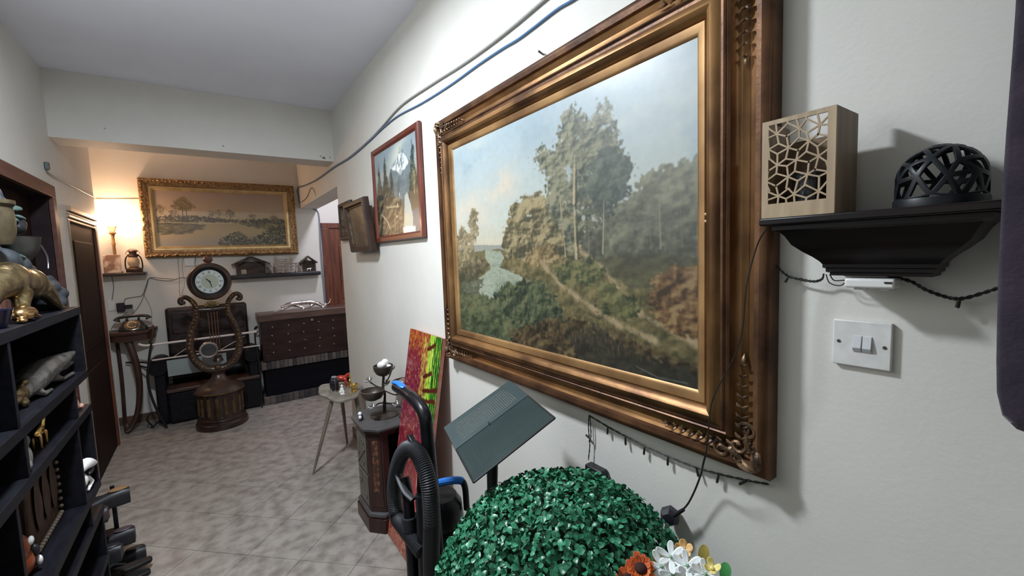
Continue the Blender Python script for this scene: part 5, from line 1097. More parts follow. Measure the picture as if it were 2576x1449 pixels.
for zz0, zz1, w in ((0.409, 0.502, 0.044), (0.0008, 0.094, 0.060)):
    xx = -0.578; k = 0
    while xx < 0.49:
        ww = w*rng.uniform(0.85, 1.15); MB().box(xx+0.0015, xx+ww-0.0015, 5.560+rng.uniform(0, 0.005), 5.60, zz0+rng.uniform(0, 0.003), zz1-rng.uniform(0, 0.004)).build('brick', BK[rng.randrange(4)], pn, smooth=0, bevel=0.003, seg=1)
        xx += ww
    yy = 5.60
    while yy < 5.90:
        MB().box(-0.580, -0.55, yy+0.0015, yy+0.056, zz0+0.001, zz1-0.002).build('brick', BK[rng.randrange(4)], pn, smooth=0, bevel=0.003, seg=1); yy += 0.0575

CHR = M('polished_silver', (0.72, 0.68, 0.66), rough=0.16, metal=1.0)
lp = thing('leopard_sculpture', 'polished silver leopard stretching across the trunk lid', 'sculpture', (-0.08, 5.70, 1.0485))
zz = 1.0485
organic('body', CHR, lp, [('t', spline([(-0.30, 5.68, zz+0.052), (-0.25, 5.69, zz+0.070), (-0.17, 5.70, zz+0.080), (-0.08, 5.705, zz+0.083), (0.0, 5.705, zz+0.078), (0.07, 5.70, zz+0.062), (0.12, 5.70, zz+0.042)], 4), [0.018, 0.02, 0.022, 0.024, 0.027, 0.028, 0.029, 0.028, 0.027, 0.026, 0.025, 0.025, 0.026, 0.026, 0.027, 0.027, 0.028, 0.028, 0.028, 0.027, 0.024, 0.022, 0.02, 0.016, 0.012]),
    ('e', (-0.305, 5.675, zz+0.050), (0.028, 0.017, 0.018), (0, 0.5, 0)), ('e', (-0.33, 5.672, zz+0.040), (0.014, 0.011, 0.009)), ('e', (-0.292, 5.688, zz+0.070), (0.008, 0.004, 0.008)), ('e', (-0.290, 5.662, zz+0.069), (0.008, 0.004, 0.008)),
    ('t', [(-0.22, 5.685, zz+0.065), (-0.30, 5.67, zz+0.028), (-0.355, 5.665, zz+0.014), (-0.385, 5.66, zz+0.010)], [0.017, 0.012, 0.009, 0.008]), ('t', [(-0.385, 5.66, zz+0.010), (-0.41, 5.655, zz+0.007)], [0.010, 0.006]),
    ('t', [(-0.19, 5.715, zz+0.062), (-0.12, 5.68, zz+0.040), (-0.07, 5.665, zz+0.016), (-0.085, 5.66, zz+0.006)], [0.017, 0.013, 0.009, 0.008]), ('e', (-0.095, 5.658, zz+0.007), (0.016, 0.009, 0.006)),
    ('t', [(0.05, 5.715, zz+0.060), (0.0, 5.68, zz+0.034), (-0.035, 5.675, zz+0.020), (-0.02, 5.672, zz+0.006)], [0.022, 0.015, 0.010, 0.008]),
    ('t', [(0.08, 5.69, zz+0.055), (0.12, 5.67, zz+0.028), (0.155, 5.665, zz+0.015), (0.145, 5.66, zz+0.006)], [0.022, 0.014, 0.010, 0.008]), ('e', (0.135, 5.658, zz+0.007), (0.018, 0.009, 0.006)),
    ('t', spline([(0.11, 5.70, zz+0.048), (0.17, 5.70, zz+0.035), (0.215, 5.70, zz+0.050), (0.235, 5.70, zz+0.085), (0.228, 5.70, zz+0.105)], 4), 0.0075)], 0.0045, 3)

# ------------------------------------------------------------------ lyre clock on a fluted drum
CKW = M('clock_wood', (0.034, 0.018, 0.013), (0.068, 0.038, 0.027), rough=0.36, scale=7, coat=0.2); CKG = M('clock_gold_brown', (0.055, 0.032, 0.015), (0.15, 0.09, 0.038), rough=0.36, metal=0.4, scale=12); CKD = M('clock_dark_wood', (0.018, 0.009, 0.007), (0.038, 0.019, 0.013), rough=0.32, scale=8, coat=0.3)
qx, qy = -0.985, 5.25
ck = thing('lyre_clock', 'ornate brown lyre-shaped pendulum clock standing on a fluted drum', 'clock', (qx, qy, 0))
MB().lathe([(0.0, 0.0008), (0.226, 0.0008), (0.228, 0.03), (0.222, 0.05), (0.208, 0.06), (0.204, 0.075), (0.21, 0.085), (0.205, 0.10), (0.19, 0.11), (0.0, 0.11)], (qx, qy, 0), 48).build('plinth', CKD, ck)
dr_ = MB(); n = 96; vs = []
for zz in (0.11, 0.125, 0.33, 0.345):
    for k in range(n):
        a = 2*math.pi*k/n; fl_ = 0.012*(0.5+0.5*math.cos(16*a)) if 0.12 < zz < 0.335 else 0.004
        r = 0.190-fl_; vs.append((qx+r*math.cos(a), qy+r*math.sin(a), zz))
dr_.add(vs, [(i*n+k, i*n+(k+1) % n, (i+1)*n+(k+1) % n, (i+1)*n+k) for i in range(3) for k in range(n)]); dr_.build('fluted_drum', CKD, ck, smooth=50)
for k in range(16):
    a = 2*math.pi*(k+0.5)/16
    MB().tube([(qx+0.183*math.cos(a), qy+0.183*math.sin(a), 0.14), (qx+0.183*math.cos(a), qy+0.183*math.sin(a), 0.315)], [0.016, 0.016], n=8, flat=1.0).build('flute_inlay', CKG, ck)
MB().lathe([(0.0, 0.345), (0.188, 0.345), (0.212, 0.356), (0.214, 0.375), (0.204, 0.388), (0.195, 0.40), (0.16, 0.425), (0.115, 0.445), (0.085, 0.47), (0.062, 0.50), (0.055, 0.525), (0.066, 0.545), (0.0, 0.55)], (qx, qy, 0), 48).build('shoulder', CKW, ck)
MB().lathe([(0.211, 0.354), (0.219, 0.358), (0.219, 0.366), (0.213, 0.371), (0.211, 0.354)], (qx, qy, 0), 48).build('gilt_ring', CKG, ck)
# lyre arms
LY = [(0.0, 0.575), (0.075, 0.585), (0.145, 0.64), (0.188, 0.72), (0.205, 0.82), (0.198, 0.92), (0.170, 1.02), (0.138, 1.10), (0.125, 1.18), (0.140, 1.25), (0.178, 1.305), (0.215, 1.325), (0.245, 1.305), (0.247, 1.275), (0.225, 1.265)]
for s in (-1, 1):
    P = spline([(qx+s*px, qy, pz) for px, pz in LY], 5); m_ = len(P)
    rad = [0.042-0.020*min(1, i/(m_*0.62)) if i < m_*0.8 else 0.022 for i in range(m_)]
    MB().tube(P, rad, n=12).build('lyre_arm', CKW, ck)
    b = MB()
    for k in range(4, int(m_*0.78), 2):
        p = P[k]; b.ell((p.x+s*0.006*math.sin(k), p.y-0.016-0.010*(1-k/m_), p.z), (0.021-0.008*k/m_, 0.014, 0.022), n=8, m=6, rot=(0.35, s*0.5, 0))
    tag(b.build('carved_leaves', CKG, ck), kind='stuff')
    MB().ell((qx+s*0.226, qy, 1.272), (0.020, 0.026, 0.020)).build('scroll_eye', CKW, ck)
MB().tube([(qx-0.125, qy, 1.19), (qx, qy, 1.185), (qx+0.125, qy, 1.19)], [0.024, 0.030, 0.024], n=12).build('crossbar', CKD, ck)
MB().ell((qx, qy-0.04, 1.235), (0.055, 0.02, 0.035)).build('gilt_crest', CKG, ck)
b = MB()
for k in range(7):
    a = math.radians(20+k*23.3); b.ell((qx+0.05*math.cos(a), qy-0.055, 1.215+0.04*math.sin(a)), (0.010, 0.007, 0.022), n=8, m=6, rot=(0, math.pi/2-a, 0))
b.build('shell_leaf', M('brass_dull', (0.20, 0.14, 0.055), rough=0.45, metal=0.8), ck)
MB().ell((qx, qy-0.045, 0.60), (0.03, 0.02, 0.024)).build('lower_crest', CKG, ck)
# dial housing
hz = 1.465
rr_ = (math.pi/2, 0, 0)
MB().lathe([(0.0, -0.05), (0.165, -0.05), (0.183, -0.02), (0.186, 0.01), (0.175, 0.035), (0.150, 0.045), (0.142, 0.04), (0.140, 0.02), (0.0, 0.02)], (qx, qy, hz), 48, rot=rr_).build('dial_housing', CKW, ck)
MB().lathe([(0.117, 0.021), (0.141, 0.021), (0.141, 0.040), (0.117, 0.030), (0.117, 0.021)], (qx, qy, hz), 48, rot=rr_).build('bezel', BLACK, ck)
dl = MB().lathe([(0.0, 0.022), (0.118, 0.022), (0.118, 0.026), (0.0, 0.026)], (qx, qy, hz), 48, rot=rr_).build('dial', M('dial_white', (0.62, 0.68, 0.66), rough=0.35), ck)
MB().lathe([(0.0, 0.0262), (0.071, 0.0262), (0.071, 0.0275), (0.0, 0.0275)], (qx, qy, hz), 48, rot=rr_).build('dial_centre', M('dial_cream', (0.46, 0.50, 0.40), rough=0.4), dl)
ROM = ['XII', 'I', 'II', 'III', 'IIII', 'V', 'VI', 'VII', 'VIII', 'IX', 'X', 'XI']; INK = M('dial_ink', (0.10, 0.13, 0.13), rough=0.6)
for k, txt in enumerate(ROM):
    a = math.radians(90-30*k); R_ = Matrix.Rotation(a-math.pi/2, 3, 'Z'); b = MB(); wch = {'I': 0.0042, 'V': 0.010, 'X': 0.010}; tot = sum(wch[c] for c in txt); cur = -tot/2
    def seg(xa, ya, xb, yb, w):
        p = Vector((0.094*math.cos(a), 0.094*math.sin(a), 0))+R_ @ Vector((xa, ya, 0)); q = Vector((0.094*math.cos(a), 0.094*math.sin(a), 0))+R_ @ Vector((xb, yb, 0))
        b.tube([(qx+p.x, qy-0.0268, hz+p.y), (qx+q.x, qy-0.0268, hz+q.y)], w, n=4)
    for c in txt:
        w = wch[c]; m_ = cur+w/2
        if c == 'I': seg(m_, -0.013, m_, 0.013, 0.0011)
        elif c == 'V': seg(m_-0.004, 0.013, m_, -0.013, 0.0013); seg(m_+0.004, 0.013, m_, -0.013, 0.0008)
        else: seg(m_-0.004, 0.013, m_+0.004, -0.013, 0.0013); seg(m_+0.004, 0.013, m_-0.004, -0.013, 0.0008)
        cur += w
    b.build('numeral', INK, dl)
for a, L, w, nm in ((133, 0.045, 0.005, 'hour_hand'), (-75, 0.062, 0.0035, 'minute_hand')):
    a = math.radians(a); MB().tube([(qx-0.012*math.cos(a), qy-0.031, hz-0.012*math.sin(a)), (qx+L*0.75*math.cos(a), qy-0.031, hz+L*0.75*math.sin(a)), (qx+L*math.cos(a), qy-0.031, hz+L*math.sin(a))], [w*0.7, w, 0.001], n=6).build(nm, BLACKPL, ck)
MB().ell((qx, qy-0.03, hz), (0.008, 0.006, 0.008)).build('hand_boss', BLACKPL, ck)
MB().lathe([(0.0, 0.0), (0.03, 0.0), (0.024, 0.010), (0.036, 0.022), (0.042, 0.042), (0.034, 0.064), (0.016, 0.076), (0.0, 0.08)], (qx, qy, hz+0.178), 20).build('finial', M('finial_red_wood', (0.12, 0.05, 0.04), rough=0.5), ck)
# pendulum rods and bob
for k, xx in enumerate((-0.040, -0.014, 0.012, 0.036)):
    MB().tube([(qx+xx, qy, 1.18), (qx+xx*0.9, qy, 0.70)], 0.0035, n=8).build('pendulum_rod', M('rose_brass', (0.30, 0.16, 0.10), rough=0.35, metal=0.8), ck)
MB().lathe([(0.062, -0.006), (0.078, -0.008), (0.082, 0.0), (0.078, 0.008), (0.062, 0.006), (0.062, -0.006)], (qx-0.060, qy-0.03, 0.785), 36, rot=rr_).build('bob_ring', M('bob_silver', (0.6, 0.5, 0.47), rough=0.25, metal=0.9), ck)
MB().lathe([(0.0, -0.005), (0.063, -0.005), (0.063, 0.003), (0.0, 0.006)], (qx-0.060, qy-0.03, 0.785), 32, rot=rr_).build('bob_disc', M('bob_glass', (0.05, 0.05, 0.055), rough=0.15), ck)
MB().lathe([(0.0, 0.0), (0.045, 0.0), (0.038, 0.03), (0.03, 0.04), (0.036, 0.055), (0.0, 0.06)], (qx+0.01, qy, 0.655), 20).build('rod_socket', CKD, ck)

# ------------------------------------------------------------------ bench with rolled black arms
BLH = M('black_leather', (0.005, 0.005, 0.007), (0.010, 0.010, 0.013), spec=0.25, rough=0.4, scale=40, bump=0.1, bscale=90); BSEAT = M('brown_seat', (0.04, 0.022, 0.018), (0.075, 0.043, 0.035), rough=0.35, scale=6, stretch=(0.8, 4, 4)); BBK = M('carved_dark_back', (0.014, 0.008, 0.008), (0.036, 0.020, 0.018), rough=0.45, scale=9, bump=0.4, bscale=22)
bn = thing('upholstered_bench', 'black leather bench with brown seat and dark high back behind the clock', 'bench', (-1.03, 5.68, 0))
MB().box(-1.40, -0.655, 5.84, 5.905, 0.45, 1.185).build('backrest', BBK, bn, bevel=0.045, seg=4)
MB().box(-1.35, -0.70, 5.828, 5.842, 0.90, 1.13).build('back_panel', BBK, bn, bevel=0.012, seg=2)
MB().box(-1.43, -0.60, 5.53, 5.84, 0.335, 0.375).build('seat', BSEAT, bn, bevel=0.012, seg=3)
MB().box(-1.425, -0.605, 5.56, 5.90, 0.015, 0.333).build('base', BLH, bn, bevel=0.02, seg=3)
for xa in (-1.475, -0.66):
    MB().tube([(xa, 5.54, 0.61), (xa, 5.56, 0.61), (xa, 5.88, 0.61)], [0.075, 0.088, 0.088], n=24).build('rolled_arm', BLH, bn)
    MB().box(xa-0.04, xa+0.05, 5.57, 5.88, 0.03, 0.55).build('arm_panel', BLH, bn, bevel=0.02, seg=3)
MB().tube([(-1.38, 5.80, 0.46), (-0.72, 5.80, 0.46)], [0.075, 0.075], n=16).build('bolster', BLH, bn)
rk_ = thing('metal_rack', 'thin metal rack with two white rails across the bench', 'rack', (-1.1, 5.5, 0))
WR = M('white_rail', (0.62, 0.57, 0.55), rough=0.4); DM = M('dark_metal_loop', (0.03, 0.032, 0.035), rough=0.4, metal=0.6); GLS = M('greenish_panel', (0.30, 0.34, 0.34), (0.36, 0.40, 0.40), rough=0.25, scale=5)
MB().tube(spline([(-1.60, 5.50, 0.885), (-1.55, 5.50, 0.862), (-1.45, 5.50, 0.862), (-0.60, 5.50, 0.872)], 5), 0.011, n=8).build('upper_rail', WR, rk_)
MB().tube([(-1.51, 5.50, 0.708), (-0.58, 5.50, 0.715)], 0.013, n=8, flat=0.6).build('lower_rail', WR, rk_)
MB().obox((-1.15, 5.515, 0.60), (0.50, 0.006, 0.17), (0.15, 0, 0.0)).build('sloping_panel', GLS, rk_, smooth=0)
MB().tube(spline([(-1.50, 5.50, 0.885), (-1.53, 5.48, 0.72), (-1.555, 5.47, 0.50), (-1.52, 5.47, 0.25), (-1.45, 5.48, 0.012)], 7), 0.011, n=8).build('side_loop', DM, rk_)
MB().tube(spline([(-0.62, 5.50, 0.875), (-0.62, 5.50, 0.70), (-0.60, 5.49, 0.45), (-0.615, 5.49, 0.012)], 7), 0.008, n=8).build('side_post', DM, rk_)
for q in (((-1.34, 5.50, 0.715), (-1.24, 5.50, 0.78), (-1.10, 5.50, 0.72)), ((-0.95, 5.50, 0.72), (-0.72, 5.50, 0.84))): MB().tube(q, 0.003, n=5).build('thin_wire', WR, rk_)
tag(MB().tube(spline([(-1.75, 5.86, 0.66), (-1.60, 5.75, 0.655), (-1.54, 5.6, 0.65), (-1.56, 5.62, 0.62), (-1.66, 5.80, 0.63)], 6), 0.008, n=6).build('black_cable', RUBBER), 'black cable stretched from the wall to the bench arm', 'cable')
tag(MB().tube(spline([(-1.56, 5.58, 0.012), (-1.60, 5.56, 0.10), (-1.575, 5.555, 0.16), (-1.51, 5.55, 0.15), (-1.50, 5.56, 0.08), (-1.58, 5.58, 0.012)], 6), 0.008, n=6).build('cable_loop', RUBBER), 'black cable loop on the floor beside the bench', 'cable')

# ------------------------------------------------------------------ telephone and its curved-leg stand
TBK = M('stand_wood', (0.035, 0.016, 0.012), (0.07, 0.034, 0.024), rough=0.4, scale=6)
ts = thing('telephone_stand', 'narrow dark console stand on one long curved leg near the far door', 'stand', (-1.66, 5.72, 0))
sp_ = [(-1.855, 5.905), (-1.47, 5.905), (-1.48, 5.75), (-1.53, 5.64), (-1.62, 5.585), (-1.72, 5.585), (-1.80, 5.63), (-1.855, 5.72)]
MB().prism([(x, y, 0.968) for x, y in sp_], (0, 0, 0.034)).build('top', TBK, ts, smooth=30, bevel=0.008, seg=3)
MB().prism([(x*0.9-0.166, y*0.9+0.585, 0.90) for x, y in sp_], (0, 0, 0.068)).build('apron', TBK, ts, smooth=30)
MB().tube(spline([(-1.70, 5.68, 0.93), (-1.672, 5.66, 0.82), (-1.642, 5.64, 0.62), (-1.640, 5.63, 0.42), (-1.67, 5.61, 0.20), (-1.73, 5.58, 0.05), (-1.765, 5.56, 0.022)], 7), [0.034-0.012*min(1, k/30) for k in range(43)], n=12).build('curved_leg', TBK, ts)
MB().tube(spline([(-1.80, 5.86, 0.93), (-1.79, 5.82, 0.5), (-1.80, 5.80, 0.03)], 6), 0.016, n=8).build('rear_leg', TBK, ts)
MB().tube(spline([(-1.50, 5.80, 1.0), (-1.495, 5.70, 1.03), (-1.49, 5.66, 1.0), (-1.505, 5.65, 0.92), (-1.53, 5.66, 0.86)], 6), 0.011, n=8).build('scroll_bracket', TBK, ts)
MB().ell((-1.755, 5.58, 0.055), (0.028, 0.028, 0.052)).build('carved_foot', TBK, ts)
PH = M('telephone_black', (0.02, 0.019, 0.02), rough=0.25, coat=0.3); PHC = M('telephone_brass', (0.28, 0.22, 0.15), rough=0.3, metal=0.8)
ph = thing('rotary_telephone', 'old black rotary telephone on the curved-leg stand', 'telephone', (-1.645, 5.70, 1.002))
pb = MB(); vs = []; n = 32
for r_, z_, yo in ((0.112, 0.001, 0), (0.116, 0.02, 0), (0.10, 0.05, 0.01), (0.075, 0.085, 0.03), (0.055, 0.10, 0.035)):
    for k in range(n):
        a = 2*math.pi*k/n; e = 0.75
        vs.append((-1.645+r_*math.copysign(abs(math.cos(a))**e, math.cos(a)), 5.70+yo+r_*0.80*math.copysign(abs(math.sin(a))**e, math.sin(a)), 1.002+z_))
pb.add(vs, [(i*n+k, i*n+(k+1) % n, (i+1)*n+(k+1) % n, (i+1)*n+k) for i in range(4) for k in range(n)]+[tuple(reversed(range(n))), tuple(4*n+k for k in range(n))]); pb.build('body', PH, ph, smooth=50)
dro = (0.85, 0, 0); dc = Vector((-1.645, 5.645, 1.058)); RD = Euler(dro).to_matrix()
MB().lathe([(0.0, 0.0), (0.060, 0.0), (0.062, 0.006), (0.054, 0.010), (0.050, 0.008), (0.0, 0.008)], dc, 32, rot=dro).build('dial_plate', PHC, ph)
MB().lathe([(0.0, 0.008), (0.050, 0.008), (0.048, 0.013), (0.018, 0.014), (0.0, 0.014)], dc, 32, rot=dro).build('finger_wheel', PH, ph)
b = MB()
for k in range(10):
    a = math.radians(40+k*30); b.lathe([(0.0, 0.0130), (0.0072, 0.0130), (0.0072, 0.0150), (0.0, 0.0150)], dc+RD @ Vector((0.035*math.cos(a), 0.035*math.sin(a), 0)), 10, rot=dro)
tag(b.build('finger_holes', PHC, ph), kind='stuff')
for s in (-1, 1): MB().obox((-1.645+s*0.045, 5.735, 1.112), (0.02, 0.05, 0.03)).build('cradle_horn', PH, ph, bevel=0.006)
MB().tube(spline([(-1.77, 5.735, 1.105), (-1.75, 5.735, 1.135), (-1.645, 5.735, 1.145), (-1.54, 5.735, 1.135), (-1.52, 5.735, 1.105)], 6), [0.028]*2+[0.026, 0.022, 0.018]+[0.015]*15+[0.018, 0.022, 0.026]+[0.028]*2, n=12).build('handset', PH, ph)

# ------------------------------------------------------------------ small shelf with lamp, lantern and photo block
SHB = M('dark_shelf_board', (0.020, 0.012, 0.010), (0.035, 0.02, 0.017), rough=0.4, scale=6)
s1 = MB().box(-1.856, -1.512, 5.74, 5.9195, 1.552, 1.582).build('corner_wall_shelf', SHB, bevel=0.006); tag(s1, 'short dark wall shelf in the far corner under the lit lamp', 'shelf')
LB = M('lamp_brass', (0.22, 0.12, 0.05), (0.32, 0.18, 0.08), rough=0.4, metal=0.6, scale=12)
lm = thing('candlestick_lamp', 'lit candlestick lamp with a glowing bare bulb on the corner shelf', 'lamp', (-1.735, 5.80, 1.582))
MB().lathe([(0.0, 0.0005), (0.05, 0.0005), (0.05, 0.012), (0.022, 0.03), (0.014, 0.05), (0.019, 0.08), (0.013, 0.11), (0.012, 0.27), (0.017, 0.29), (0.012, 0.31), (0.012, 0.36), (0.018, 0.385), (0.030, 0.395), (0.030, 0.402), (0.016, 0.410), (0.0, 0.411)], (-1.735, 5.80, 1.582), 24).build('stem', LB, lm)
MB().lathe([(0.0, 0.411), (0.022, 0.411), (0.028, 0.44), (0.040, 0.465), (0.036, 0.470), (0.0, 0.470)], (-1.735, 5.80, 1.582), 20).build('lamp_socket', M('cream_socket', (0.5, 0.38, 0.24), rough=0.5), lm)
MB().lathe([(0.020, 0.468), (0.036, 0.49), (0.044, 0.525), (0.040, 0.56), (0.022, 0.585), (0.0, 0.592)], (-1.735, 5.80, 1.582), 24).build('bulb', M('glowing_bulb', (1, 0.9, 0.75), rough=0.4, emit=(1.0, 0.78, 0.50), estr=28.0), lm)
lt = thing('hurricane_lantern', 'old rusty hurricane lantern on the corner shelf', 'lantern', (-1.60, 5.81, 1.582))
RST = M('rusty_metal', (0.035, 0.020, 0.014), (0.075, 0.040, 0.025), rough=0.5, metal=0.5, scale=20)
MB().lathe([(0.0, 0.0005), (0.062, 0.0005), (0.066, 0.012), (0.064, 0.035), (0.045, 0.048), (0.03, 0.056), (0.0, 0.058)], (-1.60, 5.81, 1.582), 24).build('tank', RST, lt)
MB().lathe([(0.034, 0.056), (0.047, 0.09), (0.047, 0.12), (0.034, 0.155), (0.032, 0.155), (0.045, 0.12), (0.045, 0.09), (0.032, 0.056)], (-1.60, 5.81, 1.582), 24).build('glass_globe', M('lantern_glass', (0.75, 0.6, 0.42), rough=0.25, trans=0.55), lt)
MB().lathe([(0.036, 0.155), (0.040, 0.165), (0.030, 0.185), (0.030, 0.205), (0.044, 0.212), (0.030, 0.226), (0.0, 0.23)], (-1.60, 5.81, 1.582), 24).build('chimney_cap', RST, lt)
for s in (-1, 1): MB().tube(spline([(-1.60+s*0.052, 5.81, 1.59), (-1.60+s*0.066, 5.81, 1.64), (-1.60+s*0.060, 5.81, 1.72), (-1.60+s*0.034, 5.81, 1.765)], 6), 0.006, n=8).build('side_tube', RST, lt)
MB().tube([(-1.60+0.055*math.cos(a), 5.81, 1.765+0.055*math.sin(a)) for a in [math.pi*k/12 for k in range(13)]], 0.002, n=5).build('bail', RST, lt)
pc = thing('photo_block', 'small square picture block leaning below the lit lamp', 'picture', (-1.76, 5.775, 1.582))
MB().obox((-1.757, 5.762, 1.674), (0.13, 0.012, 0.18), (-0.08, 0, 0)).build('board', M('faded_brown_print', (0.20, 0.11, 0.07), (0.55, 0.42, 0.33), rough=0.5, scale=9, detail=2, lo=0.45, hi=0.56), pc, bevel=0.003)
MB().obox((-1.757, 5.776, 1.6), (0.06, 0.02, 0.034)).build('easel_foot', TBK, pc)

# ------------------------------------------------------------------ long shelf with crib models
s2 = MB().box(-0.79, 0.165, 5.78, 5.9195, 1.452, 1.500).build('long_wall_shelf', M('black_shelf', (0.010, 0.010, 0.014), (0.02, 0.02, 0.025), rough=0.35, scale=6), bevel=0.012, seg=3); tag(s2, 'long black wall shelf below the gold-framed river picture', 'shelf')
WD = M('rough_stable_wood', (0.05, 0.035, 0.028), (0.10, 0.075, 0.06), rough=0.8, scale=14, stretch=(1, 4, 4)); WDR = M('bark_roof', (0.07, 0.055, 0.045), (0.14, 0.115, 0.10), rough=0.9, scale=18, bump=0.4); WDL = M('pale_wood', (0.30, 0.26, 0.22), (0.40, 0.35, 0.30), rough=0.7, scale=14)
def stable(name, xc, w, h, dep, lab, yb=5.90):
    t = thing(name, lab, 'stable model', (xc, yb-dep/2, 1.5)); z0 = 1.5005
    MB().box(xc-w/2, xc+w/2, yb-dep, yb, z0, z0+0.008).build('base_board', WD, t, smooth=0)
    MB().box(xc-w/2, xc+w/2, yb-0.008, yb, z0+0.008, z0+h*0.72).build('back_wall', WD, t, smooth=0)
    for s in (-1, 1):
        MB().box(xc+s*w*0.47-0.007, xc+s*w*0.47+0.007, yb-dep+0.006, yb-dep+0.02, z0+0.008, z0+h*0.58).build('post', WD, t, smooth=0)
        a = Vector((xc, 0, z0+h)); e = Vector((xc+s*w*0.64, 0, z0+h*0.55)); nrm2 = Vector((0, 0, 0.010))
        MB().prism([(a.x, yb-dep-0.02, a.z), (e.x, yb-dep-0.02, e.z), (e.x, yb-dep-0.02, e.z+0.012), (a.x, yb-dep-0.02, a.z+0.012)], (0, dep+0.015, 0)).build('roof_slope', WDR, t, smooth=0)
        MB().tube([(xc+s*0.004, yb-dep+0.01, z0+h*0.97), (xc+s*w*0.48, yb-dep+0.01, z0+h*0.56)], 0.007, n=6).build('rafter', WD, t)
    return t
st1 = stable('crib_stable', -0.575, 0.30, 0.205, 0.10, 'larger wooden crib stable with a wide bark roof on the long shelf')
MB().box(-0.68, -0.63, 5.795, 5.80, 1.509, 1.56).build('white_ladder', WDL, st1, smooth=0)
st1b = MB().prism([(-0.44, 5.80, 1.509), (-0.37, 5.80, 1.509), (-0.40, 5.80, 1.575), (-0.44, 5.80, 1.60)], (0, 0.09, 0)).build('lean_to', WDR, st1, smooth=0)
st2 = stable('small_crib_stable', 0.035, 0.16, 0.185, 0.09, 'smaller crib stable with a steep roof at the passage end of the long shelf')
organic('white_animal', WAX, st2, [('e', (0.03, 5.80, 1.535), (0.024, 0.008, 0.008)), ('e', (0.055, 5.80, 1.541), (0.008, 0.007, 0.007)), *[('t', [(x, 5.80, 1.53), (x, 5.80, 1.509)], [0.004, 0.003]) for x in (0.012, 0.048)]], 0.0025)
fe = thing('model_fence', 'pale wooden model fence with tall posts between the two stables', 'model fence', (-0.25, 5.83, 1.5))
for xx, hh in ((-0.325, 0.205), (-0.16, 0.21), (-0.21, 0.16), (-0.10, 0.12)): MB().box(xx-0.012, xx+0.012, 5.822, 5.842, 1.5005, 1.5+hh).build('fence_post', WDL, fe, smooth=0, bevel=0.003)
for zz, xa, xb in ((1.57, -0.36, -0.09), (1.615, -0.35, -0.10), (1.665, -0.33, -0.15), (1.535, -0.31, -0.12)): MB().tube([(xa, 5.818, zz), (xb, 5.818, zz+rng.uniform(-0.008, 0.008))], 0.007, n=6).build('fence_rail', WDL, fe)
for k, (xx, m_, lab) in enumerate(((-0.345, M('dusty_brown_cloth', (0.16, 0.10, 0.08), rough=0.8), 'small brown-robed crib figure beside the tall fence post'), (-0.255, M('dusty_pale_cloth', (0.34, 0.28, 0.24), rough=0.8), 'small pale-robed crib figure in the middle of the fence'), (-0.055, M('dusty_grey_cloth', (0.2, 0.18, 0.17), rough=0.8), 'small grey-robed crib figure by the smaller stable'))):
    f = thing('crib_figure', lab, 'figurine', (xx, 5.803, 1.5)); hh = (0.10, 0.075, 0.07)[k]
    MB().lathe([(0.0, 0.0005), (0.016, 0.0005), (0.013, hh*0.4), (0.011, hh*0.7), (0.006, hh*0.8), (0.0, hh*0.82)], (xx, 5.803, 1.5), 14).build('robe', m_, f)
    MB().ell((xx, 5.803, 1.5+hh*0.9), 0.009, n=10, m=8).build('head', M('figure_skin', (0.4, 0.28, 0.2), rough=0.6), f)

# ------------------------------------------------------------------ sockets and loose wires on the far wall
def plate(x0, x1, z0, z1, lab, name='wall_socket'):
    t = thing(name, lab, 'socket', ((x0+x1)/2, 5.915, z0)); MB().box(x0, x1, 5.908, 5.9196, z0, z1).build('plate', WHITEPL, t, bevel=0.003, smooth=0); return t
t = plate(-1.193, -1.098, 1.625, 1.712, 'white wall plate under the gold-framed river picture'); MB().box(-1.155, -1.135, 5.904, 5.909, 1.655, 1.68).build('rocker', WHITEPL, t, smooth=0, bevel=0.001)
t = plate(-1.845, -1.785, 1.20, 1.315, 'white double socket beside the far door with a black charger', 'charger_socket')
MB().box(-1.775, -1.715, 5.86, 5.9195, 1.185, 1.275).build('charger', BLACKPL, t, smooth=0, bevel=0.006); MB().box(-1.716, -1.655, 5.875, 5.905, 1.215, 1.25).build('charger_lead_end', BLACKPL, t, smooth=0, bevel=0.004)
MB().box(-1.72, -1.65, 5.912, 5.9195, 1.14, 1.20).build('socket_plate', M('beige_plate', (0.36, 0.33, 0.29), rough=0.5), t, smooth=0)
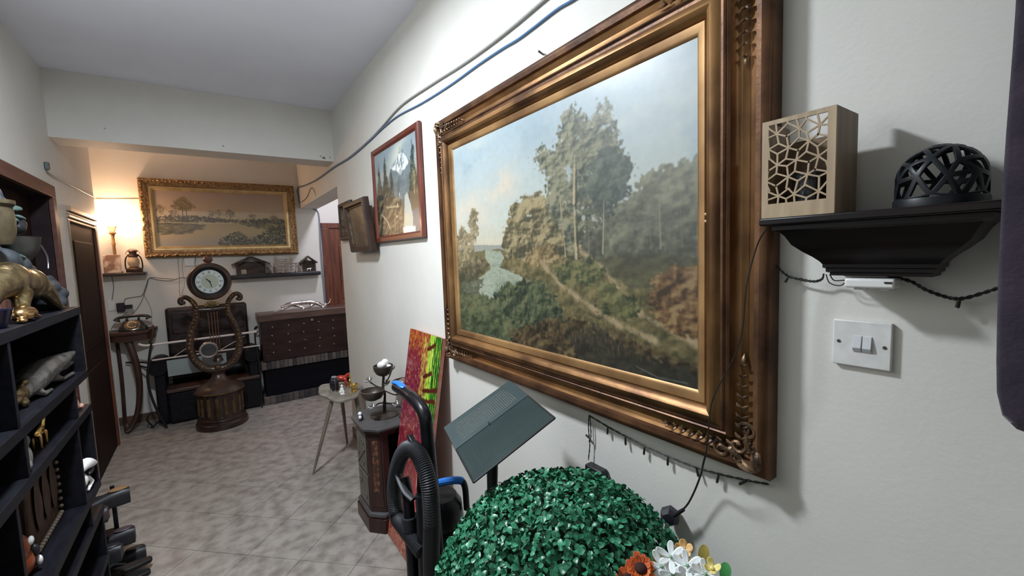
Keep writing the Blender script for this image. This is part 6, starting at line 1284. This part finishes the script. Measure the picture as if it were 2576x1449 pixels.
wires = (([(-1.79, 5.91, 1.55), (-1.785, 5.91, 1.45), (-1.795, 5.91, 1.38), (-1.81, 5.91, 1.30)], 0.006, 'short wire dropping from the corner shelf to the socket'),
    ([(-1.72, 5.90, 1.27), (-1.70, 5.905, 1.315), (-1.62, 5.91, 1.325), (-1.57, 5.91, 1.34), (-1.53, 5.91, 1.44), (-1.50, 5.91, 1.51), (-1.42, 5.91, 1.487), (-1.33, 5.91, 1.475), (-1.24, 5.91, 1.50), (-1.18, 5.91, 1.49), (-1.14, 5.91, 1.43)], 0.006, 'dark wire looping across the far wall to the clock'),
    ([(-1.78, 5.905, 1.02), (-1.72, 5.91, 1.10), (-1.64, 5.91, 1.18), (-1.58, 5.91, 1.28), (-1.53, 5.91, 1.42), (-1.495, 5.91, 1.515), (-1.40, 5.91, 1.505), (-1.30, 5.91, 1.49)], 0.005, 'wire rising diagonally from the telephone to the bundle'),
    ([(-1.56, 5.91, 1.35), (-1.535, 5.91, 1.27), (-1.51, 5.91, 1.17), (-1.52, 5.91, 1.05)], 0.0035, 'thin wire hanging towards the side of the telephone stand'),
    ([(-1.245, 5.91, 1.72), (-1.25, 5.91, 1.50), (-1.26, 5.91, 1.32), (-1.22, 5.91, 1.18)], 0.004, 'wire hanging straight down from the gold frame'),
    ([(-1.20, 5.912, 1.72), (-1.215, 5.912, 1.60), (-1.21, 5.912, 1.42), (-1.25, 5.912, 1.30), (-1.27, 5.912, 1.19)], 0.003, 'second thin wire hanging beside the wall plate'),
    ([(-1.09, 5.91, 1.72), (-1.10, 5.905, 1.66), (-1.10, 5.91, 1.60)], 0.006, 'short cable beside the white wall plate'),
    ([(-1.70, 5.90, 1.18), (-1.76, 5.91, 1.12), (-1.82, 5.91, 1.05), (-1.84, 5.91, 1.01)], 0.005, 'wire from the charger down behind the telephone'))
for P_, r_, lab in wires: tag(MB().tube(spline(P_, 7), r_*0.48, n=6).build('loose_wire', FARC), lab, 'wire')
tag(MB().tube(spline([(-1.773, 3.93, 2.275), (-1.772, 3.984, 2.252), (-1.772, 4.422, 2.258), (-1.772, 4.919, 2.264), (-1.772, 5.36, 2.275), (-1.79, 5.50, 2.285), (-1.85, 5.60, 2.295), (-1.853, 5.85, 2.315), (-1.83, 5.912, 2.325), (-1.52, 5.913, 2.338)], 6), 0.004, n=6).build('corner_wire', GREYC), 'grey wire stretched along the left wall and round the lit corner', 'wire')
tag(MB().tube(spline([(-1.69, 5.914, 2.13), (-1.66, 5.913, 2.118), (-1.53, 5.913, 2.115)], 5), 0.003, n=6).build('lamp_wire', GREYC), 'thin wire behind the glowing bulb', 'wire')
tag(MB().obox((-1.768, 3.93, 2.29), (0.022, 0.03, 0.05)).build('wire_clip', M('dark_clip', (0.1, 0.12, 0.12), rough=0.5), bevel=0.006), 'small dark clip holding the wire on the left wall', 'clip')
# ------------------------------------------------------------------ black shelving unit on the left wall, its ornaments, the shoe rack
SHU = M('black_shelf_unit', (0.005, 0.005, 0.008), (0.010, 0.010, 0.014), spec=0.18, rough=0.5, scale=14, stretch=(3, 0.7, 3))
ux0, ux1, uy0, uy1 = -1.772, -1.48, 1.05, 2.715
un = thing('shelving_unit', 'tall black open shelving unit crowded with ornaments along the wall', 'shelving', (-1.63, 1.9, 0))
for z in (1.47, 1.18, 1.02, 0.66, 0.535, 0.30, 0.08): MB().box(ux0, ux1, uy0, uy1, z-0.035, z).build('shelf_board', SHU, un, smooth=0, bevel=0.002)
for y, z0, z1 in ((2.695, 1.181, 1.434), (1.845, 1.181, 1.434), (2.48, 1.021, 1.144), (1.875, 1.021, 1.144), (2.455, 0.661, 0.984), (2.695, 0.661, 0.984), (1.75, 0.661, 0.984), (2.51, 0.536, 0.624), (2.0, 0.536, 0.624), (2.695, 0.301, 0.499), (1.9, 0.301, 0.499), (2.695, 0.081, 0.264), (1.07, 0.081, 1.434)):
    MB().box(ux0+0.002, ux1-0.002, y-0.011, y+0.011, z0, z1).build('upright', SHU, un, smooth=0, bevel=0.001)
for y0, y1, z0, z1 in ((uy0, 2.70, 1.181, 1.434), (uy0, 2.47, 1.021, 1.144), (uy0, 2.70, 0.661, 0.984), (uy0, 2.70, 0.301, 0.624), (uy0, 2.70, 0.0, 0.264)):
    MB().box(ux0-0.004, ux0+0.001, y0, y1, z0, z1).build('back_panel', M('shelf_back', (0.003, 0.003, 0.005), rough=0.7, spec=0.15), un, smooth=0)

GOLD = M('antique_gold_metal', (0.13, 0.092, 0.045), (0.36, 0.27, 0.14), rough=0.30, metal=0.9, scale=22, bump=0.25, bscale=70); GOLDB = M('bright_gold', (0.7, 0.5, 0.2)); STONE = M('dark_stone_resin', (0.012, 0.014, 0.018), (0.036, 0.041, 0.048), rough=0.55, scale=14, bump=0.25, bscale=40); PALE = M('grey_crystal', (0.03, 0.034, 0.042), (0.10, 0.11, 0.13), rough=0.85, spec=0.15, scale=12, bump=0.3, bscale=30); SGR = M('sage_green_resin', (0.025, 0.055, 0.045), (0.075, 0.12, 0.105), rough=0.5, scale=14)
z0 = 1.4705
bl = thing('gold_bull', 'antique gold bull figure striding on top of the black shelving', 'sculpture', (-1.55, 2.3, z0))
organic('body', GOLD, bl, [('e', (-1.55, 2.26, z0+0.125), (0.055, 0.15, 0.058)), ('e', (-1.55, 2.17, z0+0.140), (0.055, 0.08, 0.062)), ('e', (-1.55, 2.38, z0+0.120), (0.052, 0.07, 0.058)), ('t', [(-1.55, 2.12, z0+0.13), (-1.55, 2.02, z0+0.11), (-1.55, 1.95, z0+0.07)], [0.05, 0.036, 0.026]),
    ('t', [(-1.53, 2.40, z0+0.105), (-1.52, 2.47, z0+0.062), (-1.515, 2.535, z0+0.02), (-1.513, 2.56, z0+0.010)], [0.038, 0.027, 0.016, 0.012]), ('e', (-1.513, 2.575, z0+0.010), (0.016, 0.022, 0.0095)),
    ('t', [(-1.575, 2.38, z0+0.10), (-1.58, 2.41, z0+0.05), (-1.58, 2.39, z0+0.010)], [0.035, 0.022, 0.014]),
    ('t', [(-1.52, 2.16, z0+0.10), (-1.515, 2.13, z0+0.05), (-1.513, 2.15, z0+0.010)], [0.032, 0.020, 0.013]), ('t', [(-1.58, 2.15, z0+0.10), (-1.585, 2.10, z0+0.05), (-1.585, 2.08, z0+0.010)], [0.032, 0.020, 0.013])], 0.007, 3)
tt = thing('gold_tortoise', 'small bright gold tortoise in front of the gold bull', 'figurine', (-1.505, 2.10, z0))
organic('body', M('rose_gold', (0.55, 0.34, 0.15), rough=0.25, metal=1.0), tt, [('e', (-1.507, 2.09, z0+0.028), (0.034, 0.058, 0.026)), ('e', (-1.505, 2.16, z0+0.016), (0.014, 0.022, 0.011)), ('t', [(-1.495, 2.13, z0+0.02), (-1.49, 2.18, z0+0.007)], [0.012, 0.008]), ('t', [(-1.52, 2.12, z0+0.02), (-1.525, 2.16, z0+0.007)], [0.012, 0.008]), ('e', (-1.495, 2.03, z0+0.010), (0.014, 0.018, 0.009))], 0.004, 2)
bb = MB().lathe([(0.0, 0.0005), (0.035, 0.0005), (0.045, 0.02), (0.052, 0.05), (0.054, 0.055), (0.049, 0.055), (0.040, 0.03), (0.0, 0.012)], (-1.54, 1.93, z0), 24).build('glazed_bowl', M('cobalt_glaze', (0.012, 0.016, 0.045), rough=0.2), None); tag(bb, 'dark blue glazed bowl at the picture edge on the black shelving', 'bowl')
ln = thing('stone_lion', 'dark stone crouching beast at the far end of the black shelving', 'sculpture', (-1.565, 2.60, z0))
organic('body', STONE, ln, [('e', (-1.565, 2.60, z0+0.045), (0.055, 0.085, 0.048)), ('e', (-1.56, 2.645, z0+0.088), (0.045, 0.045, 0.040)), ('e', (-1.55, 2.60, z0+0.095), (0.04, 0.04, 0.032)), ('e', (-1.52, 2.635, z0+0.065), (0.026, 0.034, 0.026)), ('e', (-1.525, 2.60, z0+0.03), (0.03, 0.03, 0.030)), ('e', (-1.57, 2.55, z0+0.075), (0.045, 0.05, 0.04)), ('e', (-1.545, 2.665, z0+0.03), (0.03, 0.03, 0.030)), ('t', [(-1.56, 2.57, z0+0.125), (-1.55, 2.63, z0+0.13), (-1.54, 2.68, z0+0.105)], [0.014, 0.018, 0.012])], 0.006, 3)
sc = thing('dark_carved_sculpture', 'tall dark carved sculpture with leaves, barrel and bowl behind the gold bull', 'sculpture', (-1.62, 2.35, z0))
organic('base', STONE, sc, [('e', (-1.69, 2.28, z0+0.08), (0.06, 0.20, 0.085)), ('e', (-1.63, 2.22, z0+0.20), (0.07, 0.14, 0.065)), ('e', (-1.60, 2.34, z0+0.205), (0.05, 0.07, 0.05)), ('e', (-1.59, 2.42, z0+0.185), (0.045, 0.055, 0.05)), ('e', (-1.58, 2.47, z0+0.15), (0.04, 0.05, 0.05)), ('e', (-1.62, 2.15, z0+0.24), (0.06, 0.09, 0.05)), ('t', [(-1.66, 2.36, z0+0.1), (-1.66, 2.37, z0+0.32), (-1.64, 2.34, z0+0.46)], [0.06, 0.05, 0.035]), ('t', [(-1.59, 2.49, z0+0.20), (-1.58, 2.53, z0+0.15), (-1.58, 2.52, z0+0.09)], [0.02, 0.018, 0.016])], 0.008, 3)
organic('crystal_top', PALE, sc, [('e', (-1.615, 2.27, z0+0.475), (0.035, 0.075, 0.022), (0.35, 0.2, 0)), ('e', (-1.605, 2.33, z0+0.445), (0.03, 0.06, 0.022), (-0.5, 0.1, 0.2)), ('e', (-1.62, 2.20, z0+0.44), (0.04, 0.07, 0.035), (0.2, 0, 0)), ('e', (-1.60, 2.29, z0+0.42), (0.03, 0.05, 0.03), (0.6, 0, 0)), ('e', (-1.61, 2.25, z0+0.385), (0.03, 0.06, 0.04)), ('e', (-1.59, 2.355, z0+0.41), (0.025, 0.045, 0.014), (-0.8, 0, 0)), ('t', [(-1.61, 2.24, z0+0.36), (-1.60, 2.30, z0+0.47), (-1.60, 2.36, z0+0.455)], [0.02, 0.016, 0.006])], 0.006, 1)
for k, (yy, zz, ang) in enumerate(((2.41, 0.405, 0.15), (2.44, 0.375, -0.05), (2.36, 0.36, 0.05), (2.39, 0.225, -0.1))):
    b = MB(); b.ell((-1.575, yy, z0+zz), (0.022, 0.055, 0.010), n=14, m=8, rot=(ang, 0.3, 0)); b.build('green_leaf', SGR, sc)
MB().lathe([(0.0, 0.26), (0.05, 0.26), (0.062, 0.30), (0.064, 0.34), (0.060, 0.385), (0.068, 0.395), (0.068, 0.408), (0.055, 0.410), (0.0, 0.405)], (-1.575, 2.18, z0), 28, sx=0.9).build('gilt_barrel', M('dull_gilt_barrel', (0.045, 0.034, 0.018), (0.105, 0.082, 0.045), rough=0.55, metal=0.3, scale=20), sc)
organic('knob', BLACK, sc, [('e', (-1.58, 2.44, z0+0.345), (0.03, 0.035, 0.03)), ('e', (-1.575, 2.41, z0+0.33), (0.03, 0.03, 0.025))], 0.005, 1)
MB().lathe([(0.0, 0.205), (0.04, 0.21), (0.075, 0.25), (0.085, 0.295), (0.088, 0.300), (0.082, 0.300), (0.07, 0.26), (0.0, 0.235)], (-1.585, 2.47, z0), 28, sx=0.7).build('shallow_bowl', M('pewter_bowl', (0.035, 0.035, 0.033), (0.075, 0.073, 0.068), rough=0.45, metal=0.4, scale=12), sc)
MB().tube(spline([(-1.57, 2.56, z0+0.30), (-1.56, 2.62, z0+0.275), (-1.555, 2.665, z0+0.235), (-1.555, 2.675, z0+0.205), (-1.555, 2.665, z0+0.175)], 6), 0.0025, n=6).build('drooping_wire', M('tarnished_wire', (0.2, 0.2, 0.21), rough=0.35, metal=0.7), sc)

# second tier: the silver crocodile with a gilt head
z1 = 1.1805; SILV = M('tarnished_silver', (0.10, 0.097, 0.088), (0.24, 0.23, 0.21), rough=0.35, metal=0.7, scale=25, bump=0.3, bscale=90)
cr_ = thing('silver_crocodile', 'tarnished silver crocodile with a gilt head on the second black shelf', 'sculpture', (-1.54, 2.35, z1))
organic('body', SILV, cr_, [('t', spline([(-1.56, 2.15, z1+0.035), (-1.55, 2.26, z1+0.060), (-1.54, 2.38, z1+0.075), (-1.52, 2.50, z1+0.085), (-1.51, 2.60, z1+0.09), (-1.505, 2.655, z1+0.092)], 4), [0.030, 0.034, 0.038, 0.042, 0.046, 0.048, 0.048, 0.047, 0.045, 0.042, 0.038, 0.034, 0.03, 0.026, 0.022, 0.019, 0.016, 0.014, 0.012, 0.010, 0.008]),
    ('t', [(-1.53, 2.44, z1+0.06), (-1.515, 2.54, z1+0.055), (-1.507, 2.62, z1+0.055)], [0.02, 0.013, 0.007]), ('t', [(-1.53, 2.40, z1+0.04), (-1.515, 2.48, z1+0.012), (-1.505, 2.60, z1+0.010)], [0.02, 0.010, 0.009]), ('t', [(-1.54, 2.22, z1+0.04), (-1.515, 2.24, z1+0.010), (-1.512, 2.32, z1+0.008)], [0.02, 0.010, 0.007])], 0.005, 2)
organic('gilt_head', GOLD, cr_, [('e', (-1.555, 2.13, z1+0.045), (0.032, 0.04, 0.028)), ('e', (-1.55, 2.075, z1+0.035), (0.022, 0.045, 0.016)), ('e', (-1.545, 2.17, z1+0.075), (0.014, 0.02, 0.012)), ('e', (-1.535, 2.11, z1+0.016), (0.014, 0.022, 0.015))], 0.004, 2)
# third tier
z2 = 1.0205
ga = thing('gold_stag', 'small gold stag standing on the third black shelf', 'figurine', (-1.525, 2.16, z2))
organic('body', GOLDB, ga, [('e', (-1.525, 2.16, z2+0.058), (0.016, 0.042, 0.018)), ('t', [(-1.525, 2.19, z2+0.065), (-1.522, 2.215, z2+0.095)], [0.013, 0.009]), ('e', (-1.52, 2.225, z2+0.10), (0.009, 0.016, 0.009)), ('t', [(-1.52, 2.215, z2+0.105), (-1.515, 2.20, z2+0.121)], [0.004, 0.003]), *[('t', [(x, y, z2+0.05), (x, y+0.005, z2+0.002)], [0.008, 0.005]) for x in (-1.534, -1.515) for y in (2.13, 2.19)]], 0.0035, 1)
sg = thing('stone_figure', 'pale grey stone figure beside the gold stag', 'figurine', (-1.50, 1.935, z2))
organic('body', M('grey_stone', (0.10, 0.095, 0.085), (0.16, 0.15, 0.135), rough=0.7, scale=20), sg, [('e', (-1.505, 1.935, z2+0.04), (0.018, 0.028, 0.042)), ('e', (-1.503, 1.940, z2+0.092), (0.014, 0.018, 0.020)), ('e', (-1.50, 1.915, z2+0.02), (0.016, 0.022, 0.018))], 0.004, 2)
pk = thing('pink_figurine', 'small pink figurine at the open end of the third black shelf', 'figurine', (-1.51, 2.625, z2))
organic('body', M('pink_ceramic', (0.55, 0.30, 0.24), rough=0.4), pk, [('e', (-1.515, 2.60, z2+0.03), (0.018, 0.022, 0.03)), ('e', (-1.515, 2.60, z2+0.07), (0.014, 0.016, 0.018)), ('e', (-1.505, 2.64, z2+0.012), (0.014, 0.018, 0.012))], 0.004, 2)
# fourth tier: carved wooden box with beads, orange jug, white mask
z3 = 0.6605
cbx = thing('carved_wooden_casket', 'dark carved wooden casket edged with pale beads on the fourth shelf', 'casket', (-1.60, 2.28, z3))
MB().box(-1.70, -1.555, 2.10, 2.42, z3, z3+0.28).build('body', M('carved_brown', (0.035, 0.017, 0.011), (0.075, 0.038, 0.024), rough=0.5, scale=12, stretch=(4, 4, 0.8), bump=0.4, bscale=25), cbx, bevel=0.012, seg=3)
for yy in (2.17, 2.26, 2.35): MB().lathe([(0.0, 0), (0.03, 0), (0.036, 0.006), (0.02, 0.012), (0.0, 0.012)], (-1.554, yy, z3+0.15), 20, rot=(0, math.pi/2, 0), sx=2.6).build('carved_boss', M('carved_brown', (0, 0, 0)), cbx)
BEAD = M('pale_bead', (0.15, 0.115, 0.085), rough=0.35)
for k in range(14): MB().ell((-1.548, 2.115+0.022*k, z3+0.012), 0.009, n=10, m=8).build('bead', BEAD, cbx)
for k in range(8): MB().ell((-1.548, 2.41, z3+0.035+0.03*k), 0.008, n=10, m=8).build('bead', BEAD, cbx)
oj = thing('orange_figurine', 'glossy orange and black figurine at the picture edge on the fourth shelf', 'figurine', (-1.56, 1.98, z3))
organic('body', M('orange_glaze', (0.20, 0.035, 0.012), (0.34, 0.09, 0.03), rough=0.3, scale=14), oj, [('e', (-1.56, 1.97, z3+0.055), (0.04, 0.05, 0.052)), ('e', (-1.555, 1.95, z3+0.115), (0.035, 0.038, 0.045)), ('e', (-1.55, 2.01, z3+0.03), (0.03, 0.03, 0.03))], 0.006, 2)
MB().ell((-1.522, 1.96, z3+0.125), (0.008, 0.016, 0.014)).build('pale_spot', WAX, oj); MB().ell((-1.518, 2.0, z3+0.035), (0.008, 0.010, 0.016)).build('pale_spot', WAX, oj); MB().ell((-1.523, 1.99, z3+0.075), (0.012, 0.014, 0.022)).build('black_patch', BLACKPL, oj)
wm = thing('white_carnival_mask', 'small white and black bird mask at the shelf end above the shoes', 'mask', (-1.505, 2.60, z3))
organic('face', WAX, wm, [('t', spline([(-1.515, 2.53, z3+0.115), (-1.50, 2.58, z3+0.125), (-1.49, 2.63, z3+0.108), (-1.478, 2.675, z3+0.09)], 4), [0.018, 0.02, 0.022, 0.024, 0.025, 0.025, 0.024, 0.022, 0.019, 0.016, 0.012, 0.008, 0.004]), ('e', (-1.51, 2.56, z3+0.06), (0.02, 0.035, 0.03)), ('t', [(-1.50, 2.59, z3+0.06), (-1.49, 2.62, z3+0.03), (-1.50, 2.57, z3+0.008)], [0.012, 0.009, 0.008])], 0.004, 2)
MB().ell((-1.488, 2.60, z3+0.088), (0.012, 0.035, 0.010), rot=(0.2, 0, 0)).build('black_band', BLACKPL, wm); MB().ell((-1.525, 2.60, z3+0.05), (0.02, 0.05, 0.05)).build('black_back', BLACKPL, wm)

# ------------------------------------------------------------------ shoe rack
sr = thing('shoe_rack', 'low dark shoe rack beyond the end of the black shelving', 'rack', (-1.62, 2.98, 0))
for z in (0.37, 0.165): MB().box(-1.77, -1.52, 2.74, 3.24, z-0.016, z).build('rack_shelf', SHU, sr, smooth=0)
for y in (2.75, 3.235):
    for x in (-1.765, -1.53): MB().box(x-0.009, x+0.009, y-0.008, y+0.008, 0.001, 0.41).build('rack_post', SHU, sr, smooth=0)
def shoe(x, y, z, rot, mat, inm, lab, s=1.0, open_=True):
    """heel towards +x; x,y at the heel"""
    t = thing('shoe', lab, 'shoe', (x, y, z)); R_ = Matrix.Rotation(rot, 3, 'Z')
    def W(p): q = R_ @ Vector((p[0]*s, p[1]*s, p[2]*s)); return (x+q.x, y+q.y, z+q.z)
    prof_ = [(0.0, 0.030, 0.075), (-0.03, 0.036, 0.082), (-0.08, 0.034, 0.075), (-0.13, 0.037, 0.062), (-0.18, 0.043, 0.050), (-0.23, 0.040, 0.040), (-0.262, 0.024, 0.030)]
    b = MB(); vs = []; n = 14
    for xx, w, h_ in prof_:
        for k in range(n):
            a = math.pi*k/(n-1); vs.append(W((xx, w*math.cos(a), 0.014+max(0, math.sin(a))**0.6*(h_-0.014))))
    m_ = len(prof_)
    b.add(vs, [(i*n+k, i*n+k+1, (i+1)*n+k+1, (i+1)*n+k) for i in range(m_-1) for k in range(n-1)]+[tuple(range(n-1, -1, -1)), tuple((m_-1)*n+k for k in range(n))]); b.build('upper', mat, t, smooth=60)
    so = [W((xx, w*1.08, 0.0005)) for xx, w, h_ in prof_]+[W((xx, -w*1.08, 0.0005)) for xx, w, h_ in reversed(prof_)]
    MB().prism(so, (0, 0, 0.014*s)).build('sole', RUBBER, t, smooth=30)
    if open_: MB().ell(W((-0.045, 0, 0.079)), (0.042*s, 0.024*s, 0.008*s), n=14, m=8, rot=(0, 0, rot)).build('insole', inm, t)
    return t
TAN = M('tan_insole', (0.22, 0.12, 0.05), rough=0.7); LBL = M('shoe_black', (0.014, 0.013, 0.016), rough=0.45); SPU = M('shoe_plum', (0.045, 0.030, 0.038), rough=0.5)
shoe(-1.435, 3.07, 0.3705, 0.12, LBL, TAN, 'black slip-on shoe with tan lining on the top tier of the rack')
shoe(-1.50, 2.90, 0.3705, 0.0, SPU, LBL, 'plum-grey shoe next to the tan-lined one', 0.9)
shoe(-1.425, 3.02, 0.1655, 0.05, LBL, SPU, 'dull black shoe jutting from the middle of the rack')
shoe(-1.46, 2.87, 0.1655, -0.05, LBL, LBL, 'black shoe behind on the middle tier of the rack')
shoe(-1.40, 3.10, 0.001, 0.1, LBL, LBL, 'black shoe on the floor under the far end of the rack')
def sandal(x, y, z, rot, lab):
    t = thing('sandal', lab, 'sandal', (x, y, z)); R_ = Matrix.Rotation(rot, 3, 'Z')
    def W(p): q = R_ @ Vector(p); return (x+q.x, y+q.y, z+q.z)
    o_ = [(0.0, 0.02), (0.008, 0.0), (0.0, -0.02), (-0.06, -0.03), (-0.16, -0.036), (-0.23, -0.03), (-0.25, 0.0), (-0.23, 0.03), (-0.16, 0.036), (-0.06, 0.03)]
    MB().prism([W((a, c, 0.0005)) for a, c in o_], (0, 0, 0.022)).build('sole', RUBBER, t, smooth=30, bevel=0.004)
    for sg_ in (-1, 1): MB().tube(spline([W((-0.19, 0, 0.024)), W((-0.15, sg_*0.025, 0.045)), W((-0.10, sg_*0.034, 0.02))], 5), 0.006, n=8).build('strap', RUBBER, t)
sandal(-1.37, 2.985, 0.035, 0.15, 'black rubber sandal lying on top in front of the rack')
sandal(-1.375, 2.93, 0.001, 0.10, 'black rubber sandal on the floor just below the other')
